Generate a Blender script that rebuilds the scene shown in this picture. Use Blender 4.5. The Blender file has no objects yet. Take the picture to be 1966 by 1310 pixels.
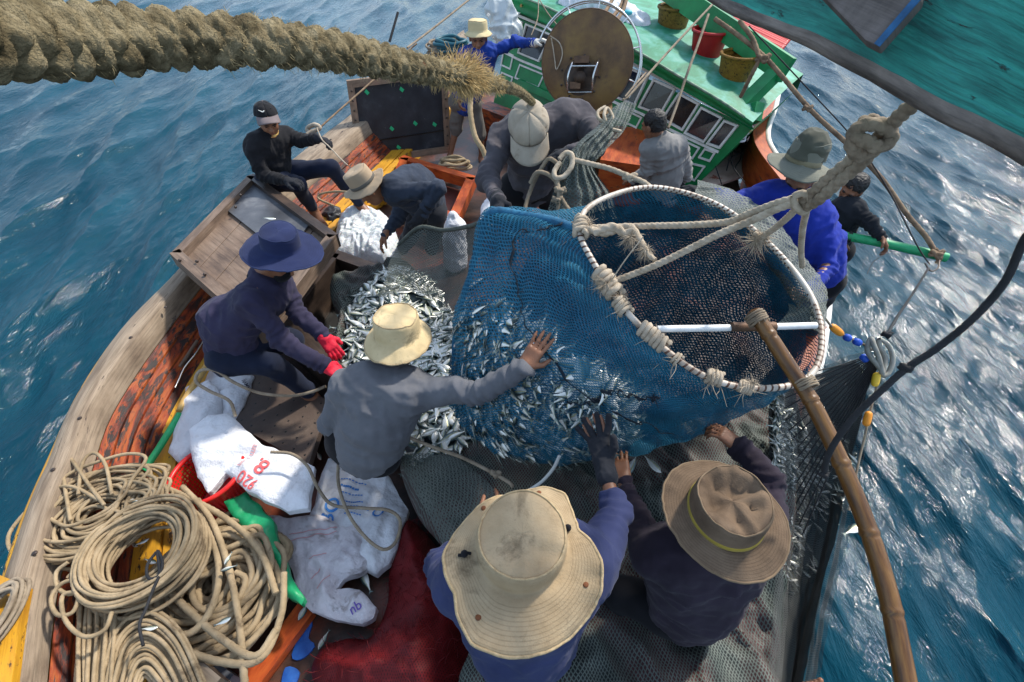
import bpy, bmesh, math, random
import numpy as np
from mathutils import Vector, Matrix
from mathutils.geometry import delaunay_2d_cdt

# ------------------------------------------------------------------ camera, light, exposure
scene = bpy.context.scene
col = scene.collection
F, CU, CV, CAMZ, C45 = 940.0, 983.0, 655.0, 2.9, math.sqrt(0.5)
cd = bpy.data.cameras.new('camera'); cam = bpy.data.objects.new('camera', cd); col.objects.link(cam)
cam.location = (0, 0, CAMZ); cam.rotation_euler = (math.radians(45), 0, 0)
cd.sensor_width = 36; cd.lens = 36 * F / 1966; cd.clip_start = .03; cd.clip_end = 2000
scene.camera = cam
SUN_EL, SUN_AZ = math.radians(47), math.radians(48)      # azimuth measured from +Y towards +X
wd = bpy.data.worlds.new('World'); scene.world = wd; wd.use_nodes = True
nt = wd.node_tree; bg = nt.nodes['Background']
sky = nt.nodes.new('ShaderNodeTexSky'); sky.sky_type = 'NISHITA'; sky.sun_disc = False
sky.sun_elevation = SUN_EL; sky.sun_rotation = SUN_AZ; sky.air_density = 1.0; sky.dust_density = 1.6; sky.ozone_density = 1.0
# thin broken cloud veil laid over the sky
tc = nt.nodes.new('ShaderNodeTexCoord'); cn = nt.nodes.new('ShaderNodeTexNoise')
cn.inputs['Scale'].default_value = 3.0; cn.inputs['Detail'].default_value = 7
cr = nt.nodes.new('ShaderNodeValToRGB'); cr.color_ramp.elements[0].position = .35; cr.color_ramp.elements[1].position = .8
cm = nt.nodes.new('ShaderNodeMix'); cm.data_type = 'RGBA'
nt.links.new(tc.outputs['Generated'], cn.inputs['Vector']); nt.links.new(cn.outputs['Fac'], cr.inputs['Fac'])
nt.links.new(cr.outputs['Color'], cm.inputs['Factor']); nt.links.new(sky.outputs['Color'], cm.inputs['A'])
cm.inputs['B'].default_value = (4.6, 5.9, 7.6, 1)
nt.links.new(cm.outputs['Result'], bg.inputs['Color']); bg.inputs['Strength'].default_value = .122
sl = bpy.data.lights.new('sun', 'SUN'); so = bpy.data.objects.new('sun', sl); col.objects.link(so)
sl.energy = 2.7; sl.angle = math.radians(4.0); sl.color = (1, .95, .86)
sdir = Vector((math.sin(SUN_AZ) * math.cos(SUN_EL), math.cos(SUN_AZ) * math.cos(SUN_EL), math.sin(SUN_EL)))
so.rotation_euler = sdir.to_track_quat('Z', 'Y').to_euler(); so.location = (8, 8, 12)
scene.view_settings.view_transform = 'Standard'; scene.view_settings.look = 'None'
scene.view_settings.exposure = 0.93; scene.view_settings.gamma = 1; scene.view_settings.use_curve_mapping = False
scene.render.engine = 'CYCLES'
scene.cycles.transparent_max_bounces = 24; scene.cycles.max_bounces = 7
scene.cycles.use_denoising = True
rnd = random.Random(11); rng = np.random.default_rng(5)

# ------------------------------------------------------------------ photo ray -> real place in the scene
def P(u, v, d):                       # a point on the ray of (u, v) at distance d along the view axis
    o = (v - CV) / F
    return Vector(((u - CU) / F * d, d * C45 * (1 - o), CAMZ - d * C45 * (1 + o)))
def Z(u, v, z):                       # a point on the ray of (u, v) at height z
    return P(u, v, (CAMZ - z) / (C45 * (1 + (v - CV) / F)))
def lerp(a, b, t): return a + (b - a) * t
# ------------------------------------------------------------------ noise in numpy
def _hash(ix, iy, iz, seed):
    h = (ix * 374761393 + iy * 668265263 + iz * 1274126177 + seed * 974711) & 0xffffffff
    h = ((h ^ (h >> 13)) * 1274126177) & 0xffffffff
    return ((h ^ (h >> 16)) & 0xffff) / 32767.5 - 1
def vnoise(p, f=1.0, seed=0):
    p = np.asarray(p, float) * f + 100.0
    i = np.floor(p).astype(np.int64); t = p - i; t = t * t * (3 - 2 * t); r = 0
    for dx in (0, 1):
        for dy in (0, 1):
            for dz in (0, 1):
                w = (t[:, 0] if dx else 1 - t[:, 0]) * (t[:, 1] if dy else 1 - t[:, 1]) * (t[:, 2] if dz else 1 - t[:, 2])
                r = r + w * _hash(i[:, 0] + dx, i[:, 1] + dy, i[:, 2] + dz, seed)
    return r
def fbm(p, f=1.0, o=4, seed=0):
    return sum(vnoise(p, f * 2 ** k, seed + k) / 2 ** k for k in range(o))
def ridge(p, f=1.0, o=2, seed=0):
    return sum((1 - 2.2 * np.abs(vnoise(p, f * 2 ** k, seed + k))) / 2 ** k for k in range(o))
def wrinkle(p, f=7, seed=0):
    w = np.stack([vnoise(p, f * .5, seed + 31), vnoise(p, f * .5, seed + 32), vnoise(p, f * .5, seed + 33)], 1)
    return ridge(p + w * .6 / f, f, 2, seed)

# ------------------------------------------------------------------ materials
def srgb(r, g, b):
    f = lambda c: c / 255 / 12.92 if c / 255 <= .04045 else ((c / 255 + .055) / 1.055) ** 2.4
    return (f(r), f(g), f(b), 1)
def node(nt, t, **kw):
    n = nt.nodes.new(t)
    for k, v in kw.items():
        if k in n.inputs: n.inputs[k].default_value = v
        else: setattr(n, k, v)
    return n
def ramp(nt, fac, stops):
    r = nt.nodes.new('ShaderNodeValToRGB'); e = r.color_ramp.elements
    while len(e) > 1: e.remove(e[-1])
    for k, (p, c) in enumerate(stops):
        x = e[0] if k == 0 else e.new(p)
        x.position = p; x.color = c if len(c) == 4 else (*c, 1)
    nt.links.new(fac, r.inputs['Fac']); return r.outputs['Color']
def mathn(nt, op, a, b=None, c=None):
    n = nt.nodes.new('ShaderNodeMath'); n.operation = op
    for k, x in enumerate((a, b, c)):
        if x is None: continue
        if isinstance(x, (int, float)): n.inputs[k].default_value = x
        else: nt.links.new(x, n.inputs[k])
    return n.outputs[0]
def mix(nt, f, a, b):
    n = nt.nodes.new('ShaderNodeMix'); n.data_type = 'RGBA'
    for k, x in (('Factor', f), ('A', a), ('B', b)):
        if isinstance(x, (int, float)): n.inputs[k].default_value = x
        elif isinstance(x, tuple): n.inputs[k].default_value = x if len(x) == 4 else (*x, 1)
        else: nt.links.new(x, n.inputs[k])
    return n.outputs['Result']
def coords(nt, kind, sc):
    t = nt.nodes.new('ShaderNodeTexCoord'); m = nt.nodes.new('ShaderNodeMapping')
    m.inputs['Scale'].default_value = sc if isinstance(sc, tuple) else (sc, sc, sc)
    nt.links.new(t.outputs[kind], m.inputs['Vector']); return m.outputs['Vector']
def noise_n(nt, vec, scale, detail=5, rough=.6, dist=0):
    n = node(nt, 'ShaderNodeTexNoise', Scale=scale, Detail=detail, Roughness=rough, Distortion=dist)
    nt.links.new(vec, n.inputs['Vector']); return n.outputs['Fac']
MATS = {}
def mat(name, stops, scale=6, rough=.7, bump=.3, bscale=60, metal=0, coord='Object', sc=1.0, detail=6, dist=0,
        wear=None, wscale=9, wpos=.6, wsharp=.04, weave=0, spec=.4, sheen=0, grain=0, bdist=.004, spots=None, sss=0, rvar=.15, rings=0):
    """noise-coloured Principled surface; wear = colour of chipped patches; weave = thread period; grain = wood fibre amount"""
    if name in MATS: return MATS[name]
    m = bpy.data.materials.new(name); m.use_nodes = True; nt = m.node_tree; b = nt.nodes['Principled BSDF']
    vec = coords(nt, coord, sc)
    n1 = noise_n(nt, vec, scale, detail, .62, dist)
    c = ramp(nt, n1, stops) if len(stops) > 1 else None
    if c is None:
        base = stops[0][1]; c = mix(nt, n1, tuple(x * .8 for x in base[:3]), tuple(min(1, x * 1.2) for x in base[:3]))
    h = noise_n(nt, vec, bscale, 4, .6)
    if grain:
        gv = coords(nt, coord, (sc if not isinstance(sc, tuple) else sc[0]) if coord != 'UV' else (2.5, 60, 1))
        g = noise_n(nt, gv, 1.0 if coord == 'UV' else 30, 6, .7, .3)
        gr = ramp(nt, g, [(.35, (.45, .45, .45)), (.5, (.9, .9, .9)), (.65, (1.1, 1.1, 1.1))])
        mm = nt.nodes.new('ShaderNodeMix'); mm.data_type = 'RGBA'; mm.blend_type = 'MULTIPLY'; mm.inputs['Factor'].default_value = grain
        nt.links.new(c, mm.inputs['A']); nt.links.new(gr, mm.inputs['B']); c = mm.outputs['Result']
        h = mathn(nt, 'ADD', mathn(nt, 'MULTIPLY', h, .4), g)
    if wear:
        wv = noise_n(nt, vec, wscale, 8, .72, .4)
        wf = mathn(nt, 'SMOOTH_MIN', 1.0, mathn(nt, 'MAXIMUM', 0.0, mathn(nt, 'DIVIDE', mathn(nt, 'SUBTRACT', wv, wpos), wsharp)), .01)
        c = mix(nt, wf, c, wear); h = mathn(nt, 'SUBTRACT', h, mathn(nt, 'MULTIPLY', wf, .5))
    if spots:
        sv = noise_n(nt, vec, spots[1], 2, .5)
        c = mix(nt, mathn(nt, 'MULTIPLY', mathn(nt, 'GREATER_THAN', sv, spots[2]), .85), c, spots[0])
    if weave:
        w1 = node(nt, 'ShaderNodeTexWave', Scale=1 / weave, wave_type='BANDS', bands_direction='X'); nt.links.new(vec, w1.inputs['Vector'])
        w2 = node(nt, 'ShaderNodeTexWave', Scale=1 / weave, wave_type='BANDS', bands_direction='Y'); nt.links.new(vec, w2.inputs['Vector'])
        h = mathn(nt, 'ADD', h, mathn(nt, 'MULTIPLY', mathn(nt, 'ADD', w1.outputs['Fac'], w2.outputs['Fac']), .3))
    if rings:                                                            # rows of machine stitching round a brim
        ux = nt.nodes.new('ShaderNodeSeparateXYZ'); nt.links.new(coords(nt, 'UV', 1 / rings), ux.inputs[0])
        rf = mathn(nt, 'LESS_THAN', mathn(nt, 'FRACT', ux.outputs['Y']), .25); rf = mathn(nt, 'MULTIPLY', rf, mathn(nt, 'GREATER_THAN', ux.outputs['Y'], .23 / rings))
        c = mix(nt, mathn(nt, 'MULTIPLY', rf, .22), c, tuple(.45 * x for x in stops[0][1][:3])); h = mathn(nt, 'SUBTRACT', h, mathn(nt, 'MULTIPLY', rf, .6))
    nt.links.new(c, b.inputs['Base Color'])
    r = mathn(nt, 'ADD', mathn(nt, 'MULTIPLY', n1, rvar), rough - rvar / 2); nt.links.new(r, b.inputs['Roughness'])
    b.inputs['Metallic'].default_value = metal; b.inputs['Specular IOR Level'].default_value = spec
    if sheen: b.inputs['Sheen Weight'].default_value = sheen
    if sss: b.inputs['Subsurface Weight'].default_value = sss; b.inputs['Subsurface Radius'].default_value = (.02, .008, .004)
    if bump:
        bn = node(nt, 'ShaderNodeBump', Strength=bump, Distance=bdist); nt.links.new(h, bn.inputs['Height']); nt.links.new(bn.outputs['Normal'], b.inputs['Normal'])
    MATS[name] = m; return m
def netmat(name, c1, c2, cell=.016, w=.3, hole=None, rough=.6, wob=.15, ashare=0.0, var=6):
    """knotted net: two crossing families of twine in UV metres; holes are open (or show the layer below when hole is a colour)"""
    m = bpy.data.materials.new(name); m.use_nodes = True; nt = m.node_tree; b = nt.nodes['Principled BSDF']
    vec = coords(nt, 'UV', 1 / cell); sx = nt.nodes.new('ShaderNodeSeparateXYZ')
    nz = node(nt, 'ShaderNodeTexNoise', Scale=.12, Detail=2.0); nt.links.new(vec, nz.inputs['Vector'])
    av = nt.nodes.new('ShaderNodeVectorMath'); av.operation = 'MULTIPLY_ADD'; av.inputs[1].default_value = (wob * 14,) * 3
    nt.links.new(nz.outputs['Color'], av.inputs[0]); nt.links.new(vec, av.inputs[2]); nt.links.new(av.outputs[0], sx.inputs[0])
    def fam(sgn):
        s = mathn(nt, 'ADD', sx.outputs['X'], mathn(nt, 'MULTIPLY', sx.outputs['Y'], sgn * .62))
        return mathn(nt, 'ABSOLUTE', mathn(nt, 'SUBTRACT', mathn(nt, 'FRACT', s), .5))
    a1, a2 = fam(1), fam(-1)
    strand = mathn(nt, 'LESS_THAN', mathn(nt, 'MINIMUM', a1, a2), w / 2)
    ob = coords(nt, 'UV', 1.0); n1 = noise_n(nt, ob, var, 4, .6)
    c = mix(nt, ramp(nt, n1, [(.3, (0, 0, 0)), (.7, (1, 1, 1))]), c1, c2)
    b.inputs['Roughness'].default_value = rough; b.inputs['Specular IOR Level'].default_value = .25
    if hole and len(hole) == 2: hole = mix(nt, ramp(nt, noise_n(nt, ob, 3.2, 3, .5, .5), [(.42, (0, 0, 0)), (.55, (1, 1, 1))]), hole[0], hole[1])
    if hole: c = mix(nt, strand, hole, c); nt.links.new(c, b.inputs['Base Color'])
    else:
        nt.links.new(c, b.inputs['Base Color'])
        nt.links.new(mathn(nt, 'MAXIMUM', strand, ashare), b.inputs['Alpha'])
    bn = node(nt, 'ShaderNodeBump', Strength=.5, Distance=.004); nt.links.new(strand, bn.inputs['Height'])
    nt.links.new(bn.outputs['Normal'], b.inputs['Normal'])
    return m

# ------------------------------------------------------------------ mesh collector
def vec(p): return np.asarray(p, float)
def crom(pts, n=None, ds=None, closed=False):
    """Catmull-Rom through pts, resampled evenly"""
    p = np.array([list(q) for q in pts], float)
    q = np.vstack([p[-1:], p, p[:2]]) if closed else np.vstack([2 * p[:1] - p[1:2], p, 2 * p[-1:] - p[-2:-1]])
    out = []
    m = len(p) if closed else len(p) - 1
    t = np.linspace(0, 1, 16, endpoint=False)[:, None]
    for i in range(m):
        a, b, c, d = q[i], q[i + 1], q[i + 2], q[i + 3]
        out.append(.5 * (2 * b + (c - a) * t + (2 * a - 5 * b + 4 * c - d) * t ** 2 + (3 * b - 3 * c + d - a) * t ** 3))
    out = np.vstack(out + [p[:1] if closed else p[-1:]])
    L = np.concatenate([[0], np.cumsum(np.linalg.norm(np.diff(out[:, :3], axis=0), axis=1))])
    if n is None: n = max(3, int(L[-1] / ds) + 1)
    s = np.linspace(0, L[-1], n)
    return np.stack([np.interp(s, L, out[:, k]) for k in range(out.shape[1])], 1)
class MB:
    def __init__(s): s.v, s.g, s.uv, s.n, s.weld = [], [], [], 0, []
    def add(s, v, faces, uv=None, m=0):
        v = np.asarray(v, float).reshape(-1, 3)
        for f in (faces if isinstance(faces, list) else [faces]):
            f = np.asarray(f, np.int64)
            if f.size: s.g.append((f + s.n, m))
        s.v.append(v); s.uv.append(np.zeros((len(v), 2)) if uv is None else np.asarray(uv, float)); s.n += len(v); return s
    def grid(s, pts, uv=None, m=0, closed=False, flip=False, wrap=False):
        a, b = pts.shape[:2]; i = np.arange(a * b).reshape(a, b)
        if wrap: s.weld.append((i[:, -1] + s.n, i[:, 0] + s.n))
        f = np.stack([i[:-1, :-1], i[1:, :-1], i[1:, 1:], i[:-1, 1:]], -1).reshape(-1, 4)
        if flip: f = f[:, ::-1]
        if uv is None:
            du = np.cumsum(np.pad(np.linalg.norm(np.diff(pts, axis=0), axis=2).mean(1), (1, 0)))
            dv = np.cumsum(np.pad(np.linalg.norm(np.diff(pts, axis=1), axis=2).mean(0), (1, 0)))
            uv = np.stack(np.meshgrid(du, dv, indexing='ij'), -1)
        return s.add(pts.reshape(-1, 3), f, uv.reshape(-1, 2), m)
    def box(s, c, ax, ay, az, m=0):
        c, ax, ay, az = vec(c), vec(ax), vec(ay), vec(az); v, uv = [], []
        f = []
        L = [np.linalg.norm(x) for x in (ax, ay, az)]
        for A, B, N, la, lb in ((ax, ay, az, L[0], L[1]), (ay, az, ax, L[1], L[2]), (az, ax, ay, L[2], L[0])):
            for sg in (1, -1):
                k = len(v); q = [c + sg * N + x * A + y * B for x, y in ((-1, -1), (1, -1), (1, 1), (-1, 1))]
                v += q
                uq = [((x + 1) * la, (y + 1) * lb) for x, y in ((-1, -1), (1, -1), (1, 1), (-1, 1))]
                if lb > la: uq = [(y, x) for x, y in uq]
                uv += uq; f.append([k, k + 1, k + 2, k + 3] if sg > 0 else [k + 3, k + 2, k + 1, k])
        if np.dot(np.cross(ax, ay), az) < 0: f = [x[::-1] for x in f]
        return s.add(v, np.array(f), uv, m)
    def beam(s, p0, p1, w, h, up=(0, 0, 1), m=0):
        p0, p1 = vec(p0), vec(p1); d = p1 - p0; L = np.linalg.norm(d); d = d / L
        a = np.cross(d, vec(up)); a /= np.linalg.norm(a); u = np.cross(a, d)
        return s.box((p0 + p1) / 2, d * L / 2, a * w / 2, u * h / 2, m)
    def prism(s, pts, nrm, t, m=0):
        a = np.array([list(p) for p in pts], float); n = len(a); nrm = vec(nrm)
        fn = np.cross(a[1] - a[0], a[2] - a[0])
        if np.dot(fn, nrm) < 0: a = a[::-1]
        top = a + nrm * t
        k = np.arange(n); sides = np.stack([k, (k + 1) % n, (k + 1) % n + n, k + n], 1)
        e = a[1] - a[0]; e = e / (np.linalg.norm(e) + 1e-9); g = np.cross(nrm, e)
        al = np.vstack([a, top]); uv = np.stack([al @ e, al @ g], 1)
        return s.add(al, [np.array([k + n]), np.array([k[::-1]]), sides], uv, m)
    def tube(s, pts, r, nt=8, m=0, ds=None, closed=False, lobes=0, pitch=None, amp=.2, cap=True, twist0=0.0, braid=0):
        """tube along a smooth line; lobes > 0 lays strands round it like a rope. r may be a list per control point"""
        rr = np.broadcast_to(np.asarray(r, float), (len(pts),)) if not np.isscalar(r) else np.full(len(pts), r)
        c4 = np.concatenate([np.array([list(p) for p in pts], float), rr[:, None]], 1)
        if ds is None: ds = max(rr.max() * (.7 if lobes else 1.6), .004)
        c4 = crom(c4, ds=ds, closed=closed); p, rad = c4[:, :3], c4[:, 3]; n = len(p)
        t = np.gradient(p, axis=0); t /= np.linalg.norm(t, axis=1)[:, None] + 1e-12
        N = np.zeros_like(p); ref = np.array([0, 0, 1.]) if abs(t[0, 2]) < .9 else np.array([1., 0, 0])
        nn = np.cross(t[0], ref); nn /= np.linalg.norm(nn); N[0] = nn
        for i in range(1, n):
            nn = nn - t[i] * np.dot(nn, t[i]); nn /= np.linalg.norm(nn) + 1e-12; N[i] = nn
        B = np.cross(t, N); th = np.linspace(0, 2 * np.pi, nt + 1); S = np.concatenate([[0], np.cumsum(np.linalg.norm(np.diff(p, axis=0), axis=1))])
        R_ = np.repeat(rad[:, None], nt + 1, 1)
        if lobes:
            pitch = pitch or rad.mean() * 6.5
            ph = th[None] - 2 * np.pi * S[:, None] / pitch + twist0
            R_ = R_ * (1 - amp + amp * 1.25 * np.abs(np.cos(lobes / 2 * ph)) ** .55)
        if braid:
            x = th[None] / (2 * np.pi) * 3; y = S[:, None] / braid; f1 = np.abs(np.cos(np.pi * (x + y))) ** .6; f2 = np.abs(np.cos(np.pi * (x - y))) ** .6
            R_ = R_ * (.74 + .34 * np.where(np.sin(2 * np.pi * y + np.pi * np.floor(x * 2)) > 0, f1 * (.5 + .5 * f2), f2 * (.5 + .5 * f1)))
        pts3 = p[:, None] + R_[..., None] * (np.cos(th)[None, :, None] * N[:, None] + np.sin(th)[None, :, None] * B[:, None])
        uv = np.stack([np.repeat(S[:, None], nt + 1, 1), th[None] * rad[:, None]], -1)
        s.grid(pts3, uv, m, flip=True, wrap=True)
        if cap and not closed:
            for i, sg in ((0, 1), (n - 1, -1)):
                ring = pts3[i, :nt]; k = np.arange(nt)
                s.add(np.vstack([ring, p[i] - sg * t[i] * rad[i] * .35]), np.stack([k, (k + 1) % nt, np.full(nt, nt)], 1)[:, ::sg], None, m)
        return s
    def ball(s, c, r, m=0, n=10, axes=None):
        th = np.linspace(0, np.pi, n); ph = np.linspace(0, 2 * np.pi, 2 * n + 1); r = vec(r) if not np.isscalar(r) else np.full(3, r)
        d = np.stack([np.sin(th)[:, None] * np.cos(ph), np.sin(th)[:, None] * np.sin(ph), np.cos(th)[:, None] + 0 * ph], -1) * r
        if axes is not None: d = d @ np.array([list(a) for a in axes], float)
        return s.grid(d + vec(c), None, m)
    def loft(s, rows, nu, nv, closed=False, m=0, disp=None, uvs=1.0, flip=False):
        """smooth surface through rows of control points; closed joins each row's ends"""
        g = np.array([[list(p) for p in r] for r in rows], float)
        a = np.stack([crom(r, n=nv, closed=closed) for r in g], 0)
        a = np.stack([crom(a[:, j], n=nu) for j in range(nv)], 1)
        du = np.cumsum(np.pad(np.linalg.norm(np.diff(a, axis=0), axis=2).mean(1), (1, 0)))
        dv = np.cumsum(np.pad(np.linalg.norm(np.diff(a, axis=1), axis=2).max(0), (1, 0)))
        uv = np.stack(np.meshgrid(du, dv, indexing='ij'), -1) * uvs
        if disp is not None: a = disp(a)
        s.grid(a, uv, m, flip=flip, wrap=closed); s.last = a; return s
    def build(s, name, mats, parent=None, smooth=True, bevel=0, solid=0, label=None, cat=None, group=None, kind=None):
        me = bpy.data.meshes.new(name); v = np.vstack(s.v); uv = np.vstack(s.uv)
        org = np.array([(v[:, 0].min() + v[:, 0].max()) / 2, (v[:, 1].min() + v[:, 1].max()) / 2, v[:, 2].min()]) if parent is None else vec(parent.location)
        if parent is not None and parent.parent is not None: org = vec(parent['org'])
        v = v - org
        lv = np.concatenate([f.ravel() for f, _ in s.g]); ct = np.concatenate([np.full(len(f), f.shape[1]) for f, _ in s.g])
        mi = np.concatenate([np.full(len(f), m) for f, m in s.g])
        me.vertices.add(len(v)); me.vertices.foreach_set('co', v.ravel())
        lw = lv
        if s.weld:
            rm = np.arange(len(v)); [rm.__setitem__(a_, b_) for a_, b_ in s.weld]; lw = rm[lv]
        me.loops.add(len(lw)); me.loops.foreach_set('vertex_index', lw.astype(np.int32))
        me.polygons.add(len(ct)); me.polygons.foreach_set('loop_start', (np.cumsum(ct) - ct).astype(np.int32))
        try: me.polygons.foreach_set('loop_total', ct.astype(np.int32))
        except Exception: pass
        me.polygons.foreach_set('material_index', mi.astype(np.int32)); me.polygons.foreach_set('use_smooth', np.full(len(ct), smooth))
        ul = me.uv_layers.new(name='uv'); ul.data.foreach_set('uv', uv[lv].astype(np.float32).ravel())
        for m in (mats if isinstance(mats, (list, tuple)) else [mats]): me.materials.append(m)
        me.update(calc_edges=True); me.validate()
        o = bpy.data.objects.new(name, me); col.objects.link(o)
        if parent is not None: o.parent = parent
        else: o.location = org
        o['org'] = [float(x) for x in org]
        if bevel:
            b = o.modifiers.new('bevel', 'BEVEL'); b.width = bevel; b.segments = 2; b.limit_method = 'ANGLE'
        if solid:
            b = o.modifiers.new('solid', 'SOLIDIFY'); b.thickness = solid; b.offset = 0
        return tag(o, label, cat, group, kind)
def tag(o, label=None, cat=None, group=None, kind=None):
    for k, x in (('label', label), ('category', cat), ('group', group), ('kind', kind)):
        if x: o[k] = x
    return o
def thing(name, loc, label, cat, group=None):
    o = bpy.data.objects.new(name, None); col.objects.link(o); o.location = tuple(loc); o.empty_display_size = .1
    o['org'] = [float(x) for x in loc]
    return tag(o, label, cat, group)

# ------------------------------------------------------------------ draped heaps and sheets lying on a surface
def inside(poly, q):
    x, y = q[:, 0], q[:, 1]; r = np.zeros(len(q), bool); j = len(poly) - 1
    for i in range(len(poly)):
        xi, yi, xj, yj = *poly[i], *poly[j]
        with np.errstate(divide='ignore', invalid='ignore'):
            r ^= ((yi > y) != (yj > y)) & (x < (xj - xi) * (y - yi) / (yj - yi + 1e-12) + xi)
        j = i
    return r
def edgedist(poly, q):
    d = np.full(len(q), 1e9)
    for i in range(len(poly)):
        a, b = poly[i], poly[(i + 1) % len(poly)]; e = b - a
        t = np.clip(((q - a) @ e) / (e @ e + 1e-12), 0, 1)
        d = np.minimum(d, np.linalg.norm(q - a - t[:, None] * e, axis=1))
    return d
def crease(p, f, seed):
    """sharp creases and flat facets of stiff cloth"""
    r = 0
    for k in range(5):
        g = np.random.default_rng(seed * 7 + k); a = g.uniform(0, 3.14); w = vnoise(p, f * .28, seed + 60 + k)
        x = (p[:, 0] * math.cos(a) + p[:, 1] * math.sin(a)) * f * (.5 + .33 * k) + w * 1.6 + g.uniform(0, 9)
        tri = np.abs((x % 2) - 1); r = r + (tri - .5) / (1 + .55 * k) * (.5 + .5 * vnoise(p, f * .35, seed + 80 + k))
    return r
class Drape:
    def __init__(s, outline, base, bulge=.1, edge=.12, amp=.02, freq=7, seed=0, res=.025, power=.6, stretch=(1, 1), rot=0, smooth=True, lift=.012):
        """outline: world points; base: height or function(x, y); bulge: how far the middle stands above the edge"""
        o = np.array([[p[0], p[1]] for p in outline], float)
        s.poly = crom(np.c_[o, np.zeros(len(o))], ds=res, closed=True)[:-1, :2] if smooth else crom_lin(o, res)
        s.base = base if callable(base) else (lambda x, y, b=base: np.full(np.shape(x), b, float))
        s.k = (bulge, edge, amp, freq, seed, power, stretch, rot, lift); s.res = res
        lo, hi = s.poly.min(0), s.poly.max(0); gx, gy = np.meshgrid(np.arange(lo[0], hi[0], res), np.arange(lo[1], hi[1], res))
        q = np.c_[gx.ravel(), gy.ravel()] + rng.uniform(-.25, .25, (gx.size, 2)) * res
        q = q[inside(s.poly, q)]; q = q[edgedist(s.poly, q) > res * .5]
        n = len(s.poly); pts = [Vector(p) for p in np.vstack([s.poly, q])]
        r = delaunay_2d_cdt(pts, [(i, (i + 1) % n) for i in range(n)], [], 1, 1e-6)
        s.xy = np.array([list(p) for p in r[0]]); s.tri = np.array([f for f in r[2] if len(f) == 3], np.int64)
    def height(s, q):
        bulge, edge, amp, freq, seed, power, st, rot, lift = s.k; q = np.asarray(q, float)
        d = edgedist(s.poly, q); t = np.clip(d / edge, 0, 1); t = np.sin(t * np.pi / 2) ** power
        c, n = math.cos(rot), math.sin(rot)
        w = np.c_[(q[:, 0] * c + q[:, 1] * n) * st[0], (-q[:, 0] * n + q[:, 1] * c) * st[1], np.full(len(q), seed * 3.1)]
        return s.base(q[:, 0], q[:, 1]) + lift + bulge * t * (1 + .35 * vnoise(w, freq * .35, seed)) + amp * (wrinkle(w, freq, seed) * .8 + .6) * (.35 + .65 * t) + s.crisp * crease(w, freq, seed) * (.4 + .6 * t)
    crisp = 0
    def add(s, mb, m=0):
        v = np.c_[s.xy, s.height(s.xy)]; mb.add(v, s.tri, s.xy, m)
        n = len(s.poly); b = v[:n].copy(); b[:, 2] = s.base(b[:, 0], b[:, 1]) - .03      # skirt that closes the edge
        k = np.arange(n); a = np.vstack([v[:n], b]); f = np.stack([k, k + n, (k + 1) % n + n, (k + 1) % n], 1)
        mb.add(a, f, a[:, :2], m); return s
    def at(s, x, y): return Vector((x, y, float(s.height(np.array([[x, y]]))[0])))
def crom_lin(o, ds):
    """straight-sided outline with slightly ragged edges"""
    out = _cl(o, ds); q = np.array(out); w = np.c_[q, 0 * q[:, 0]]; return q + np.c_[vnoise(w, 14, 3), vnoise(w, 14, 4)] * .012
def _cl(o, ds):
    out = []
    for i in range(len(o)):
        a, b = o[i], o[(i + 1) % len(o)]; n = max(1, int(np.linalg.norm(b - a) / ds))
        out += [a + (b - a) * k / n for k in range(n)]
    return out
def text_on(drape, body, org, xdir, size, material, parent, name='printed_lettering', squeeze=1.0, lift=.006):
    cu = bpy.data.curves.new('t', 'FONT'); cu.body = body; cu.size = size; cu.fill_mode = 'FRONT'; cu.offset = size * .012
    t = bpy.data.objects.new('t', cu); col.objects.link(t); dg = bpy.context.evaluated_depsgraph_get()
    me = bpy.data.meshes.new_from_object(t.evaluated_get(dg)); bpy.data.objects.remove(t)
    bm = bmesh.new(); bm.from_mesh(me); bmesh.ops.triangulate(bm, faces=bm.faces[:])
    bmesh.ops.subdivide_edges(bm, edges=[e for e in bm.edges if e.calc_length() > size * .12], cuts=2, use_grid_fill=True)
    bmesh.ops.triangulate(bm, faces=bm.faces[:])
    v = np.array([list(p.co) for p in bm.verts]); f = np.array([[q.index for q in x.verts] for x in bm.faces]); bm.free()
    d = vec(xdir)[:2]; d /= np.linalg.norm(d); n = np.array([-d[1], d[0]])
    xy = vec(org)[:2] + v[:, :1] * d * squeeze + v[:, 1:2] * n
    w = np.c_[xy, drape.height(xy) + lift]
    return MB().add(w, f, v[:, :2]).build(name, material, parent)

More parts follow.
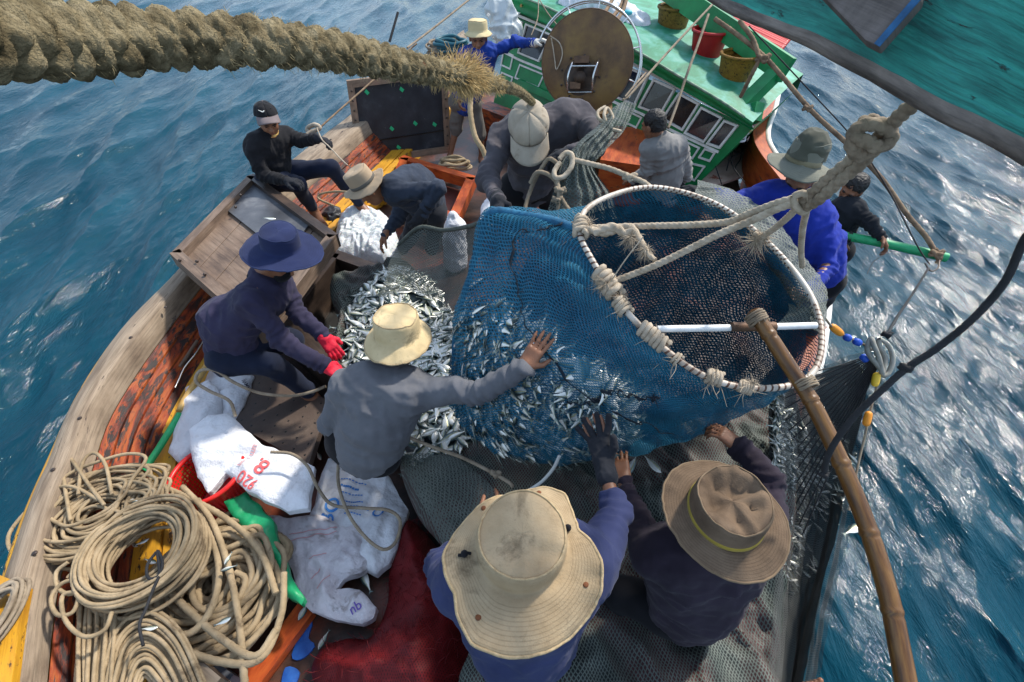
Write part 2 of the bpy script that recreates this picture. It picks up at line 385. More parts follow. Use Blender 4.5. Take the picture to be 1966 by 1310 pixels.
# ------------------------------------------------------------------ implicit bodies: capsules and ellipsoids blended into ONE skin
class SDF:
    def __init__(s): s.p = []
    def cone(s, a, b, ra, rb, k=.025): s.p.append(('c', vec(a), vec(b), ra, rb, k)); return s
    def ell(s, c, r, axes=None, k=.02):
        s.p.append(('e', vec(c), vec(r), np.eye(3) if axes is None else np.array([list(x) for x in axes], float), 0, k)); return s
    def mesh(s, h):
        lo, hi = np.full(3, 1e9), np.full(3, -1e9)
        for q in s.p:
            if q[0] == 'c':
                r = max(q[3], q[4]); lo = np.minimum(lo, np.minimum(q[1], q[2]) - r); hi = np.maximum(hi, np.maximum(q[1], q[2]) + r)
            else: lo = np.minimum(lo, q[1] - q[2].max()); hi = np.maximum(hi, q[1] + q[2].max())
        lo = lo - 3 * h; n = np.ceil((hi + 3 * h - lo) / h).astype(int); D = np.full(n, .06, np.float32)
        ax = [lo[i] + np.arange(n[i]) * h for i in range(3)]
        for q in s.p:
            k = q[5]
            if q[0] == 'c': a, b = np.minimum(q[1], q[2]) - max(q[3], q[4]), np.maximum(q[1], q[2]) + max(q[3], q[4])
            else: a, b = q[1] - q[2].max(), q[1] + q[2].max()
            i0 = np.maximum(0, np.floor((a - k - .03 - lo) / h).astype(int)); i1 = np.minimum(n, np.ceil((b + k + .03 - lo) / h).astype(int) + 1)
            sl = tuple(slice(x, y) for x, y in zip(i0, i1)); X, Y, W = np.meshgrid(*[ax[i][sl[i]] for i in range(3)], indexing='ij', sparse=True)
            if q[0] == 'c':
                e = q[2] - q[1]; e2 = float(e @ e) + 1e-12; px, py, pz = X - q[1][0], Y - q[1][1], W - q[1][2]
                t = np.clip((px * e[0] + py * e[1] + pz * e[2]) / e2, 0, 1)
                d = np.sqrt((px - t * e[0]) ** 2 + (py - t * e[1]) ** 2 + (pz - t * e[2]) ** 2) - (q[3] + (q[4] - q[3]) * t)
            else:
                A = q[3]; px, py, pz = X - q[1][0], Y - q[1][1], W - q[1][2]; r = q[2]
                l = [(px * A[i][0] + py * A[i][1] + pz * A[i][2]) for i in range(3)]
                k0 = np.sqrt(sum((l[i] / r[i]) ** 2 for i in range(3))); k1 = np.sqrt(sum((l[i] / r[i] ** 2) ** 2 for i in range(3))) + 1e-9
                d = k0 * (k0 - 1) / k1
            o = D[sl]; hh = np.clip(.5 + .5 * (o - d) / k, 0, 1); D[sl] = o + (d - o) * hh - k * hh * (1 - hh)
        return surface_nets(D, lo, h)
def surface_nets(D, lo, h):
    ins = D < 0; c = np.zeros(np.array(D.shape) - 1, np.int8)
    for o in np.ndindex(2, 2, 2): c += ins[o[0]:D.shape[0] - 1 + o[0], o[1]:D.shape[1] - 1 + o[1], o[2]:D.shape[2] - 1 + o[2]]
    act = np.argwhere((c > 0) & (c < 8)); idx = np.full(c.shape, -1, np.int64); idx[tuple(act.T)] = np.arange(len(act))
    sm = np.zeros((len(act), 3)); ct = np.zeros(len(act))
    for axis in range(3):
        o1, o2 = [i for i in range(3) if i != axis]
        for x in (0, 1):
            for y in (0, 1):
                a = act.copy(); a[:, o1] += x; a[:, o2] += y; b = a.copy(); b[:, axis] += 1
                da, db = D[tuple(a.T)], D[tuple(b.T)]; cr = (da < 0) != (db < 0)
                t = np.where(cr, da / np.where(cr, da - db, 1), 0); p = a.astype(float); p[:, axis] += t
                sm[cr] += p[cr]; ct[cr] += 1
    v = lo + sm / ct[:, None] * h; quads = []
    for axis in range(3):
        o1, o2 = (axis + 1) % 3, (axis + 2) % 3
        s0 = [slice(None)] * 3; s1 = [slice(None)] * 3; s0[axis] = slice(0, -1); s1[axis] = slice(1, None)
        e = np.argwhere(ins[tuple(s0)] != ins[tuple(s1)]); e = e[(e[:, o1] > 0) & (e[:, o2] > 0) & (e[:, o1] < c.shape[o1]) & (e[:, o2] < c.shape[o2])]
        q = []
        for x, y in ((1, 1), (0, 1), (0, 0), (1, 0)):
            a = e.copy(); a[:, o1] -= x; a[:, o2] -= y; q.append(idx[tuple(a.T)])
        q = np.stack(q, 1); fl = ins[tuple(e.T)]; q = np.where(fl[:, None], q, q[:, ::-1]); quads.append(q[(q >= 0).all(1)])
    return v, np.vstack(quads)
def vnormals(v, q):
    n = np.zeros_like(v); fn = np.cross(v[q[:, 2]] - v[q[:, 0]], v[q[:, 3]] - v[q[:, 1]])
    for i in range(4): np.add.at(n, q[:, i], fn)
    return n / (np.linalg.norm(n, axis=1)[:, None] + 1e-12)
# ================================================================== SEA
def build_sea():
    def axis(a, b):
        def half(L):
            x, out = 0.0, [0.0]
            while x < L: x += .036 + .03 * max(0, x - 7) ; out.append(x)
            return out
        return np.array([-q for q in half(-a)[:0:-1]] + half(b))
    xs, ys = axis(-450, 450), axis(-4, 600)
    X, Y = np.meshgrid(xs, ys, indexing='ij'); H = np.zeros_like(X); DX = np.zeros_like(X); DY = np.zeros_like(X)
    dist = np.hypot(X, Y)
    wn = fbm(np.c_[X.ravel() * .5, Y.ravel() * .22, 0 * X.ravel()], .55, 3, 77).reshape(X.shape)     # warps the crests so they never run straight
    g = np.random.default_rng(3)
    for i in range(120):
        lam = .15 * (2.2 / .15) ** g.random(); k = 2 * np.pi / lam
        th = g.normal(.10, .30) + (np.pi if g.random() < .25 else 0)
        a = .0060 * lam ** .86 * g.uniform(.6, 1.4); dx, dy = math.cos(th), math.sin(th)
        fade = np.clip(1.5 - dist / (lam * 60), 0, 1)
        ph = k * (X * dx + Y * dy) + g.random() * 6.28 + wn * min(2.4, 1.2 + lam)
        H += a * fade * np.cos(ph); DX -= .9 * a * dx * fade * np.sin(ph); DY -= .9 * a * dy * fade * np.sin(ph)
    pts = np.stack([X + DX, Y + DY, -1.0 + H], -1)
    m = bpy.data.materials.new('sea_water'); m.use_nodes = True; nt = m.node_tree; b = nt.nodes['Principled BSDF']
    v = coords(nt, 'Object', (1.0, .4, 1.0))
    n = noise_n(nt, v, .9, 4, .6); c = ramp(nt, n, [(.3, (.0002, .028, .048)), (.7, (.0006, .050, .078))])
    nt.links.new(c, b.inputs['Base Color']); b.inputs['Roughness'].default_value = .06; b.inputs['IOR'].default_value = 1.33
    b.inputs['Specular IOR Level'].default_value = .36
    n2 = noise_n(nt, coords(nt, 'Object', (1.0, .26, 1.0)), 8, 6, .62, .5); n3 = noise_n(nt, coords(nt, 'Object', (1.0, .3, 1.0)), 30, 3, .6, .4)
    hh = mathn(nt, 'ADD', n2, mathn(nt, 'MULTIPLY', n3, .22))
    bn = node(nt, 'ShaderNodeBump', Strength=.6, Distance=.06); nt.links.new(hh, bn.inputs['Height']); nt.links.new(bn.outputs['Normal'], b.inputs['Normal'])
    MB().grid(pts).build('sea_water', m, kind='structure')
build_sea()

# ================================================================== BOAT
def zl(l, n=60): return crom([Z(*q) for q in l], n=n)
RED = mat('red_planks', [(.30, (.022, .010, .009)), (.42, (.075, .016, .009)), (.49, (.26, .038, .010)), (.58, (.36, .080, .013)), (.64, (.05, .02, .022)), (.78, (.045, .045, .065))],
          scale=4.2, rough=.5, coord='UV', sc=(1, 3.5, 1), detail=9, dist=.5, bump=.5, grain=.55, wear=(.025, .017, .016), wscale=6, wpos=.53)
ORANGE = mat('orange_paint', [(.3, (.16, .022, .007)), (.5, (.42, .07, .012)), (.7, (.50, .12, .02))], scale=5, rough=.5, grain=.35, coord='UV', sc=(1, 3, 1),
             wear=(.05, .025, .02), wscale=5, wpos=.6)
YELLOW = mat('yellow_paint', [(.3, (.42, .19, .018)), (.55, (.60, .30, .02)), (.7, (.50, .22, .02))], scale=4, rough=.5, coord='UV', sc=(1, 3, 1), grain=.4,
             wear=(.05, .028, .018), wscale=8, wpos=.58, wsharp=.03)
GREYWOOD = mat('weathered_wood', [(.28, (.11, .075, .05)), (.45, (.235, .175, .12)), (.6, (.33, .255, .18)), (.75, (.18, .13, .095))], scale=2.4, rough=.8, coord='UV', sc=(1, 2.4, 1), grain=.75,
               wear=(.045, .03, .032), wscale=1.8, wpos=.61, wsharp=.03, bump=.6, spots=((.06, .04, .03), 6, .74))
DARKWOOD = mat('dark_wet_wood', [(.3, (.016, .011, .009)), (.5, (.05, .034, .026)), (.68, (.10, .066, .046)), (.8, (.12, .03, .012))], scale=2.6, rough=.45, coord='UV', grain=.6, bump=.5, sc=(1, 2, 1))
BROWNWOOD = mat('brown_board_wood', [(.3, (.075, .048, .034)), (.5, (.17, .115, .08)), (.7, (.25, .18, .13))], scale=3, rough=.65, coord='UV', grain=.8, bump=.6, sc=(1, 3, 1), spots=((.5, .45, .4), 70, .74))
BLACKBOARD = mat('black_rubber_sheet', [(.3, (.010, .011, .014)), (.6, (.026, .028, .034)), (.75, (.05, .052, .06))], scale=5, rough=.5, bump=.3, bscale=90, spots=((.25, .24, .22), 60, .77))
METAL = mat('bright_steel', [(.3, (.55, .54, .52)), (.7, (.75, .74, .72))], scale=20, rough=.25, metal=1, bump=.05)
RUST = mat('rusty_iron', [(.3, (.05, .03, .022)), (.5, (.13, .07, .04)), (.7, (.2, .11, .06))], scale=9, rough=.6, metal=.3, bump=.4, bscale=120)
BOLT = mat('bolt_steel', [(.5, (.08, .06, .05))], scale=20, rough=.4, metal=.7)

L1 = [(-70, 1460, .62), (-25, 1310, .62), (0, 1150, .62), (30, 1050, .62), (62, 955, .62), (96, 883, .62), (141, 776, .62), (232, 634, .62), (335, 527, .62), (440, 410, .62), (575, 297, .62), (680, 215, .62), (780, 140, .62), (890, 58, .62)]
L2 = [(22, 1460, .62), (39, 1310, .62), (62, 1150, .62), (85, 1050, .62), (112, 955, .62), (143, 883, .62), (185, 776, .62), (285, 634, .62), (371, 527, .62), (480, 425, .62), (612, 322, .62), (690, 258, .62), (790, 172, .62), (900, 85, .62)]
n = 90
A1, A2 = zl(L1, n), zl(L2, n); A2 = A1 + (A2 - A1) * .80
tan = np.gradient(A2, axis=0); tan[:, 2] = 0; tan /= np.linalg.norm(tan, axis=1)[:, None]
inn = np.stack([tan[:, 1], -tan[:, 0], 0 * tan[:, 0]], 1)            # inboard
if inn[20, 0] < 0: inn = -inn
up = np.array([0, 0, 1.])
wob = (vnoise(A1, 3, 4)[:, None] * .008) * inn
def row(*a): return np.stack(a, 1)
def sloped(base, off, z): q = base + inn * off; q[:, 2] = z; return q
boat = thing('fishing_boat', (0, 3, -1.0), 'wooden fishing boat with peeling red and yellow planking and a grey cap rail', 'fishing boat')
S3 = A2 + inn * .035 - up * .13
mb = MB().grid(row(A1 - up * .10 + wob, A1 + wob, A1 + wob + (A2 - A1) * .06 + up * .012, A2 - (A2 - A1) * .06 + up * .012, A2, S3))
cap = mb.build('cap_rail', GREYWOOD, boat)
W4 = np.linalg.norm(A2 - A1, axis=1).mean()
rows, prev = [], None
for k in range(4):                                                   # red planks stepping down inboard
    o0, o1 = .04 + k * .043, .04 + (k + 1) * .043 - .005; z0, z1 = .49 - k * .065, .49 - (k + 1) * .065 + .012
    rows += [sloped(A2, o0, z0 - .03), sloped(A2, o0, z0), sloped(A2, o1, z1)]
MB().grid(row(*rows)).build('bulwark_planking', RED, boat, smooth=False)
MB().grid(row(sloped(A2, .206, .20), sloped(A2, .209, .262), sloped(A2, .335, .255), sloped(A2, .337, .235), sloped(A2, .35, .235), sloped(A2, .352, .255), sloped(A2, .425, .245), sloped(A2, .43, .03))).build('stringer', YELLOW, boat, smooth=False)
hull_pts = row(A1 - up * .02 - inn * .004, A1 - up * .16 - inn * .035, A1 - up * .2 - inn * .03, A1 - up * .9 + inn * .1, A1 - up * 2 + inn * .5)
MB().grid(hull_pts, flip=True).build('hull_planking', mat('hull_paint', [(.3, (.32, .15, .02)), (.6, (.55, .29, .03)), (.75, (.1, .05, .03))], scale=3, coord='UV', rough=.55, grain=.4), boat)
MB().tube([p - up * .05 - i * .025 for p, i in zip(A1[::3], inn[::3])], .024, 8).build('rubbing_strake', YELLOW, boat)
# painted bow block of the rail, nearest to the camera
q = [i for i in range(n) if A1[i][1] < Z(64, 1105, .62)[1]]
i1 = (max(q) if q else 8) + 1
MB().grid(row(A1[:i1 + 1] - up * .11 - inn[:i1 + 1] * .012, A1[:i1 + 1] - inn[:i1 + 1] * .012 + up * .02, A2[:i1 + 1] + inn[:i1 + 1] * .006 + up * .02, A2[:i1 + 1] + inn[:i1 + 1] * .006 - up * .12)).build('rail_end_block', YELLOW, boat, smooth=False)
# starboard rail, mostly hidden under nets
AR = crom([Z(*p) for p in [(1330, 1500, .22), (1400, 1250, .22), (1470, 1000, .22), (1520, 800, .25), (1562, 640, .3), (1572, 480, .42), (1530, 370, .52), (1462, 270, .6), (1478, 200, .6), (1490, 150, .6)]], n=n)
tr = np.gradient(AR, axis=0); tr[:, 2] = 0; tr /= np.linalg.norm(tr, axis=1)[:, None]; outr = np.stack([tr[:, 1], -tr[:, 0], 0 * tr[:, 0]], 1)
if outr[40, 0] < 0: outr = -outr
WHITEP = mat('white_paint', [(.3, (.55, .52, .46)), (.6, (.76, .74, .68))], scale=6, rough=.55, wear=(.3, .08, .05), wscale=5, wpos=.64, bump=.2)
MB().grid(row(AR - outr * .09 - up * .4, AR - outr * .09, AR - outr * .085 + up * .012, AR + outr * .05 + up * .012, AR + outr * .055, AR + outr * .02 - up * 1.9), flip=True).build('starboard_rail', [ORANGE], boat, smooth=False)
MB().tube([p + o * .075 for p, o in zip(AR[::3], outr[::3])], .032, 8).build('starboard_strake', WHITEP, boat)
# deck
DECK = mat('deck_planks', [(.28, (.012, .009, .009)), (.42, (.032, .020, .016)), (.55, (.075, .036, .024)), (.66, (.17, .035, .014)), (.8, (.05, .04, .045))], scale=2.2, rough=.38, coord='Object', detail=9, dist=.6, bump=.4, grain=.5, bscale=40,
           )
D0 = sloped(A2, .41, .05); D1 = AR - outr * .07; D1[:, 2] = .05
s = np.linspace(0, 1, 24)[:, None, None]; dk = D0[None] * (1 - s) + D1[None] * s
mb = MB().grid(dk, flip=True)

mb.build('deck', DECK, boat)
# blue and orange paint smears by the rope pile
# fish hold: raised coaming; a black slab paints in the shade of its depth
HB = mat('hold_black', [(.3, (.004, .004, .004)), (.7, (.012, .011, .010))], scale=5, rough=.3)
c0, c1, c2, c3 = Z(642, 488, .46), Z(545, 612, .46), Z(700, 760, .46), Z(800, 545, .46)
mb = MB()
for a, b, w in ((c0, c1, .10), (c0, c3, .10), (c1, c2, .09), (c3, c2, .08)): mb.beam(a - Vector((0, 0, .2)), b - Vector((0, 0, .2)), w, .42)
mb.build('hold_coaming', DARKWOOD, boat, smooth=False, bevel=.008)
mb = MB(); mb.prism([p + Vector((0, 0, -.36)) for p in (c0, c1, c2, c3)], (0, 0, 1), .03); mb.build('hold_shade_slab', HB, boat, smooth=False)
PINK = mat('faded_pink_paint', [(.3, (.16, .06, .045)), (.5, (.40, .2, .16)), (.7, (.5, .3, .25))], scale=4, rough=.6, coord='UV', grain=.5, wear=(.06, .04, .03), wscale=6, wpos=.57)
mb = MB(); mb.beam(Z(632, 452, .46), Z(512, 606, .46), .09, .09); mb.build('hold_side_plank', PINK, boat, smooth=False, bevel=.006)
# second hatch opening with bright orange rim; dark red slab paints its inner shade
h = [Z(778, 312, .28), Z(905, 350, .28), Z(872, 425, .28), Z(752, 378, .28)]
mb = MB()
for i in range(4):
    a, b = h[i], h[(i + 1) % 4]; e = (b - a).normalized() * .05
    mb.beam(a - e * (i % 2 == 0), b + e * (i % 2 == 0), .1, .12)
mb.build('hatch_coaming', ORANGE, boat, smooth=False, bevel=.006)
mb = MB(); mb.prism([p - Vector((0, 0, .16)) for p in h], (0, 0, 1), .02); mb.build('hatch_shade_slab', mat('hatch_red_dark', [(.3, (.02, .004, .003)), (.7, (.08, .012, .006))], scale=3, rough=.5), boat, smooth=False)
# low locker behind the seated man, orange bulkhead pieces by the wheelhouse
mb = MB(); mb.beam(Z(1215, 285, .3), Z(1190, 355, .3), .5, .5); mb.build('engine_box', ORANGE, boat, smooth=False, bevel=.01)
mb = MB(); mb.beam(Z(930, 232, .25), Z(1005, 262, .25), .25, .45); mb.build('red_locker', RED, boat, smooth=False, bevel=.01)
# yellow striped frames on the deck by the seated man
for i, (a, b) in enumerate((((600, 455), (720, 365)), ((640, 440), (740, 380)), ((655, 395), (625, 425)))):
    mb = MB(); mb.beam(Z(*a, .12), Z(*b, .12), .07, .1); mb.build('frame_rib', YELLOW if i < 2 else ORANGE, boat, smooth=False, bevel=.006)
# pale side deck by the wheelhouse
mb = MB(); mb.prism([Z(1335, 372, .2), Z(1462, 330, .2), Z(1478, 210, .2), Z(1400, 245, .2)], (0, 0, 1), .03); mb.build('side_deck', mat('pale_pink_deck', [(.3, (.35, .22, .18)), (.6, (.55, .40, .34))], scale=4, rough=.6, wear=(.3, .08, .05), wscale=4, wpos=.6), boat, smooth=False)
# bolts along the rail
for i, (u, v) in enumerate(((285 / 2.806, 165 / 2.806 + 843), (130 / 2.806 + 20, 1062), (153, 803), (251, 648), (318, 590), (635, 268))):
    p = Z(u, v, .635); MB().ball(p, (.012, .012, .006), n=6).build('rail_bolt', BOLT, boat)

# ------------------------------------------------------------------ hatch covers and deck boards that lift off
t = thing('hatch_cover', Z(470, 470, .62), 'weathered wooden hatch cover with a black sheet, lying flat on the port rail', 'hatch cover', 'hatch covers')
q = [Z(345, 497, .80), Z(487, 349, .80), Z(640, 462, .80), Z(505, 640, .80)]
qd = [p - Vector((0, 0, .06)) for p in q]
for k in range(5):
    a, b, c, d = [lerp(q[0], q[3], x) for x in (k / 5, (k + .97) / 5)] + [lerp(q[1], q[2], x) for x in ((k + .97) / 5, k / 5)]
    MB().prism([p - Vector((0, 0, .045)) for p in (a, b, c, d)], (0, 0, 1), .035).build('cover_plank', BROWNWOOD, t, smooth=False, bevel=.003)
for i in range(4):
    a, b = q[i], q[(i + 1) % 4]; e = (b - a).normalized() * .03; k = 1 if i % 2 else 0
    MB().beam(a - e * k, b + e * k, .07, .11).build('cover_frame', [BROWNWOOD, DARKWOOD][i in (1,)], t, smooth=False, bevel=.008)
pl = [lerp(lerp(q[0], q[1], .58), lerp(q[3], q[2], .58), x) for x in (.03, .75)] + [lerp(lerp(q[0], q[1], .97), lerp(q[3], q[2], .97), x) for x in (.75, .03)]
MB().prism(pl, (0, 0, 1), .012).build('rubber_sheet', mat('grey_wet_sheet', [(.3, (.035, .037, .042)), (.6, (.09, .092, .10)), (.8, (.22, .22, .22))], scale=4, rough=.35, bump=.2), t, smooth=False)
for u, v in ((462, 375), (452, 398), (345, 500), (393, 527), (378, 502)):
    MB().ball(Z(u, v, .87), .012, n=6).build('bolt', BOLT, t)
t = thing('hatch_cover', Z(770, 300, .15), 'black hatch cover dotted with green tape standing upright against the rail', 'hatch cover', 'hatch covers')
b0, b1 = Z(693, 308, .18), Z(858, 285, .18)
def at_y(u, v, y): return P(u, v, y / (C45 * (1 - (v - CV) / F)))
t0, t1 = at_y(672, 160, b0.y + .12), at_y(851, 138, b1.y + .12)
nrm = (b1 - b0).cross(t0 - b0).normalized(); nrm = nrm if nrm.y < 0 else -nrm
MB().prism([b0, b1, t1, t0], nrm, .03).build('board', BLACKBOARD, t, smooth=False)
TRIM = mat('worn_trim_wood', [(.3, (.12, .075, .05)), (.5, (.27, .18, .12)), (.7, (.36, .2, .13))], scale=5, rough=.75, coord='UV', grain=.7, wear=(.09, .11, .16), wscale=4, wpos=.6)
for a, b in ((b0, b1), (t0, t1), (b0, t0), (b1, t1)):
    e = (b - a).normalized() * .035; vert = abs(b.z - a.z) > .3; e = e * (0 if vert else 1)
    MB().beam(a - e + nrm * .035, b + e + nrm * .035, .075, .075, up=nrm).build('frame_batten', TRIM, t, smooth=False, bevel=.006)
MB().prism([lerp(b0, t0, .24) + nrm * .03, lerp(b1, t1, .26) + nrm * .03, lerp(b1, t1, .275) + nrm * .03, lerp(b0, t0, .255) + nrm * .03], nrm, .012).build('seam_strip', HB, t, smooth=False)
for s_ in np.linspace(.08, .92, 8):
    for A, B in ((b0, t0), (b1, t1)): MB().ball(lerp(A, B, float(s_)) + nrm * .074, .012, n=5).build('bolt', BOLT, t)
GT = mat('green_tape', [(.5, (.02, .42, .17))], scale=30, rough=.5)
ex, ey = (b1 - b0), (t0 - b0)
for u, v in ((704, 177), (771, 172), (828, 161), (752, 247), (797, 237), (834, 239), (731, 278), (765, 283)):
    # cross the board plane
    o = Vector((0, 0, CAMZ)); d = (P(u, v, 1) - o); s_ = (b0 + nrm * .034 - o).dot(nrm) / d.dot(nrm); p = o + d * s_
    a = rnd.uniform(0, 1.5); x_ = (ex.normalized() * math.cos(a) + ey.normalized() * math.sin(a)) * .018; y_ = nrm.cross(x_).normalized() * .026
    MB().prism([p - x_ - y_, p + x_ - y_, p + x_ + y_, p - x_ + y_ * .7], nrm, .004).build('tape_piece', GT, t, smooth=False)
t = thing('deck_board', Z(540, 800, .2), 'dark brown perforated deck board between the white sacks and the man in grey', 'deck board')
q = [Z(452, 815, .27), Z(470, 690, .27), Z(632, 770, .27), Z(592, 893, .27)]
mb = MB().prism([p - Vector((0, 0, .06)) for p in q], (0, 0, 1), .06)
for i in range(7):
    for j in range(6):
        p = lerp(lerp(q[0], q[1], (j + .6) / 6.2), lerp(q[3], q[2], (j + .6) / 6.2), (i + .5) / 7); mb.ball(p + Vector((0, 0, .0005)), (.007, .007, .002), 1, n=5)
mb.build('board', [mat('brown_plywood', [(.3, (.045, .030, .024)), (.55, (.085, .058, .044)), (.75, (.125, .09, .066))], scale=3, rough=.6, bump=.4, bscale=80, spots=((.02, .012, .01), 24, .73)), HB], t, smooth=False)
for a, b in (((240, 1170), (420, 1330)),):
    mb = MB(); mb.beam(Z(*a, .40), Z(*b, .40), .09, .14); mb.build('loose_plank', GREYWOOD, smooth=False, bevel=.008, label='grey wooden plank lying between the thick rope pile and the flaked cord', cat='plank')

# ================================================================== WHEELHOUSE
GREEN = mat('green_paint', [(.3, (.005, .13, .036)), (.55, (.008, .22, .062)), (.75, (.016, .30, .09))], scale=3, rough=.42, bump=.25, bscale=30, coord='Object', wear=(.16, .22, .16), wscale=11, wpos=.69, wsharp=.05, grain=.15)
GREEN_D = mat('dark_green_paint', [(.3, (.004, .06, .025)), (.6, (.008, .12, .045))], scale=3, rough=.5, bump=.25, wear=(.06, .05, .04), wscale=8, wpos=.62)
ROOFM = mat('faded_roof_paint', [(.28, (.006, .10, .05)), (.45, (.018, .20, .10)), (.58, (.07, .30, .22)), (.72, (.16, .36, .29)), (.85, (.08, .24, .36))], scale=4, rough=.6, coord='Object', sc=1.0, detail=8, dist=.4, bump=.4, wear=(.24, .26, .2), wscale=7, wpos=.68)
GLASS = mat('window_glass', [(.3, (.006, .008, .011)), (.7, (.022, .026, .032))], scale=5, rough=.12, spec=.6, bump=.03, rvar=.05)
BL, BR = Z(940, 232, .05), Z(1322, 372, .05)
TL, TR = P(984, 30, 6.7), P(1446, 246, 4.95)
class Wall:
    def pt(s, a, b): return lerp(lerp(BL, BR, a), lerp(TL, TR, a), b)
    def nr(s, a, b):
        n_ = (lerp(BR, TR, b) - lerp(BL, TL, b)).cross(lerp(TL, TR, a) - lerp(BL, BR, a)).normalized(); return n_ if n_.y < 0 else -n_
    def uv(s, u, v):
        a, b = .5, .5
        def e(a, b):
            p = s.pt(a, b) - Vector((0, 0, CAMZ)); d = (p.y - p.z) * C45; return np.array([CU + F * p.x / d - u, CV - F * (p.y + p.z) * C45 / d - v])
        for _ in range(12):
            r = e(a, b); J = np.stack([(e(a + .001, b) - r) / .001, (e(a, b + .001) - r) / .001], 1); st = np.linalg.solve(J, r); a -= st[0]; b -= st[1]
        return a, b
    def on(s, u, v, k=0.0): a, b = s.uv(u, v); return s.pt(a, b) + s.nr(a, b) * k
WL = Wall()
wh = thing('wheelhouse', (BL + BR) / 2, 'green wooden wheelhouse with a row of white framed dark windows', 'wheelhouse')
back = Vector((.62, .78, 0))
ng = 14
g = np.array([[list(WL.pt(a, b)) for b in np.linspace(0, 1, ng)] for a in np.linspace(-.0, 1, ng)])
mb = MB().grid(g, flip=False)
gb = g[-1]; mb.grid(np.stack([gb, gb + vec(back) * .6, gb + vec(back) * 1.5], 0)); ga = g[0]; mb.grid(np.stack([ga, ga + vec(back) * 1.5], 0), flip=True)
mb.build('wall', GREEN, wh)
def trim(name, pts, w, k=.006, t_=.014, m=None, parent=None, closed=True):
    """flat moulding laid along a line of photo points on the front wall"""
    mb = MB(); q = [WL.on(*p, k) for p in pts]; nn = WL.nr(*WL.uv(*pts[0])); N_ = len(q)
    for i in range(N_ if closed else N_ - 1):
        a, b = q[i], q[(i + 1) % N_]; e = (b - a).normalized() * (w / 2 if closed and i % 2 == 0 else -w / 2 if closed else 0)
        mb.beam(a - e, b + e, w, t_, up=nn)
    return mb.build(name, m or WHITEP, parent or wh, smooth=False)
wins = [[(1246, 146), (1220, 201), (1186, 187), (1213, 133)], [(1257, 154), (1297, 172), (1269, 220), (1229, 205)], [(1306, 180), (1343, 200), (1312, 249), (1274, 228)],
        [(1349, 207), (1387, 226), (1353, 272), (1317, 255)], [(1393, 232), (1417, 241), (1383, 283), (1360, 275)], [(1012, 48), (1060, 68), (1036, 118), (997, 102)],
        [(991, 38), (1004, 44), (992, 76), (980, 70)], [(1072, 72), (1112, 88), (1086, 140), (1046, 124)], [(1122, 94), (1162, 111), (1136, 163), (1096, 146)], [(1168, 113), (1205, 128), (1178, 183), (1142, 167)]]
for w_ in wins:
    pane = MB().prism([WL.on(*p, .003) for p in w_], WL.nr(.5, .5), .006).build('window', GLASS, wh, smooth=False)
    fr = trim('window_frame', w_, .022, .016, .034, None, pane)
LINES = [([(985, 26), (1051, 54), (1120, 85), (1223, 127), (1320, 178), (1446, 245)], .03), ([(950, 92), (999, 116), (1048, 136), (1110, 163), (1182, 197), (1235, 220), (1283, 247), (1343, 275), (1380, 292)], .028)]
for l_, w_ in LINES: trim('trim_strip', l_, w_, .008, .018, None, None, False)
for r_ in ([(968, 99), (986, 107), (980, 133), (963, 125)], [(964, 140), (985, 149), (978, 172), (958, 164)], [(955, 66), (966, 72), (962, 100), (950, 95)], [(1354, 286), (1373, 293), (1363, 309), (1343, 302)],
           [(1329, 314), (1353, 320), (1334, 346), (1312, 336)], [(1283, 256), (1343, 284), (1330, 304), (1270, 276)], [(1190, 205), (1232, 226), (1222, 245), (1180, 225)], [(999, 125), (1045, 144), (1034, 168), (990, 150)]):
    trim('panel_moulding', r_, .02, .008, .014)
for r_, d_ in (([(1000, 152), (1110, 200), (1106, 214), (996, 166)], .06), ([(1170, 235), (1260, 272), (1256, 284), (1166, 247)], .07)):
    q = [WL.on(*p, .002) for p in r_]; MB().prism(q, WL.nr(.5, .5), d_).build('ledge', GREEN, wh, smooth=False, bevel=.006)
# roof: thick rounded eave, then a sheet running back
eave = [(975, -12), (1051, 16), (1120, 48), (1223, 96), (1317, 149), (1400, 196), (1458, 234)]
low = [(980, 14), (1051, 44), (1120, 74), (1223, 118), (1317, 170), (1400, 216), (1452, 246)]
E = crom([WL.on(*p, .14) for p in eave], n=40); LO = crom([WL.on(*p, .05) for p in low], n=40); bk = vec(back)
mb = MB().grid(np.stack([LO - bk * .05, LO, LO * .4 + E * .6 - bk * .025, E, E + bk * .02 + up * .012], 0), flip=True); mb.build('roof_fascia', GREEN, wh)
mb = MB().grid(np.stack([E + bk * .0 + up * .014, E + bk * .5 + up * .06, E + bk * 1.0 + up * .08, E + bk * 1.6 + up * .08, E + bk * 1.6 - up * .1], 0), flip=True); mb.build('roof', ROOFM, wh)
mb = MB().tube(list(E[::2] + up * .012), .012, 6); mb.build('roof_lip', mat('lip_paint', [(.3, (.05, .18, .09)), (.6, (.3, .38, .28)), (.8, (.45, .45, .38))], scale=14, rough=.7), wh)
# roof guard: painted board on posts
za = P(1262, -34, 5.9); g2 = P(1512, 136, 4.88)
mb = MB(); mb.beam(za, g2, .06, .23, up=(0, .35, 1)); mb.build('guard_board', GREEN, wh, smooth=False, bevel=.01)
mb = MB(); mb.beam(P(1490, 140, 5.0), P(1424, 205, 5.05), .11, .13, up=(0, 1, .3)); mb.build('guard_post', GREEN, wh, smooth=False, bevel=.01)
mb = MB(); mb.beam(P(1453, 200, 4.96), P(1446, 235, 4.98), .10, .12, up=(0, 1, .3)); mb.build('eave_bracket', GREEN, wh, smooth=False, bevel=.02)

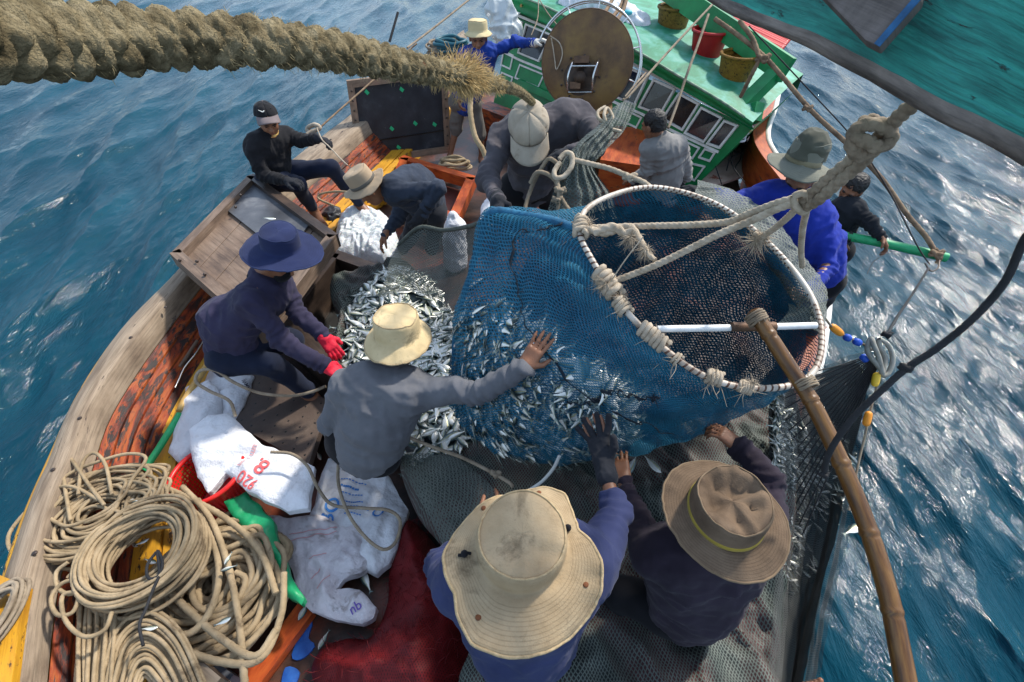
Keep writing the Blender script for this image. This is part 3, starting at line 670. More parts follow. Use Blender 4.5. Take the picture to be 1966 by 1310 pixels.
# ================================================================== OVERHEAD BEAM (teal, close to the camera)
TEAL = mat('teal_peeling_paint', [(.3, (.008, .10, .085)), (.46, (.018, .22, .175)), (.58, (.03, .31, .24)), (.7, (.025, .25, .26)), (.82, (.015, .13, .28))], scale=6, rough=.6, coord='UV', sc=(1, 3, 1), detail=9, dist=.3, bump=1.0, grain=.9, bdist=.004,
           wear=(.05, .042, .035), wscale=8, wpos=.64)
BEAMEDGE = mat('bare_beam_edge', [(.3, (.08, .066, .056)), (.5, (.20, .165, .14)), (.66, (.30, .25, .21)), (.8, (.03, .2, .2))], scale=7, rough=.75, coord='UV', sc=(1, 3, 1), grain=.8, bump=.7, bdist=.004, detail=8)
b_e = [(860, -260, 1.9), (1040, -165, 1.66), (1200, -80, 1.46), (1340, -8, 1.30), (1400, 28, 1.22), (1480, 60, 1.14), (1560, 98, 1.06), (1640, 140, 1.0), (1720, 185, .94), (1800, 230, .89), (1890, 275, .85), (1980, 328, .80), (2080, 395, .74), (2260, 520, .68), (2500, 700, .60)]
lowe = crom([P(*p) for p in b_e], n=110); edge = crom([P(u + 8, v - 20 - 34 * min(1, max(0, (i - 3) / 9)), d - .012) for i, (u, v, d) in enumerate(b_e)], n=110)
upper = crom([P(u + 75, v - 420, d * .94) for u, v, d in b_e], n=110)
rg = lambda a, s_: a + np.stack([vnoise(a, 26, s_) * .003, vnoise(a, 26, s_ + 1) * .003, vnoise(a, 14, s_ + 2) * .004], 1)
ob = thing('overhead_beam', P(1700, 100, .95), 'massive teal painted timber beam with peeling paint and a bare worn lower edge', 'beam')
dep = np.array([.05, .12, .10])
lo_, ed_, up_ = rg(lowe, 9), rg(edge, 9), upper
MB().grid(np.stack([up_] + [ed_ * (1 - s_) + up_ * s_ + 0 for s_ in (.8, .6, .4, .2)] + [ed_], 1)).build('painted_face', TEAL, ob)
MB().grid(np.stack([ed_, ed_ * .6 + lo_ * .4 - np.array([0, .004, .002]), lo_, lo_ + dep * .3, lo_ + dep], 1)).build('worn_edge', BEAMEDGE, ob)
MB().grid(np.stack([lo_ + dep, up_ + dep, up_], 1)).build('rear_face', TEAL, ob)
cp = [P(1520, -60, 1.0), P(1795, -60, .86), P(1770, 18, .875), P(1692, 106, .915), P(1665, 92, .925)]
nn = (cp[1] - cp[0]).cross(cp[3] - cp[0]).normalized(); nn = nn if nn.dot(Vector((0, 0, CAMZ)) - cp[0]) > 0 else -nn
cpl = thing('cross_timber', cp[3], 'grey timber end with a blue painted edge bolted across the teal beam', 'timber')
MB().prism([p + nn * .002 for p in cp], nn, .035).build('timber', mat('grey_timber', [(.3, (.07, .058, .052)), (.5, (.14, .115, .10)), (.7, (.20, .165, .15))], scale=6, rough=.75, coord='UV', sc=(3, 1, 1), grain=.8, bump=.6), cpl, smooth=False, bevel=.003)
eb = [P(1770, 18, .872), P(1692, 106, .912), P(1682, 100, .915), P(1755, 16, .878)]
MB().prism([p + nn * .0375 for p in eb], nn, .003).build('blue_edge', mat('blue_edge_paint', [(.3, (.01, .06, .14)), (.6, (.02, .13, .3))], scale=20, rough=.6, wear=(.1, .09, .08), wscale=20, wpos=.58), cpl, smooth=False)
# ================================================================== PEOPLE
SKIN = mat('skin_tan', [(.3, (.17, .070, .036)), (.7, (.27, .120, .062))], scale=14, rough=.5, bump=.15, bscale=150, sss=.08, spec=.45)
def cloth(name, c, f=1.35, rough=.88, **k):
    lo = tuple(x / f for x in c); hi = tuple(x * f for x in c)
    return mat(name, [(.3, lo), (.7, hi)], scale=5, rough=rough, bump=.35, bscale=260, spec=.15, sheen=.06, bdist=.002, **k)
HAIR = mat('black_hair', [(.3, (.006, .005, .005)), (.7, (.02, .017, .015))], scale=60, rough=.45, bump=.9, bscale=160, bdist=.006)
GLOVE = cloth('charcoal_knit', (.017, .018, .022), 1.6)
REDGLOVE = cloth('red_rubber', (.62, .02, .045), 1.2, .55)
WHITEGLOVE = cloth('white_knit', (.55, .53, .48), 1.2)
EYEM = mat('eye_dark', [(.5, (.012, .008, .006))], rough=.2, bump=0); LIP = mat('lip', [(.5, (.20, .06, .045))], rough=.5, bump=0)
NAVYTR = cloth('navy_trousers', (.010, .014, .030), 1.4); BLACKTR = cloth('black_trousers', (.008, .008, .010), 1.5)
def frame(d, n):
    d = vec(d); d /= np.linalg.norm(d); n = vec(n); n = n - d * (n @ d); n /= np.linalg.norm(n) + 1e-9
    return d, n, np.cross(d, n)
def hand(s, w, d, n, side=1, curl=.5, g=0.0, spread=.12, sc=1.0):
    """palm plus five separate bent fingers; n points out of the palm, side gives the thumb's side"""
    d, n, t = frame(d, n); t = t * side; w = vec(w)
    s.cone(w - d * .02, w + d * .02, .024 + g, .026 + g, .02)
    for o in (-.026, -.009, .009, .026): s.cone(w + d * .012 + t * o * .75, w + (d * .082 + t * o) * sc, .0155 + g, .0125 + g, .014)
    for o, l, r in ((.029, .9, .0088), (.010, 1.02, .0092), (-.010, .96, .0088), (-.029, .76, .0078)):
        p = w + (d * .086 + t * o) * sc; a = curl * .55
        for k, (L, ra, rb) in enumerate(((.040, r, r * .96), (.026, r * .96, r * .9), (.021, r * .9, r * .72))):
            e = d * math.cos(a) + n * math.sin(a) + t * (o / .029) * spread * math.cos(a); e /= np.linalg.norm(e)
            q = p + e * L * l * sc; s.cone(p, q, ra + g, rb + g, .003); p = q; a += curl * (.75 if k == 0 else .55)
    p = w + d * .022 + t * .026; e = d * .62 + t * .72 + n * (.2 + .3 * curl); e /= np.linalg.norm(e); q = p + e * .045 * sc; s.cone(p, q, .0145 + g, .0105 + g, .01)
    e = d * .85 + t * (.35 - .3 * curl) + n * (.25 + .5 * curl); e /= np.linalg.norm(e); s.cone(q, q + e * .034 * sc, .0105 + g, .0085 + g, .004)
def foot(s, a, toe, up_=(0, 0, 1), big=1):
    a = vec(a); d, n, t = frame(vec(toe) - a, up_); t = t * big
    s.cone(a - d * .045 - n * .045, a + d * .05 - n * .035, .032, .033, .03); s.cone(a, a - d * .01 - n * .04, .036, .04, .03)
    for o in (-.024, 0, .024): s.cone(a + d * .03 + t * o * .6 - n * .035, a + d * .135 + t * o - n * .055, .028, .018, .025)
    for k, o in enumerate((.032, .015, .0, -.014, -.027)):
        r = .0135 if k == 0 else .0095 - k * .0004; L = .05 - k * .007
        s.cone(a + d * .135 + t * o - n * .057, a + d * (.135 + L) + t * o * 1.12 - n * .063, r, r * .92, .004)
def head(s, c, f, u, sc=1.0):
    f, u, r = frame(f, u); A = (r, f, u); c = vec(c); p = lambda x, y, z: c + (r * x + f * y + u * z) * sc
    E = lambda q, rad, k=.02: s.ell(q, np.array(rad) * sc, A, k)
    E(p(0, -.012, .028), (.076, .096, .088)); E(p(0, .018, -.035), (.062, .072, .080), .03); E(p(0, .05, -.083), (.034, .030, .028), .03)
    E(p(.036, .058, -.028), (.022, .02, .02), .02); E(p(-.036, .058, -.028), (.022, .02, .02), .02)                # cheeks
    E(p(0, .079, .02), (.052, .014, .012), .015)                                                                  # brow
    s.cone(p(0, .086, .008), p(0, .107, -.027), .0085 * sc, .0135 * sc, .008); E(p(.012, .094, -.03), (.009, .009, .007), .006); E(p(-.012, .094, -.03), (.009, .009, .007), .006)
    E(p(0, .088, -.051), (.022, .010, .006), .006); E(p(0, .086, -.061), (.019, .010, .006), .006)                # lips
    for sg in (1, -1): E(p(sg * .078, -.006, -.012), (.010, .022, .032), .008)
    return p
def cut(v, q, keep): return v, q[keep[q].all(1)]
def person(label, J, look):
    """J: world joints. look: materials and options. One blended skin for the whole body; clothes, hat, hair and gloves as parts."""
    J = {k: vec(x) for k, x in J.items()}
    sL, sR, pel, neck, hd = J['sL'], J['sR'], J['pel'], J['neck'], J['head']
    lat = sR - sL; lat /= np.linalg.norm(lat); spine = (sL + sR) / 2 - pel; spine /= np.linalg.norm(spine)
    hl = lat - spine * (lat @ spine); hl /= np.linalg.norm(hl); hl = J.get('hipdir', hl); hl = hl / np.linalg.norm(hl)
    hL, hR = pel - hl * .085, pel + hl * .085; mid = (sL + sR) / 2; fw = np.cross(spine, lat); g = look.get('girth', 1.0)
    belly = J.get('waist', lerp(mid, pel, .55))
    base = pel.copy(); base[2] = min(J[k][2] for k in ('aL', 'aR') if k in J) if 'aL' in J else pel[2] - .3
    root = thing('person', base, label, 'person')
    def torso(s, d):
        s.cone(lerp(mid, sL, .5), lerp(belly, hL, .6), .098 * g + d, .090 * g + d, .05); s.cone(lerp(mid, sR, .5), lerp(belly, hR, .6), .098 * g + d, .090 * g + d, .05)
        s.cone(mid - spine * .03, belly, .105 * g + d, .105 * g + d, .05); s.cone(belly, pel, .112 * g + d, .118 * g + d, .05)
        s.cone(lerp(mid, sL, .9), lerp(mid, sR, .9), .062 + d, .062 + d, .05); s.cone(mid, lerp(mid, neck, .75), .075 + d, .058 + d, .05)
    def arm(s, S, E, W, d, upto=1.0):
        s.cone(S, E, .056 * look.get('arm', 1) + d, .044 * look.get('arm', 1) + d, .035)
        if upto > .5: s.cone(E, lerp(E, W, (upto - .5) * 2), .043 * look.get('arm', 1) + d, (.043 - .014 * (upto - .5) * 2) * look.get('arm', 1) + d, .02)
    def leg(s, H, K, A, d, upto=1.0):
        s.cone(H, K, .088 + d, .060 + d, .04)
        if upto > .5: s.cone(K, lerp(K, A, (upto - .5) * 2), .058 + d, .042 + d, .02); 
    # --- body
    s = SDF(); torso(s, -.012); f = J['face'] if 'face' in J else vec((0, -1, 0)); u_ = J.get('up', hd - neck)
    for S in 'LR':
        if 'e' + S in J: arm(s, J['s' + S], J['e' + S], J['w' + S], -.010)
    for S, H in (('L', hL), ('R', hR)):
        if 'k' + S in J:
            leg(s, H, J['k' + S], J['a' + S], -.012)
            if 't' + S in J: foot(s, J['a' + S], J['t' + S], big=1 if S == 'L' else -1)
    s.cone(mid, neck, .06, .052, .03); s.cone(neck, hd - vec(u_) / np.linalg.norm(u_) * .05, .054, .052, .02); p = head(s, hd, f, u_, look.get('hs', 1.0))
    bare = look.get('bare', '')
    for S in 'LR':
        if 'd' + S in J: hand(s, J['w' + S], J['d' + S] - J['w' + S], J.get('n' + S, vec((0, 0, -1))), J.get('side' + S, 1), look.get('curl' + S, .6), 0, sc=look.get('handsc', 1.0))
    MB().add(*s.mesh(look.get('h', .0065))).build('body', SKIN, root)
    # --- face details
    for sg in (1, -1):
        ff, uu, rr = frame(f, u_); k_ = look.get('hs', 1.0)
        MB().ball(p(sg * .031, .082, .004), np.array((.012, .006, .0055)) * k_, axes=(rr, ff, uu), n=7).build('eye', EYEM, root)
        MB().tube([p(sg * .014, .094, .017), p(sg * .032, .091, .023), p(sg * .050, .078, .016)], [.004, .005, .0025], 5).build('eyebrow', HAIR, root)
    MB().tube([p(-.022, .091, -.056), p(0, .099, -.055), p(.022, .091, -.056)], [.002, .004, .002], 5).build('mouth', LIP, root)
    # --- shirt
    s = SDF(); torso(s, .006); up2 = look.get('sleeve', 1.0)
    for S in 'LR':
        if 'e' + S in J: arm(s, J['s' + S], J['e' + S], J['w' + S], .004, up2)
    v, q = s.mesh(look.get('hc', .009)); nrm = vnormals(v, q); sd = look.get('seed', 1); am = look.get('fold', .009)
    st = np.c_[v @ lat, v @ spine * 1.9, v @ fw]
    v = v + nrm * (am * 1.7 * wrinkle(st, 5, sd) * .8 + .0045 * wrinkle(v * np.array([1, 1, .6]), 15, sd + 3) + .0012 * wrinkle(v, 45, sd + 4))[:, None]
    for S in 'LR':
        if 'e' + S in J and up2 > .5:                                    # bunched rings of cloth at the bent elbow and cuff
            for c, a in ((J['e' + S], J['w' + S] - J['s' + S]), (J['w' + S], J['w' + S] - J['e' + S])):
                dd = np.linalg.norm(v - c, axis=1); a = a / np.linalg.norm(a)
                v += nrm * (.0065 * np.sin((v - c) @ a * 150 + vnoise(v, 14, sd) * 3) * np.clip(1 - dd / .16, 0, 1))[:, None]
    keep = np.ones(len(v), bool)
    if look.get('shirt'): MB().add(v, q, np.stack([st[:, 0], st[:, 1]], 1)).build('shirt', look['shirt'], root)
    c_ = look.get('collar')
    if c_:
        a, b, w = frame(hd - mid, fw); th = np.linspace(0, 2 * np.pi, 12, endpoint=False)
        MB().tube([lerp(mid, neck, .8) + (w * math.cos(t) + b * math.sin(t)) * .066 for t in th], .014, 6, closed=True).build('collar', c_, root)
    # --- trousers
    if 'kL' in J and look.get('trousers'):
        s = SDF(); s.cone(hL, hR, .105, .105, .05); s.cone(pel, lerp(pel, belly, .55), .115 * g, .112 * g, .05); cutl = look.get('leglen', .97)
        leg(s, hL, J['kL'], J['aL'], .008, cutl); leg(s, hR, J['kR'], J['aR'], .008, cutl)
        v, q = s.mesh(.010); nrm = vnormals(v, q); v = v + nrm * (.010 * wrinkle(v * np.array([1, 1, .7]), 6, sd + 9))[:, None]
        MB().add(v, q, v[:, :2]).build('trousers', look['trousers'], root)
    for S in 'LR':
        if S in look.get('gloves', ''):
            s = SDF(); hand(s, J['w' + S], J['d' + S] - J['w' + S], J.get('n' + S, vec((0, 0, -1))), J.get('side' + S, 1), look.get('curl' + S, .6), .0042, spread=look.get('spread', .16), sc=look.get('handsc', 1.0))
            a = J['w' + S] - J['e' + S]; a /= np.linalg.norm(a); s.cone(J['w' + S] - a * .05, J['w' + S] + a * .01, .040, .036, .015)
            v, q = s.mesh(.004); v = v + vnormals(v, q) * (.0015 * wrinkle(v, 40, sd))[:, None]
            MB().add(v, q, v[:, :2]).build('glove', look['glove'], root)
    if look.get('hair'):
        ff, uu, rr = frame(f, u_); s = SDF(); k_ = look.get('hs', 1.0)
        s.ell(p(0, -.022, .042), np.array((.083, .096, .086)) * k_, (rr, ff, uu)); s.ell(p(0, -.05, -.01), np.array((.076, .066, .075)) * k_, (rr, ff, uu))
        v, q = s.mesh(.006); l = (v - vec(p(0, 0, 0))) / k_; y, z = l @ ff, l @ uu
        v = v + vnormals(v, q) * (.004 * wrinkle(v, 55, sd))[:, None]; lim = -.045 + .09 * np.clip((y + .03) / .09, 0, 1)
        keep = (z > lim); v, q = cut(v, q, keep); MB().add(v, q).build('hair', HAIR, root, solid=.004)
    if look.get('collar2'): pass
    # report of limb lengths, for checking proportions while building
    root['lengths'] = ' '.join('%s %.2f' % (a + b, np.linalg.norm(J[a] - J[b])) for a, b in (('sL', 'sR'), ('neck', 'pel'), ('sL', 'eL'), ('eL', 'wL'), ('sR', 'eR'), ('eR', 'wR'), ('kL', 'aL'), ('kR', 'aR')) if a in J and b in J) + (' thigh %.2f %.2f' % (np.linalg.norm(hL - J['kL']), np.linalg.norm(hR - J['kR'])) if 'kL' in J else '')
    return root
def brimhat(parent, c, axis, fwd, rc, hc, brim, droop, m, seed=1, band=None, bandm=None, squash=.9, dent=0, edge=None, crease=.012, bandh=.02, dents=()):
    """soft hat: crown with seam and dents, then a brim whose width(theta) and droop(theta) may vary; th=0 is the wearer's front"""
    u, f, r = frame(axis, fwd); r = -r; c = vec(c); NT = 112; th = np.linspace(0, 2 * np.pi, NT + 1); ct, st = np.cos(th), np.sin(th)
    radial = f[None] * ct[:, None] + (r * squash)[None] * st[:, None]; rows, v_ = [], []
    prof = [(0.0, 1.0), (.25, 1.0), (.5, .985), (.72, .96), (.86, .92), (.93, .875), (.955, .82), (.965, .74), (.975, .6), (.985, .42), (.99, .22), (1.0, 0.0)]
    L = 0
    for k, (a, b) in enumerate(prof): rows.append(c + radial * (rc * a) + u * (hc * b)); v_.append(a * rc if b > .8 else rc + (1 - b) * hc)
    bw = np.array([brim(t) for t in th]); dr = np.array([droop(t) for t in th]); nb = 11
    for k in range(1, nb + 1):
        t = k / nb; rows.append(c + radial * (rc + bw * t)[:, None] + u[None] * (-(dr * t ** 1.35))[:, None]); v_.append(rc + hc + t * bw.mean())
    g = np.stack(rows, 0); kk = len(prof)
    d = wrinkle(g.reshape(-1, 3), 11, seed).reshape(g.shape[:2]); d2 = vnoise(g.reshape(-1, 3), 9, seed + 5).reshape(g.shape[:2])
    amp = np.array([crease * (1 if k < 9 else .8) if k < kk else .005 + .004 * (k - kk) / nb for k in range(len(rows))])
    g = g + u * ((d * .55 + d2 * .6) * amp[:, None])[..., None]
    if dent: 
        x = np.array([max(0, 1 - (a / .8)) if b > .8 else 0 for a, b in prof] + [0] * nb); g = g - u * (x * dent)[:, None, None]
    for x_, y_, r_, dp_ in dents:                                        # pinches pressed into the soft crown
        l_ = g[:9] - c; g[:9] = g[:9] - u * (dp_ * np.exp(-(((l_ @ f - x_) ** 2 + (l_ @ r - y_) ** 2) / r_ ** 2)))[..., None]
    jag = vnoise(g[-1] * 1, 60, seed + 8) * .0025; g[-1] += radial * jag[:, None]
    uv = np.stack([np.repeat(th[None] * rc * 1.3, len(rows), 0), np.repeat(np.array(v_)[:, None], NT + 1, 1)], -1)
    hat = MB().grid(g, uv, wrap=True).build('hat', m, parent, solid=.0045)
    if edge: MB().tube(list(g[-1][:-1]), .0045, 6, closed=True, ds=.012).build('hat_brim_edge', edge, hat)
    MB().tube([p + u * .004 for p in list(g[5][:-1:3])], .003, 5, closed=True, ds=.01).build('hat_crown_seam', edge or m, hat)
    if bandm is not None:
        lo, hi = g[kk - 2] * .6 + g[kk - 1] * .4, g[kk - 4]
        hh = bandh / hc
        a = c + radial * (rc * 1.012) + u * (hc * .05); b = c + radial * (rc * 1.0) + u * (hc * .05 + bandh)
        MB().grid(np.stack([a, a + radial * .004 + u * .003, b + radial * .004 - u * .003, b], 0)).build('hat_band', bandm, hat)
    hat['g'] = 0
    return hat, (lambda t, k: c + (f * math.cos(t) + r * squash * math.sin(t)) * k), g
def cap(parent, c, axis, fwd, m, visor, rc=.098, hc=.115, seed=2, tip=.085):
    u, f, r = frame(axis, fwd); r = -r; c = vec(c); NT = 72; th = np.linspace(0, 2 * np.pi, NT + 1)
    radial = (f * 1.08)[None] * np.cos(th)[:, None] + (r * .90)[None] * np.sin(th)[:, None]
    rows = [c + radial * (rc * math.cos(e) ** .85 if e < 1.57 else 0) + u * hc * math.sin(e) for e in np.linspace(1.5708, 0, 12)]
    g = np.stack(rows, 0); g[0] = c + u * hc
    seam = np.abs(np.sin(th * 3)) ** .4; g = g + (g - c) * ((seam - 1) * .05)[None, :, None] + u * (wrinkle(g.reshape(-1, 3), 13, seed).reshape(g.shape[:2]) * .007)[..., None]
    hat = MB().grid(g, np.stack([np.repeat(th[None] * rc, 12, 0), np.repeat(np.linspace(0, .15, 12)[:, None], NT + 1, 1)], -1)).build('cap', m, parent, solid=.003)
    MB().ball(c + u * (hc + .002), .008, n=6).build('cap_button', visor, hat)
    a = np.linspace(-1.12, 1.12, 30); rr = []
    for k in np.linspace(0, 1, 8):
        base = c + (f * 1.08)[None] * np.cos(a)[:, None] * rc + (r * .9)[None] * np.sin(a)[:, None] * rc
        ext = f[None] * (tip * (np.cos(a * .95) ** .55))[:, None] + r[None] * (np.sin(a) * .006)[:, None]
        rr.append(base + ext * k - u[None] * (.030 * k ** 1.2 * 1 + .030 * np.sin(a) ** 2 * k)[:, None] + u * .004)
    MB().grid(np.stack(rr, 0)).build('visor', visor, hat, solid=.004)
    for t in (.6, 2.1, -.6, -2.1): MB().ball(c + (f * 1.08 * math.cos(t) + r * .9 * math.sin(t)) * rc * .82 + u * hc * .60, .005, n=5).build('eyelet', mat('eyelet_dark', [(.5, (.02, .02, .02))]), hat)
    return hat, u, f, r

CANVAS = mat('beige_canvas', [(.28, (.20, .14, .078)), (.42, (.33, .24, .14)), (.58, (.41, .31, .19)), (.75, (.29, .225, .145))], scale=5, rough=.92, bump=.55, bscale=170, coord='Object', rings=.0065, bdist=.003, detail=7, spec=.15,
             wear=(.17, .125, .075), wscale=5, wpos=.53, wsharp=.14, spots=((.16, .07, .025), 9, .765))
CANVAS_E = mat('canvas_edge', [(.3, (.30, .21, .11)), (.7, (.50, .38, .22))], scale=60, rough=.95, bump=.6, bscale=200)
BROWNHAT = mat('brown_canvas', [(.3, (.085, .058, .038)), (.5, (.145, .10, .066)), (.7, (.20, .142, .095))], scale=6, rough=.92, bump=.6, bscale=180, bdist=.003, rings=.0085, spec=.15, wear=(.11, .08, .055), wscale=5, wpos=.64, wsharp=.06)
YELBAND = cloth('yellow_band', (.27, .20, .035), 1.3); KHAKIB = cloth('khaki_band', (.22, .19, .12), 1.2); STITCH = cloth('stitch_brown', (.17, .12, .075), 1.2)
NAVYHAT = cloth('navy_hat_cloth', (.017, .024, .070), 1.25, rings=.012); TANHAT = cloth('tan_felt', (.36, .27, .18), 1.15); STRAWHAT = cloth('cream_hat_cloth', (.56, .46, .26), 1.15)
OLIVE = cloth('olive_canvas', (.088, .088, .066), 1.25); OLIVE2 = cloth('olive_brim', (.17, .17, .135), 1.15, rings=.011); CREAMCAP = mat('cream_cap_cloth', [(.3, (.28, .235, .18)), (.6, (.39, .335, .265))], scale=7, rough=.92, bump=.5, bscale=120, bdist=.003, spec=.15, wear=(.16, .12, .08), wscale=6, wpos=.57, wsharp=.12)
BLUECAP = cloth('black_cap_cloth', (.012, .012, .014), 1.4); VISORG = cloth('grey_visor', (.16, .13, .13), 1.2)
up3 = vec((0, 0, 1))
def jv(**k): return {a: vec(b) for a, b in k.items()}
# ---- man in the beige canvas hat, lower middle
J = jv(head=P(1003, 1105, 1.36), neck=P(1000, 1135, 1.47), sL=P(872, 1120, 1.55), sR=P(1148, 1075, 1.55), pel=P(1010, 1225, 2.02), waist=P(1000, 1215, 1.78),
         eL=P(850, 1085, 1.74), wL=P(915, 1010, 1.93), dL=P(950, 980, 2.0), nL=vec((0, 1, -.3)), eR=P(1182, 985, 1.74), wR=P(1160, 893, 1.86), dR=P(1142, 815, 1.92), nR=vec((-.5, .4, .8)), sideR=1,
         kL=P(930, 1120, 2.25), kR=P(1090, 1110, 2.25), aL=P(930, 1200, 2.55), aR=P(1080, 1200, 2.55), tL=P(930, 1140, 2.6), tR=P(1085, 1140, 2.6), face=vec((-.05, .8, -.75)), up=vec((0, .55, .8)))
p1 = person('man in stained beige canvas hat and indigo polo, one gloved hand on the net', J,
            dict(shirt=cloth('indigo_polo', (.027, .034, .088), 1.25), trousers=BLACKTR, sleeve=.60, gloves='R', glove=GLOVE, curlR=.30, spread=.55, girth=1.42, arm=1.0, seed=1, fold=.008, handsc=1.12, h=.006))
hc_ = P(1000, 1048, 1.30); hk = 1.27 / 940
HO = [(945, 926), (905, 950), (893, 990), (884, 1030), (858, 1062), (845, 1100), (850, 1140), (875, 1178), (925, 1218), (985, 1242), (1040, 1244), (1085, 1228), (1112, 1190), (1122, 1150), (1143, 1115), (1151, 1075), (1140, 1045), (1118, 1010), (1080, 975), (1040, 953), (990, 930)]
ho_a = np.array([math.atan2(-(u - 1000), -(v - 1062)) for u, v in HO]) % (2 * math.pi); ho_r = np.array([math.hypot(u - 1000, v - 1062) for u, v in HO]) * hk
k_ = np.argsort(ho_a); ho_a, ho_r = ho_a[k_], ho_r[k_]; rc1 = .118
def bw1(t): return float(np.interp(t % (2 * math.pi), np.r_[ho_a[-1] - 6.28318, ho_a, ho_a[0] + 6.28318], np.r_[ho_r[-1], ho_r, ho_r[0]])) - rc1
h1, at1, g1 = brimhat(p1, vec(hc_) - vec((0, 0, .005)), vec((.02, -.06, 1)), (0, 1, 0), rc1, .098, bw1, lambda t: .022 + .022 * math.cos(2 * t + .6) + .016 * math.sin(3 * t) + .012 * math.cos(5 * t), CANVAS, 3, squash=1.0, dent=.010, edge=CANVAS_E, crease=.018, dents=((.05, .05, .03, .012), (-.04, -.05, .035, .012), (-.05, .05, .03, .010)))
for t in (1.25, 4.55):                                                 # black cord knots through the brim eyelets
    i = int(t / 6.2832 * 112); a, b = g1[13][i], g1[17][i]
    MB().tube([a + up3 * .008, lerp(a, b, .4) + up3 * .016, lerp(a, b, .7) + up3 * .006, b + up3 * .009], .0045, 6).ball(lerp(a, b, .5) + up3 * .012, .010, n=6).build('cord_knot', BLACKTR, h1)
for t in (.35, 2.1, 3.75, 5.5):
    i = int(t / 6.2832 * 112); MB().ball(g1[18][i] + up3 * .002, (.008, .008, .003), n=6).build('rusty_eyelet', mat('eyelet_rust', [(.3, (.10, .03, .01)), (.7, (.2, .07, .02))], scale=60, rough=.8), h1)
# ---- man in the brown hat, lower right
J = jv(head=P(1388, 1010, 1.68), neck=P(1378, 1050, 1.77), sL=P(1250, 1075, 1.83), sR=P(1462, 1060, 1.82), pel=P(1315, 1165, 2.2), waist=P(1345, 1135, 2.0),
         eL=P(1222, 985, 2.0), wL=P(1198, 925, 2.12), dL=P(1190, 885, 2.17), nL=vec((.3, .3, -.9)), sideL=1, eR=P(1482, 925, 1.95), wR=P(1418, 858, 2.06), dR=P(1375, 822, 2.08), nR=vec((-.7, .5, -.3)), sideR=-1,
         kL=P(1195, 1140, 2.22), kR=P(1330, 1050, 2.3), aL=P(1150, 1200, 2.55), aR=P(1300, 1100, 2.6), face=vec((-.15, .8, -.6)), up=vec((0, .5, .8)))
p2 = person('man crouching at lower right in a wide brown hat with yellow band and plum shirt', J,
            dict(shirt=cloth('plum_shirt', (.024, .018, .028), 1.35), trousers=BLACKTR, girth=1.2, seed=4, curlL=.5, curlR=1.0, fold=.010, h=.006))
h2, at2, g2 = brimhat(p2, P(1392, 985, 1.585), (-.02, -.03, 1), (-.2, 1, 0), .122, .098, lambda t: .080 + .006 * math.cos(2 * t + 1), lambda t: .022 + .010 * math.cos(2 * t), BROWNHAT, 8, bandm=YELBAND, edge=STITCH, crease=.030, dent=.012, dents=((.03, .03, .030, .050), (-.035, .05, .022, .035), (.0, -.045, .030, .038), (.065, -.02, .022, .04), (-.06, -.02, .026, .036), (.02, .08, .02, .04)), squash=.94, bandh=.018)
# ---- man in grey with the cream bucket hat, centre
J = jv(head=P(766, 662, 2.34), neck=P(752, 700, 2.36), sL=P(662, 742, 2.30), sR=P(818, 752, 2.28), pel=P(702, 862, 2.48), waist=P(722, 815, 2.36),
         eL=P(635, 815, 2.42), wL=P(665, 745, 2.58), dL=P(690, 720, 2.62), nL=vec((0, 0, -1)), eR=P(925, 752, 2.10), wR=P(1006, 706, 2.0), dR=P(1036, 660, 1.985), nR=vec((.3, .75, -.3)), sideR=-1,
         kL=P(655, 800, 2.85), kR=P(770, 800, 2.85), aL=P(640, 830, 3.2), aR=P(750, 850, 3.2), face=vec((.1, .85, -.6)), up=vec((.05, .45, .8)))
p3 = person('man in grey top and cream bucket hat, back turned, reaching to the net', J,
            dict(shirt=cloth('grey_jersey', (.120, .122, .134), 1.18), trousers=BLACKTR, bare='R', curlR=.12, seed=6, fold=.008, girth=1.14, h=.006))
h3, at3, g3 = brimhat(p3, P(764, 640, 2.26), (.02, .12, 1), (.1, 1, 0), .112, .10, lambda t: .052 + .012 * math.cos(t - 3.1) , lambda t: .030 + .014 * math.cos(t - 3.1), mat('cream_hat_worn', [(.3, (.44, .33, .17)), (.6, (.60, .47, .27))], scale=6, rough=.92, bump=.4, bscale=200, spec=.15, wear=(.24, .2, .12), wscale=6, wpos=.58, wsharp=.12), 12, edge=CANVAS_E, crease=.016, squash=.92)
# ---- man in the navy hat, left
J = jv(head=P(530, 500, 2.78), neck=P(500, 528, 2.86), sL=P(540, 548, 3.0), sR=P(482, 582, 2.76), pel=P(455, 672, 3.02), waist=P(428, 612, 2.92),
         eR=P(535, 650, 2.84), wR=P(622, 702, 2.92), dR=P(662, 722, 2.95), nR=vec((0, 0, -1)), eL=P(572, 600, 3.02), wL=P(622, 648, 3.0), dL=P(648, 684, 3.0), nL=vec((0, .2, -1)), sideL=1,
         kR=P(520, 700, 3.0), aR=P(592, 752, 3.32), tR=P(640, 790, 3.34), kL=P(560, 655, 3.2), aL=P(548, 640, 3.62), tL=P(580, 640, 3.66), face=vec((.75, -.1, -.65)), up=vec((.5, -.1, .85)), hipdir=vec((-.55, -.8, 0)))
p4 = person('man in wide navy hat, dark purple shirt and red gloves bending over the fish hold', J,
            dict(shirt=cloth('purple_shirt', (.030, .027, .055), 1.3), trousers=NAVYTR, gloves='LR', glove=REDGLOVE, seed=8, fold=.010, collar=BLACKTR))
h4, at4, g4 = brimhat(p4, P(540, 474, 2.68), (.16, -.05, 1), (1, -.1, 0), .102, .105, lambda t: .106 + .006 * math.cos(2 * t), lambda t: .028 + .014 * math.cos(2 * t + .4), NAVYHAT, 15, edge=cloth('navy_edge', (.02, .03, .08)), crease=.012, squash=.92)
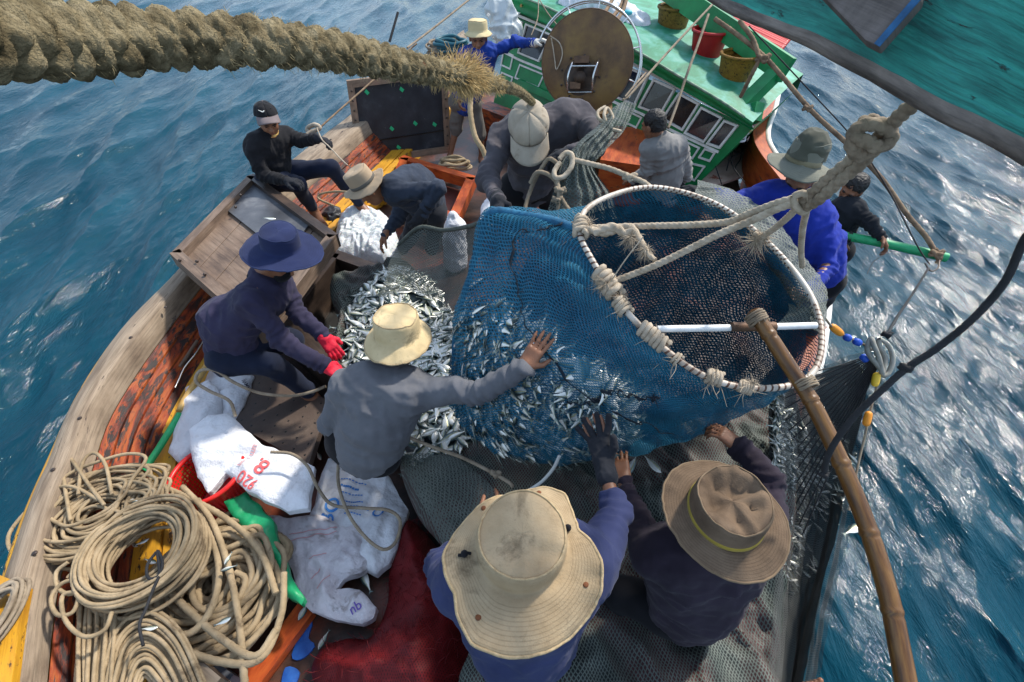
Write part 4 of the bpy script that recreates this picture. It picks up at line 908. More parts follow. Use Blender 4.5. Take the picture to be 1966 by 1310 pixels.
ff, uu, rr = frame(J['face'], J['up']); s_ = SDF(); s_.ell(vec(J['head']) + ff * .062 - uu * .055, (.066, .052, .062), (rr, ff, uu)); MB().add(*s_.mesh(.008)).build('face_mask', BLACKTR, p4)
# ---- man in the tan hat, bending
J = jv(head=P(712, 362, 3.55), neck=P(738, 362, 3.6), sL=P(800, 340, 3.78), sR=P(752, 372, 3.52), pel=P(822, 400, 3.92), waist=P(806, 362, 3.76),
         eR=P(838, 362, 3.45), wR=P(812, 408, 3.5), dR=P(792, 440, 3.54), nR=vec((-.5, .2, -.6)), eL=P(760, 420, 3.9), wL=P(740, 450, 3.85), dL=P(730, 470, 3.9), kL=P(790, 450, 4.2), kR=P(835, 445, 4.05), aL=P(770, 480, 4.7), aR=P(828, 480, 4.6), face=vec((-.75, -.1, -.6)), up=vec((-.6, 0, .7)), hipdir=vec((.5, -.85, 0)))
p5 = person('man in a tan brimmed hat and dark navy top, bent over with one elbow raised', J, dict(shirt=cloth('dark_navy_top', (.028, .036, .054), 1.35), trousers=cloth('charcoal_trousers', (.022, .024, .030), 1.4), gloves='R', glove=GLOVE, seed=10, fold=.009, girth=1.08))
h5, at5, g5 = brimhat(p5, P(698, 352, 3.45), (-.42, -.12, .9), (-.8, -.2, 0), .096, .11, lambda t: .064 + .008 * math.cos(2 * t), lambda t: .018 - .02 * math.cos(2 * t + .5), TANHAT, 18, bandm=cloth('grey_band', (.11, .10, .085), 1.2), crease=.010, dent=.015, bandh=.026, squash=.86)
# ---- man in black with the cap, seated on the port rail
J = jv(head=P(515, 232, 4.08), neck=P(516, 258, 4.15), sL=P(548, 262, 4.3), sR=P(486, 285, 4.1), pel=P(533, 338, 4.45),
         eL=P(578, 272, 4.3), wL=P(606, 266, 4.2), dL=P(628, 270, 4.2), nL=vec((.2, -.3, -1)), eR=P(505, 338, 4.2), wR=P(548, 347, 4.15), dR=P(582, 350, 4.15), nR=vec((0, 0, -1)), sideR=-1,
         kL=P(636, 322, 4.45), aL=P(690, 390, 4.9), kR=P(572, 355, 4.3), aR=P(602, 400, 4.72), tR=P(622, 428, 4.74), face=vec((.45, -.85, -.3)), up=vec((.12, -.1, 1)), hipdir=vec((-.6, -.8, 0)))
J['tL'] = J['aL'] + vec((.14, -.1, -.03))
p6 = person('man in black with a black cap seated on the port rail holding a line', J, dict(shirt=cloth('black_jersey', (.011, .011, .013), 1.5), trousers=NAVYTR, gloves='LR', glove=GLOVE, curlL=1.0, curlR=.8, seed=12, fold=.008))
c6, u6, f6, r6 = cap(p6, J['head'] + vec((-.01, .02, .042)), (.0, .10, 1), (.45, -.85, -.25), BLUECAP, VISORG, rc=.103, hc=.10, tip=.075)
k = vec(J['head'] + vec((-.01, .02, .042))); a = k + f6 * .098 + u6 * .05 + r6 * .03
MB().tube([a - r6 * .018 + u6 * .004, a - r6 * .004 - u6 * .004 + f6 * .004, a + r6 * .024 + u6 * .012 - f6 * .006], [.004, .005, .0015], 5).build('cap_mark', WHITEP, c6)
ff, uu, rr = frame(J['face'], J['up'])
MB().tube([J['neck'] + (ff * math.cos(t) + rr * math.sin(t)) * .066 + uu * .02 for t in np.linspace(0, 6.28, 10, endpoint=False)], .02, 7, closed=True).build('neck_scarf', mat('patterned_scarf', [(.35, (.3, .12, .02)), (.5, (.5, .35, .1)), (.62, (.3, .03, .02))], scale=30), p6)
# ---- man in the cream cap, upper middle
J = jv(head=P(1015, 245, 2.62), neck=P(1035, 238, 2.72), sL=P(962, 268, 2.74), sR=P(1118, 225, 2.82), pel=P(1015, 355, 3.22), waist=P(1045, 285, 2.98),
         eL=P(938, 345, 2.66), wL=P(956, 385, 2.48), dL=P(950, 425, 2.40), nL=vec((.5, .3, -.6)), eR=P(1146, 276, 2.66), wR=P(1098, 296, 2.52), dR=P(1060, 308, 2.45), nR=vec((-.2, .3, -1)), sideR=-1,
         kL=P(985, 420, 3.5), kR=P(1065, 420, 3.5), aL=P(985, 450, 4.0), aR=P(1065, 450, 4.0), tL=P(985, 475, 4.0), tR=P(1065, 475, 4.0), face=vec((0, -.55, -.8)), up=vec((-.05, -.75, .62)))
p7 = person('man in cream baseball cap and dark grey shirt gripping the rim of the blue net', J, dict(shirt=cloth('slate_shirt', (.066, .060, .068), 1.3), trousers=BLACKTR, gloves='LR', glove=GLOVE, curlL=1.1, curlR=1.0, seed=14, fold=.011, girth=1.12, h=.006))
uc = vec((-.04, -.62, .80)); c7, u7, f7, r7 = cap(p7, J['head'] + uc / np.linalg.norm(uc) * .03, uc, (.05, -.85, -.6), CREAMCAP, CREAMCAP, rc=.120, hc=.108, tip=.095)
# ---- man in blue at the line drum, far
J = jv(head=P(918, 72, 5.22), neck=P(920, 98, 5.3), sL=P(888, 112, 5.35), sR=P(952, 98, 5.33), pel=P(893, 196, 5.8),
         eL=P(868, 150, 5.55), wL=P(880, 190, 5.55), dL=P(886, 212, 5.55), nL=vec((1, 0, 0)), eR=P(990, 80, 5.3), wR=P(1028, 83, 5.1), dR=P(1046, 76, 5.05), nR=vec((.3, -.3, -.9)), sideR=-1,
         kL=P(876, 245, 6.05), kR=P(922, 258, 6.1), aL=P(864, 300, 6.25), tL=P(866, 322, 6.2), aR=P(925, 300, 6.35), tR=P(932, 318, 6.25), face=vec((.05, -1, -.25)), up=vec((0, -.1, 1)))
p8 = person('man in bright blue shirt, grey shorts and cream hat touching the rusty drum', J, dict(shirt=cloth('royal_blue_shirt', (.012, .040, .235), 1.25), trousers=cloth('grey_shorts', (.13, .115, .10), 1.2), leglen=.58, gloves='R', glove=WHITEGLOVE, curlR=1.0, seed=16, fold=.010, girth=1.1, hs=1.12, hair=True))
h8, at8, g8 = brimhat(p8, J['head'] + vec((0, .01, .055)), (0, .05, 1), (0, -1, 0), .108, .105, lambda t: .045, lambda t: .03, STRAWHAT, 21, edge=CANVAS_E, crease=.008, squash=.95)
# ---- man seated by the wheelhouse
J = jv(head=P(1254, 240, 4.3), neck=P(1266, 262, 4.38), sL=P(1246, 284, 4.4), sR=P(1306, 284, 4.5), pel=P(1276, 372, 4.85), eL=P(1240, 330, 4.55), wL=P(1215, 345, 4.7), dL=P(1205, 345, 4.8), eR=P(1318, 340, 4.75), wR=P(1290, 360, 4.9), dR=P(1275, 355, 5.0),
         kL=P(1225, 350, 5.1), kR=P(1270, 345, 5.3), aL=P(1225, 375, 5.5), aR=P(1270, 375, 5.6), face=vec((-.65, .65, -.25)), up=vec((-.1, 0, 1)))
p9 = person('bareheaded man with black hair in a light grey shirt, seated facing the green wheelhouse', J, dict(shirt=cloth('light_grey_shirt', (.22, .21, .20), 1.15), trousers=BLACKTR, hair=True, seed=18, fold=.010, girth=1.05, collar=cloth('grey_collar', (.15, .15, .15))))
# ---- man in blue with the olive hat, right
J = jv(head=P(1537, 340, 2.82), neck=P(1535, 378, 2.86), sL=P(1462, 378, 2.92), sR=P(1580, 425, 2.86), pel=P(1555, 545, 3.15),
         eL=P(1402, 388, 2.8), wL=P(1350, 372, 2.66), dL=P(1310, 362, 2.6), nL=vec((0, .2, -1)), eR=P(1588, 515, 2.85), wR=P(1550, 560, 2.7), dR=P(1520, 565, 2.65), nR=vec((-1, 0, -.3)), kL=P(1500, 560, 3.4), kR=P(1560, 600, 3.4), aL=P(1500, 590, 3.8), aR=P(1560, 640, 3.8), face=vec((-.6, -.75, -.5)), up=vec((-.1, -.3, 1)), waist=P(1570, 475, 2.98))
p10 = person('man in royal blue shirt and wide olive hat holding grey net behind the hoop', J, dict(shirt=cloth('cobalt_shirt', (.014, .030, .26), 1.25), trousers=BLACKTR, gloves='L', glove=GLOVE, curlL=1.1, seed=20, fold=.010, girth=1.12))
h10, at10, g10 = brimhat(p10, P(1540, 312, 2.72), (.14, .06, 1), (-.7, -.7, 0), .098, .12, lambda t: .092, lambda t: .034 + .016 * math.cos(2 * t + .6), OLIVE2, 24, bandm=KHAKIB, crease=.018, squash=.95, bandh=.03)
u_, f_, r_ = frame(vec((.14, .06, 1)), vec((-.7, -.7, 0)))
s_ = SDF(); cc = P(1540, 312, 2.72)
s_.cone(vec(cc) + u_ * .035, vec(cc) + u_ * .085, .098, .088, .02); v, q = s_.mesh(.007); v = v + vnormals(v, q) * (.010 * wrinkle(v, 10, 5))[:, None]
l = (v - vec(cc)) @ u_; v, q = cut(v, q, l > .03); MB().add(v, q).build('hat_crown', OLIVE, h10)
# ---- man leaning out on the green pole
J = jv(head=P(1637, 362, 4.1), neck=P(1628, 386, 4.15), sL=P(1640, 405, 4.1), sR=P(1600, 412, 4.2), pel=P(1592, 480, 4.5), eL=P(1672, 430, 4.0), wL=P(1692, 455, 3.98), dL=P(1700, 470, 3.98), nL=vec((-.2, -.5, -1)), sideL=-1, eR=P(1585, 450, 4.2), wR=P(1600, 470, 4.1), dR=P(1612, 470, 4.1),
         kL=P(1568, 492, 4.62), kR=P(1550, 492, 4.7), aL=P(1552, 525, 4.9), aR=P(1535, 525, 5.0), face=vec((-.75, -.6, -.35)), up=vec((.1, -.2, 1)))
p11 = person('man with short dark hair and black top leaning on the green pole', J, dict(shirt=cloth('black_top', (.012, .014, .018), 1.4), trousers=BLACKTR, hair=True, seed=22, fold=.008, curlL=.9, collar=cloth('grey_neck_cloth', (.25, .24, .24), 1.3)))
# ---- toes of someone standing at the bottom edge
for lab, a, t_ in (('bare toes at the bottom edge by the dark net folds, nearer the beige hat', P(1398, 1395, 2.2), P(1396, 1310, 2.25)), ('bare toes at the bottom edge beside the grey net, right of the other foot', P(1446, 1380, 2.22), P(1434, 1298, 2.25)), ('bare toes at the bottom edge against the water, by the bamboo pole', P(1562, 1410, 2.0), P(1570, 1330, 2.02))):
    s = SDF(); foot(s, a, t_); s.cone(a, vec(a) + vec((0, -.02, .3)), .036, .05, .03); MB().add(*s.mesh(.006)).build('bare_foot', SKIN, label=lab, cat='foot')
# ================================================================== FISH
fm = bpy.data.materials.new('fish_skin'); fm.use_nodes = True; nt = fm.node_tree; b = nt.nodes['Principled BSDF']
tcn = nt.nodes.new('ShaderNodeUVMap'); sx = nt.nodes.new('ShaderNodeSeparateXYZ'); nt.links.new(tcn.outputs['UV'], sx.inputs[0])
oi = nt.nodes.new('ShaderNodeObjectInfo')
hh = mathn(nt, 'ADD', sx.outputs['Y'], mathn(nt, 'MULTIPLY', mathn(nt, 'SUBTRACT', noise_n(nt, coords(nt, 'Object', 1.0), 45, 3), .5), .22))
c = ramp(nt, hh, [(0, (.86, .84, .76)), (.40, (.70, .71, .66)), (.56, (.40, .43, .40)), (.62, (.42, .36, .10)), (.68, (.20, .25, .22)), (.84, (.055, .085, .085)), (1, (.03, .045, .05))])
nt.links.new(c, b.inputs['Base Color']); b.inputs['Metallic'].default_value = .35; b.inputs['Roughness'].default_value = .30
bn = node(nt, 'ShaderNodeBump', Strength=.25, Distance=.002); nt.links.new(noise_n(nt, coords(nt, 'Object', 1.0), 260, 2), bn.inputs['Height']); nt.links.new(bn.outputs['Normal'], b.inputs['Normal'])
def fish_arrays(bend=.0, fat=1.0, L=.125, ns=10, nr=10):
    x = np.linspace(0, 1, ns); h = np.interp(x, [0, .05, .18, .4, .65, .85, 1], [.014, .07, .145, .18, .13, .045, .030]) * fat; w = np.interp(x, [0, .05, .2, .4, .7, .9, 1], [.008, .035, .06, .065, .04, .016, .006])
    th = np.linspace(0, 2 * np.pi, nr + 1); Y = bend * np.sin((x - .3) * 2.4) ** 2 * np.sign(x - .3) * .5
    g = np.stack([np.repeat(x[:, None] - .45, nr + 1, 1), Y[:, None] + w[:, None] * np.sin(th), -h[:, None] * np.cos(th) * np.where(np.cos(th) > 0, 1.05, .95)], -1) * L
    uv = np.stack([np.repeat(x[:, None], nr + 1, 1), np.repeat((.5 - .5 * np.cos(th))[None], ns, 0)], -1)
    i = np.arange(ns * (nr + 1)).reshape(ns, nr + 1); f = np.stack([i[:-1, :-1], i[1:, :-1], i[1:, 1:], i[:-1, 1:]], -1).reshape(-1, 4)
    v = g.reshape(-1, 3); u = uv.reshape(-1, 2); k = len(v); y = Y[-1]
    tail = np.array([[.53, y, .0], [.70, y + bend * .1, .115], [.635, y + bend * .08, 0], [.70, y + bend * .1, -.115], [.05, Y[5], .13 * fat], [.26, Y[6], .075 * fat], [.10, Y[5], .175 * fat]]) * L
    v = np.vstack([v, tail]); u = np.vstack([u, [[1, .75], [1, .85], [1, .7], [1, .8], [.5, .9], [.6, .9], [.5, 1]]])
    return v, f, np.array([[k, k + 1, k + 2], [k, k + 2, k + 3], [k + 4, k + 5, k + 6]]), u
FV = [fish_arrays(b_, f_, l_) for b_, f_, l_ in ((.0, 1, .14), (.22, 1.05, .13), (-.2, .95, .145), (.1, 1.1, .135), (-.12, .92, .125))]
def fish_rot(yaw, roll, pitch): return Matrix.Rotation(yaw, 3, 'Z') @ Matrix.Rotation(pitch, 3, 'Y') @ Matrix.Rotation(roll, 3, 'X')
fish_proto = []
def fish_obj(p, rot, kind, label, group, s=1.0):
    if len(fish_proto) <= kind:
        for k in range(len(fish_proto), kind + 1):
            v, f, t3, u = FV[k]; mb = MB().add(v, [f, t3], u)
            for sg in (1, -1): mb.ball((-.37 * .12, sg * .0048, .0015), .0026, m=1, n=5)
            me_o = mb.build('fish', [fm, EYEM]); v0 = Vector(me_o['org']); me_o.data.transform(Matrix.Translation(v0)); me_o.location = (0, 0, 0); fish_proto.append([me_o, False])
    o, used = fish_proto[kind]
    if used: o = o.copy(); col.objects.link(o)
    fish_proto[kind][1] = True
    o.rotation_mode = 'XYZ'; o.rotation_euler = rot.to_euler(); o.location = p; o.scale = (s,) * 3
    return tag(o, label, 'fish', group)
def fish_stuff(mb, p, rot, kind, s=1.0):
    v, f, t3, u = FV[kind]; mb.add((v * s) @ np.array(rot.transposed()) + vec(p), [f, t3], u)
def lying(): return fish_rot(rnd.uniform(0, 6.28), math.pi / 2 * rnd.choice((1, -1)) + rnd.gauss(0, .35), rnd.gauss(0, .22))
def pix(p):
    p = vec(p) - [0, 0, CAMZ]; d = (p[1] - p[2]) * C45; return CU + F * p[0] / d, CV - F * (p[1] + p[2]) * C45 / d
hp = [(648, 700), (655, 615), (700, 555), (762, 520), (815, 535), (860, 585), (885, 640), (960, 660), (1000, 740), (960, 830), (905, 905), (830, 915), (770, 860), (720, 790), (670, 750)]
heap = Drape([Z(u, v, .40) for u, v in hp], .30, .16, .18, .02, 5, 3, .03)
mb = MB(); heap.add(mb)
vis_poly = np.array([(655, 700), (660, 615), (700, 555), (762, 524), (812, 540), (852, 585), (876, 640), (872, 720), (880, 790), (892, 870), (850, 905), (790, 850), (800, 780), (700, 690)], float)
hat_poly = np.array([(690, 655), (715, 590), (790, 575), (830, 640), (800, 690), (790, 740), (720, 720), (640, 690)], float)
cand = []
xy = heap.xy; lo, hi = xy.min(0), xy.max(0)
while len(cand) < 1150:
    q = np.array([[rnd.uniform(lo[0], hi[0]), rnd.uniform(lo[1], hi[1])]])
    if inside(heap.poly, q)[0]: cand.append(heap.at(*q[0]))
nv = 0; label_f = 'small silver fish lying in the loose heap in the grey net amidships'
for p in cand:
    k = rnd.randrange(5); r_ = lying(); p = p + Vector((0, 0, rnd.uniform(.004, .03))); u, v = pix(p); q = np.array([[u, v]])
    if inside(vis_poly, q)[0] and not inside(hat_poly, q)[0] and nv < 215 and rnd.random() < .55:
        nv += 1; fish_obj(p + Vector((0, 0, .012)), r_, k, label_f, 'fish in the heap', rnd.uniform(.85, 1.12))
    else: fish_stuff(mb, p, r_, k, rnd.uniform(.85, 1.1))
mb.build('fish_heap', fm, label='dense heap of small silver fish under and around the loose top layer', cat='fish', kind='stuff')
for u, v, z, lab in ((713, 900, .15, 'single fish on the dark boards left of the man in grey'), (1212, 897, .5, 'single fish on the green net just below the blue bag'), (1255, 893, .5, 'pale fish on the green net right of the bare left hand'),
                     (975, 915, .45, 'pale fish at the tip of the white tube by the beige hat'), (680, 1105, .1, 'left fish of the pair on the dark deck by the white sacks'), (700, 1112, .1, 'right fish of the pair on the dark deck by the white sacks'), (620, 1232, .08, 'fish on the dark deck above the blue paint'),
                     (582, 1176, .12, 'fish by the lowest corner of the dirty white sack'), (1640, 1015, .45, 'fish caught on the outer face of the side net'),
                     (613, 876, .12, 'fish beside the dark brown deck board corner'), (256, 962, .55, 'white fish on top of the thin rope coil, upper edge'), (342, 996, .55, 'white fish on the right side of the thin rope coil'), (347, 1018, .53, 'white fish lower on the right side of the rope coil'), (275, 1040, .42, 'larger white fish inside the rope coil'),
                     (258, 1046, .40, 'smaller white fish inside the rope coil'), (291, 1078, .40, 'white fish in the coil beside the dark cord'), (437, 1074, .5, 'upper pale fish on the thick rope pile'), (437, 1092, .5, 'lower pale fish on the thick rope pile'), (290, 1206, .5, 'white fish on the grey plank by the flaked cord'),
                     (520, 420, .9, 'small fish on the black edge of the flat hatch cover'), (430, 1192, .5, 'pale fish near the bottom of the thick rope pile'), (303, 970, .52, 'pale fish on the coil near the red basket')):
    fish_obj(Z(u, v, z + .02), fish_rot(rnd.uniform(0, 6.28), math.pi / 2 + rnd.gauss(0, .1), 0), rnd.randrange(5), lab, 'stray fish', .45 if u < 500 else .62 if u < 700 else .9)

# ================================================================== BLUE LIFT NET
BN = netmat('blue_net', (.006, .070, .135), (.016, .150, .235), .0165, .34, ashare=.13, var=4)
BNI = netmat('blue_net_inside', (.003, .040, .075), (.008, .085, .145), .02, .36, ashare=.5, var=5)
hoop = [(1112, 435, 2.0), (1146, 388, 2.12), (1250, 360, 2.25), (1370, 390, 2.25), (1470, 462, 2.2), (1552, 560, 2.05), (1578, 652, 1.9), (1548, 728, 1.8), (1440, 745, 1.75), (1330, 710, 1.78), (1215, 612, 1.85), (1140, 505, 1.93)]
r1 = [(942, 408, 2.2), (1040, 440, 2.3), (1260, 480, 2.62), (1345, 500, 2.62), (1430, 560, 2.55), (1500, 630, 2.35), (1530, 700, 2.2), (1505, 742, 2.02), (1440, 770, 1.93), (1310, 762, 1.90), (1140, 660, 1.93), (1035, 500, 2.05)]
r1b = [(905, 520, 2.25), (1000, 520, 2.5), (1230, 540, 2.8), (1320, 575, 2.8), (1400, 620, 2.7), (1470, 680, 2.5), (1500, 725, 2.3), (1480, 757, 2.1), (1432, 782, 2.0), (1290, 795, 1.98), (1110, 735, 2.0), (985, 610, 2.1)]
r2 = [(873, 640, 2.32), (980, 620, 2.7), (1200, 640, 2.95), (1300, 660, 2.95), (1380, 690, 2.85), (1440, 725, 2.65), (1465, 748, 2.45), (1458, 768, 2.25), (1420, 796, 2.12), (1275, 828, 2.08), (1085, 805, 2.1), (945, 735, 2.17)]
r3 = [(876, 780, 2.42), (950, 770, 2.75), (1100, 775, 2.95), (1180, 778, 2.95), (1260, 785, 2.85), (1320, 790, 2.7), (1350, 798, 2.55), (1345, 812, 2.42), (1300, 838, 2.3), (1200, 866, 2.25), (1060, 884, 2.26), (935, 850, 2.32)]
r4 = [lerp(np.array(a), np.array((1085, 868, 2.40)), .6) for a in r3]; r5 = [lerp(np.array(a), np.array((1085, 872, 2.42)), .97) for a in r3]
def bagdisp(a):
    s_ = a.shape; f = a.reshape(-1, 3); n_ = np.repeat(np.linspace(0, 1, s_[0])[:, None], s_[1], 1).ravel()
    th_ = np.tile(np.arange(s_[1]), s_[0]) / s_[1] * 6.283
    d = wrinkle(f * np.array([1.6, .7, .7]), 6, 41) * .018 + np.abs(np.sin(th_ * 13 + vnoise(f, 2.5, 43) * 2.5)) * .016 * np.clip(1.15 - n_, .15, 1) + vnoise(f, 5, 42) * .02
    c = vec(P(1160, 700, 2.35)); o = f - c; o /= np.linalg.norm(o, axis=1)[:, None]
    return (f + o * (d * np.clip(n_ * 6, 0, 1))[:, None]).reshape(s_)
bag = thing('lift_net', P(1200, 800, 2.4), 'big blue lift net bulging with fish, hung from a rope bound metal hoop', 'fishing net')
rows = [[P(*p) for p in r] for r in (hoop, r1, r1b, r2, r3, r4, r5)]
mb = MB().loft(rows, 110, 260, True, 0, bagdisp); S_ = mb.last
# faces seen from within the mouth take the darker, doubled-up inner cloth: a liner a few cm inside
net = mb.build('net_bag', BN, bag)
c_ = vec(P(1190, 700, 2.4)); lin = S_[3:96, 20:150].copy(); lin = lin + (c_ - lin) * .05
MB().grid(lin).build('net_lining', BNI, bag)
# rolled rim from the hoop to the man's fists
MB().tube([P(1110, 440, 2.0), P(1060, 425, 2.06), P(1000, 414, 2.14), P(944, 408, 2.18), P(926, 450, 2.22), P(902, 530, 2.25), P(882, 600, 2.28), P(872, 650, 2.31), P(872, 720, 2.36), P(878, 790, 2.40)], [.018, .022, .022, .02, .014, .012, .011, .010, .010, .010], 10, lobes=3, amp=.25).build('rolled_rim', mat('blue_twine', [(.3, (.006, .05, .11)), (.7, (.02, .15, .27))], scale=30, rough=.8, bump=.6, bscale=200), bag)
# bunched cloth below the lashing and dark seam cords
def onbag(i, j, k=.006):
    p = S_[i, j % 259]; o = p - vec(P(1160, 700, 2.35)); return p + o / np.linalg.norm(o) * k
SEAM = mat('dark_seam', [(.5, (.008, .014, .022))], scale=30, rough=.9)
for l_ in ([(4, 258), (14, 250), (24, 244), (34, 236), (42, 226), (48, 214), (52, 200), (54, 186)], [(30, 190), (36, 196), (42, 204), (50, 208), (58, 216)]):
    a = crom([[i, j, 0] for i, j in l_], n=46); mb = MB()
    pts = [onbag(int(i), int(j), .008) + np.array([rnd.gauss(0, .007), rnd.gauss(0, .007), rnd.gauss(0, .004)]) for i, j, _ in a]
    mb.tube([vec(p) for p in pts], [.0015 + .006 * rnd.random() ** 2 for _ in pts], 5, ds=.008)
    for p in pts[::2]: mb.tube([p, p + np.array([rnd.gauss(0, .018), rnd.gauss(0, .014), rnd.gauss(0, .014)])], [.003, .001], 4, ds=.01)
    mb.build('seam_cord', SEAM, bag)
# hoop
HM = bpy.data.materials.new('hoop_banded'); HM.use_nodes = True; nt = HM.node_tree; b = nt.nodes['Principled BSDF']
v_ = coords(nt, 'UV', 1.0); sx = nt.nodes.new('ShaderNodeSeparateXYZ'); nt.links.new(v_, sx.inputs[0])
bandf = mathn(nt, 'GREATER_THAN', mathn(nt, 'FRACT', mathn(nt, 'ADD', mathn(nt, 'MULTIPLY', sx.outputs['X'], 38), mathn(nt, 'MULTIPLY', sx.outputs['Y'], 9))), .68)
nz_ = noise_n(nt, v_, 6, 4); wh_ = ramp(nt, nz_, [(.35, (.22, .15, .10)), (.5, (.50, .43, .35)), (.65, (.62, .57, .50))])
amt = mathn(nt, 'MULTIPLY', bandf, mathn(nt, 'GREATER_THAN', noise_n(nt, v_, 1.7, 2), .44))
nt.links.new(mix(nt, amt, wh_, (.10, .045, .025, 1)), b.inputs['Base Color']); b.inputs['Roughness'].default_value = .45
bn = node(nt, 'ShaderNodeBump', Strength=.5, Distance=.003); nt.links.new(bandf, bn.inputs['Height']); nt.links.new(bn.outputs['Normal'], b.inputs['Normal'])
MB().tube([P(*p) for p in hoop], .0122, 12, closed=True, ds=.012).build('hoop', HM, bag)
MB().tube([P(1262, 632, 1.83), P(1430, 629, 1.86), P(1566, 625, 1.91)], .0135, 12).build('cross_rod', mat('white_rod', [(.3, (.62, .62, .60)), (.7, (.80, .80, .78))], scale=20, rough=.3, bump=.05), bag)
MB().tube([P(1405, 628, 1.845), P(1487, 627, 1.875)], .0185, 12).build('rod_sleeve', RUST, bag)
ROPE_W = mat('white_rope', [(.3, (.27, .21, .145)), (.55, (.45, .37, .275)), (.75, (.52, .44, .345))], scale=22, rough=.9, bump=.8, bscale=260, coord='Object', bdist=.003)
ROPE_T = mat('tan_rope', [(.3, (.20, .145, .082)), (.5, (.34, .25, .145)), (.7, (.43, .325, .20))], scale=9, rough=.92, bump=.9, bscale=240, bdist=.003, wear=(.15, .105, .06), wscale=7, wpos=.55, wsharp=.12)
ROPE_G = mat('grey_rope', [(.3, (.14, .105, .072)), (.5, (.25, .195, .135)), (.7, (.34, .275, .20))], scale=12, rough=.92, bump=.8, bscale=260, bdist=.003)
ROPE_B = mat('brown_rope', [(.3, (.10, .065, .04)), (.5, (.21, .14, .085)), (.7, (.30, .21, .13)), (.82, (.12, .03, .02))], scale=12, rough=.92, bump=.8, bscale=200)
ROPE_K = mat('black_rope_fibre', [(.3, (.008, .008, .009)), (.7, (.024, .024, .027))], scale=20, rough=.8, bump=.7, bscale=200)
def lashing(parent, c, t, r, n_=5, m=ROPE_W, w=.008, fray=10, fl=.05, name='rope_lashing'):
    """turns of cord wound round a bar, with frayed ends"""
    t, a, b = frame(t, (.3, .2, 1)); pts = []
    for i in range(n_ * 10):
        th = i / 10 * 6.283; pts.append(vec(c) + t * ((i / (n_ * 10) - .5) * n_ * w * 1.7 + rnd.gauss(0, .0015)) + (a * math.cos(th) + b * math.sin(th)) * (r + w * (.7 + .35 * rnd.random())))
    mb = MB().tube(pts, w, 6, ds=.006)
    for _ in range(fray):
        d = t * rnd.gauss(0, .6) + a * rnd.gauss(0, 1) + b * rnd.gauss(0, 1); d /= np.linalg.norm(d); s0 = vec(c) + d * r
        mb.tube([s0, s0 + d * fl * .5 + vec((rnd.gauss(0, .008), 0, rnd.gauss(0, .008))), s0 + d * fl * rnd.uniform(.8, 1.3) + vec((rnd.gauss(0, .015), rnd.gauss(0, .015), -.012))], [.0022, .0016, .0006], 4, ds=.012)
    return mb.build(name, m, parent)
def hp_(i): return P(*hoop[i])
for c, t, n_, w in ((P(1116, 436, 1.99), (hp_(1) - hp_(11)), 5, .011), (P(1168, 545, 1.895), hp_(10) - hp_(11), 5, .014), (P(1195, 590, 1.865), hp_(10) - hp_(11), 4, .009), (P(1255, 648, 1.83), hp_(9) - hp_(10), 6, .011), (P(1372, 725, 1.77), hp_(8) - hp_(9), 4, .008), (P(1432, 744, 1.755), hp_(8) - hp_(9), 6, .005), (P(1300, 690, 1.79), hp_(9) - hp_(10), 2, .006)):
    lashing(bag, c, t, .016, n_, ROPE_W, w)
# fish inside the bag, pressed against the front
mb = MB(); nb_ = 0; bagc = vec(P(1130, 740, 2.5))
for it in range(4200):
    i = rnd.randrange(40, 92); j = rnd.randrange(165, 259) if rnd.random() < .85 else rnd.randrange(0, 12)
    p = S_[i, j]; u, v = pix(p)
    if v < 705 and (u > 1050 or v < 580) and rnd.random() < .96: continue
    if u > 1300 and rnd.random() < .6: continue
    o = bagc - p; o /= np.linalg.norm(o); dpt = .026 + rnd.random() ** 1.5 * .08 + (.045 if u > 1180 else 0)
    if u > 1225: continue
    q = Vector(p + o * dpt)
    zdir = Vector(o).to_track_quat('Y', 'Z').to_matrix(); r_ = zdir @ Matrix.Rotation(rnd.uniform(0, 6.28), 3, 'Y') @ Matrix.Rotation(rnd.gauss(0, .16), 3, 'X')
    if dpt < .05 and nb_ < 60 and rnd.random() < .35:
        nb_ += 1; fish_obj(q, r_, rnd.randrange(5), 'small silver fish pressed against the inside of the blue lift net', 'fish in the blue net', rnd.uniform(1.0, 1.2))
    else: fish_stuff(mb, q, r_, rnd.randrange(5), rnd.uniform(.9, 1.2))
mb.build('fish_catch', fm, label='mass of silver fish filling the bottom of the blue lift net', cat='fish', kind='stuff')
# bamboo handle
BAM = mat('bamboo', [(.3, (.045, .018, .005)), (.48, (.115, .050, .011)), (.62, (.175, .085, .021)), (.75, (.075, .032, .008))], scale=3, rough=.32, coord='UV', sc=(2, 18, 1), bump=.15, spec=.5, wear=(.045, .022, .010), wscale=2.2, wpos=.67, wsharp=.05, detail=4)
bp = [(1446, 598, 1.79), (1500, 680, 1.74), (1560, 775, 1.67), (1620, 900, 1.58), (1668, 1020, 1.5), (1705, 1140, 1.42), (1728, 1250, 1.36), (1745, 1340, 1.31)]
bam = thing('bamboo_pole', P(1560, 775, 1.67), 'long curved bamboo pole lashed across the hoop of the blue net', 'pole')
c4 = crom([list(P(*p)) + [.0255 + .0015 * i / 7] for i, p in enumerate(bp)], n=260)
L = np.concatenate([[0], np.cumsum(np.linalg.norm(np.diff(c4[:, :3], axis=0), axis=1))])
rr_ = c4[:, 3].copy()
for nd in (.10, .36, .58, .79, 1.0): rr_ += .0022 * np.exp(-((L - nd) / .008) ** 2) - .0016 * np.exp(-((L - nd - .013) / .005) ** 2)
MB().tube([p for p in c4[:, :3]], rr_, 20, ds=.004).build('culm', BAM, bam)
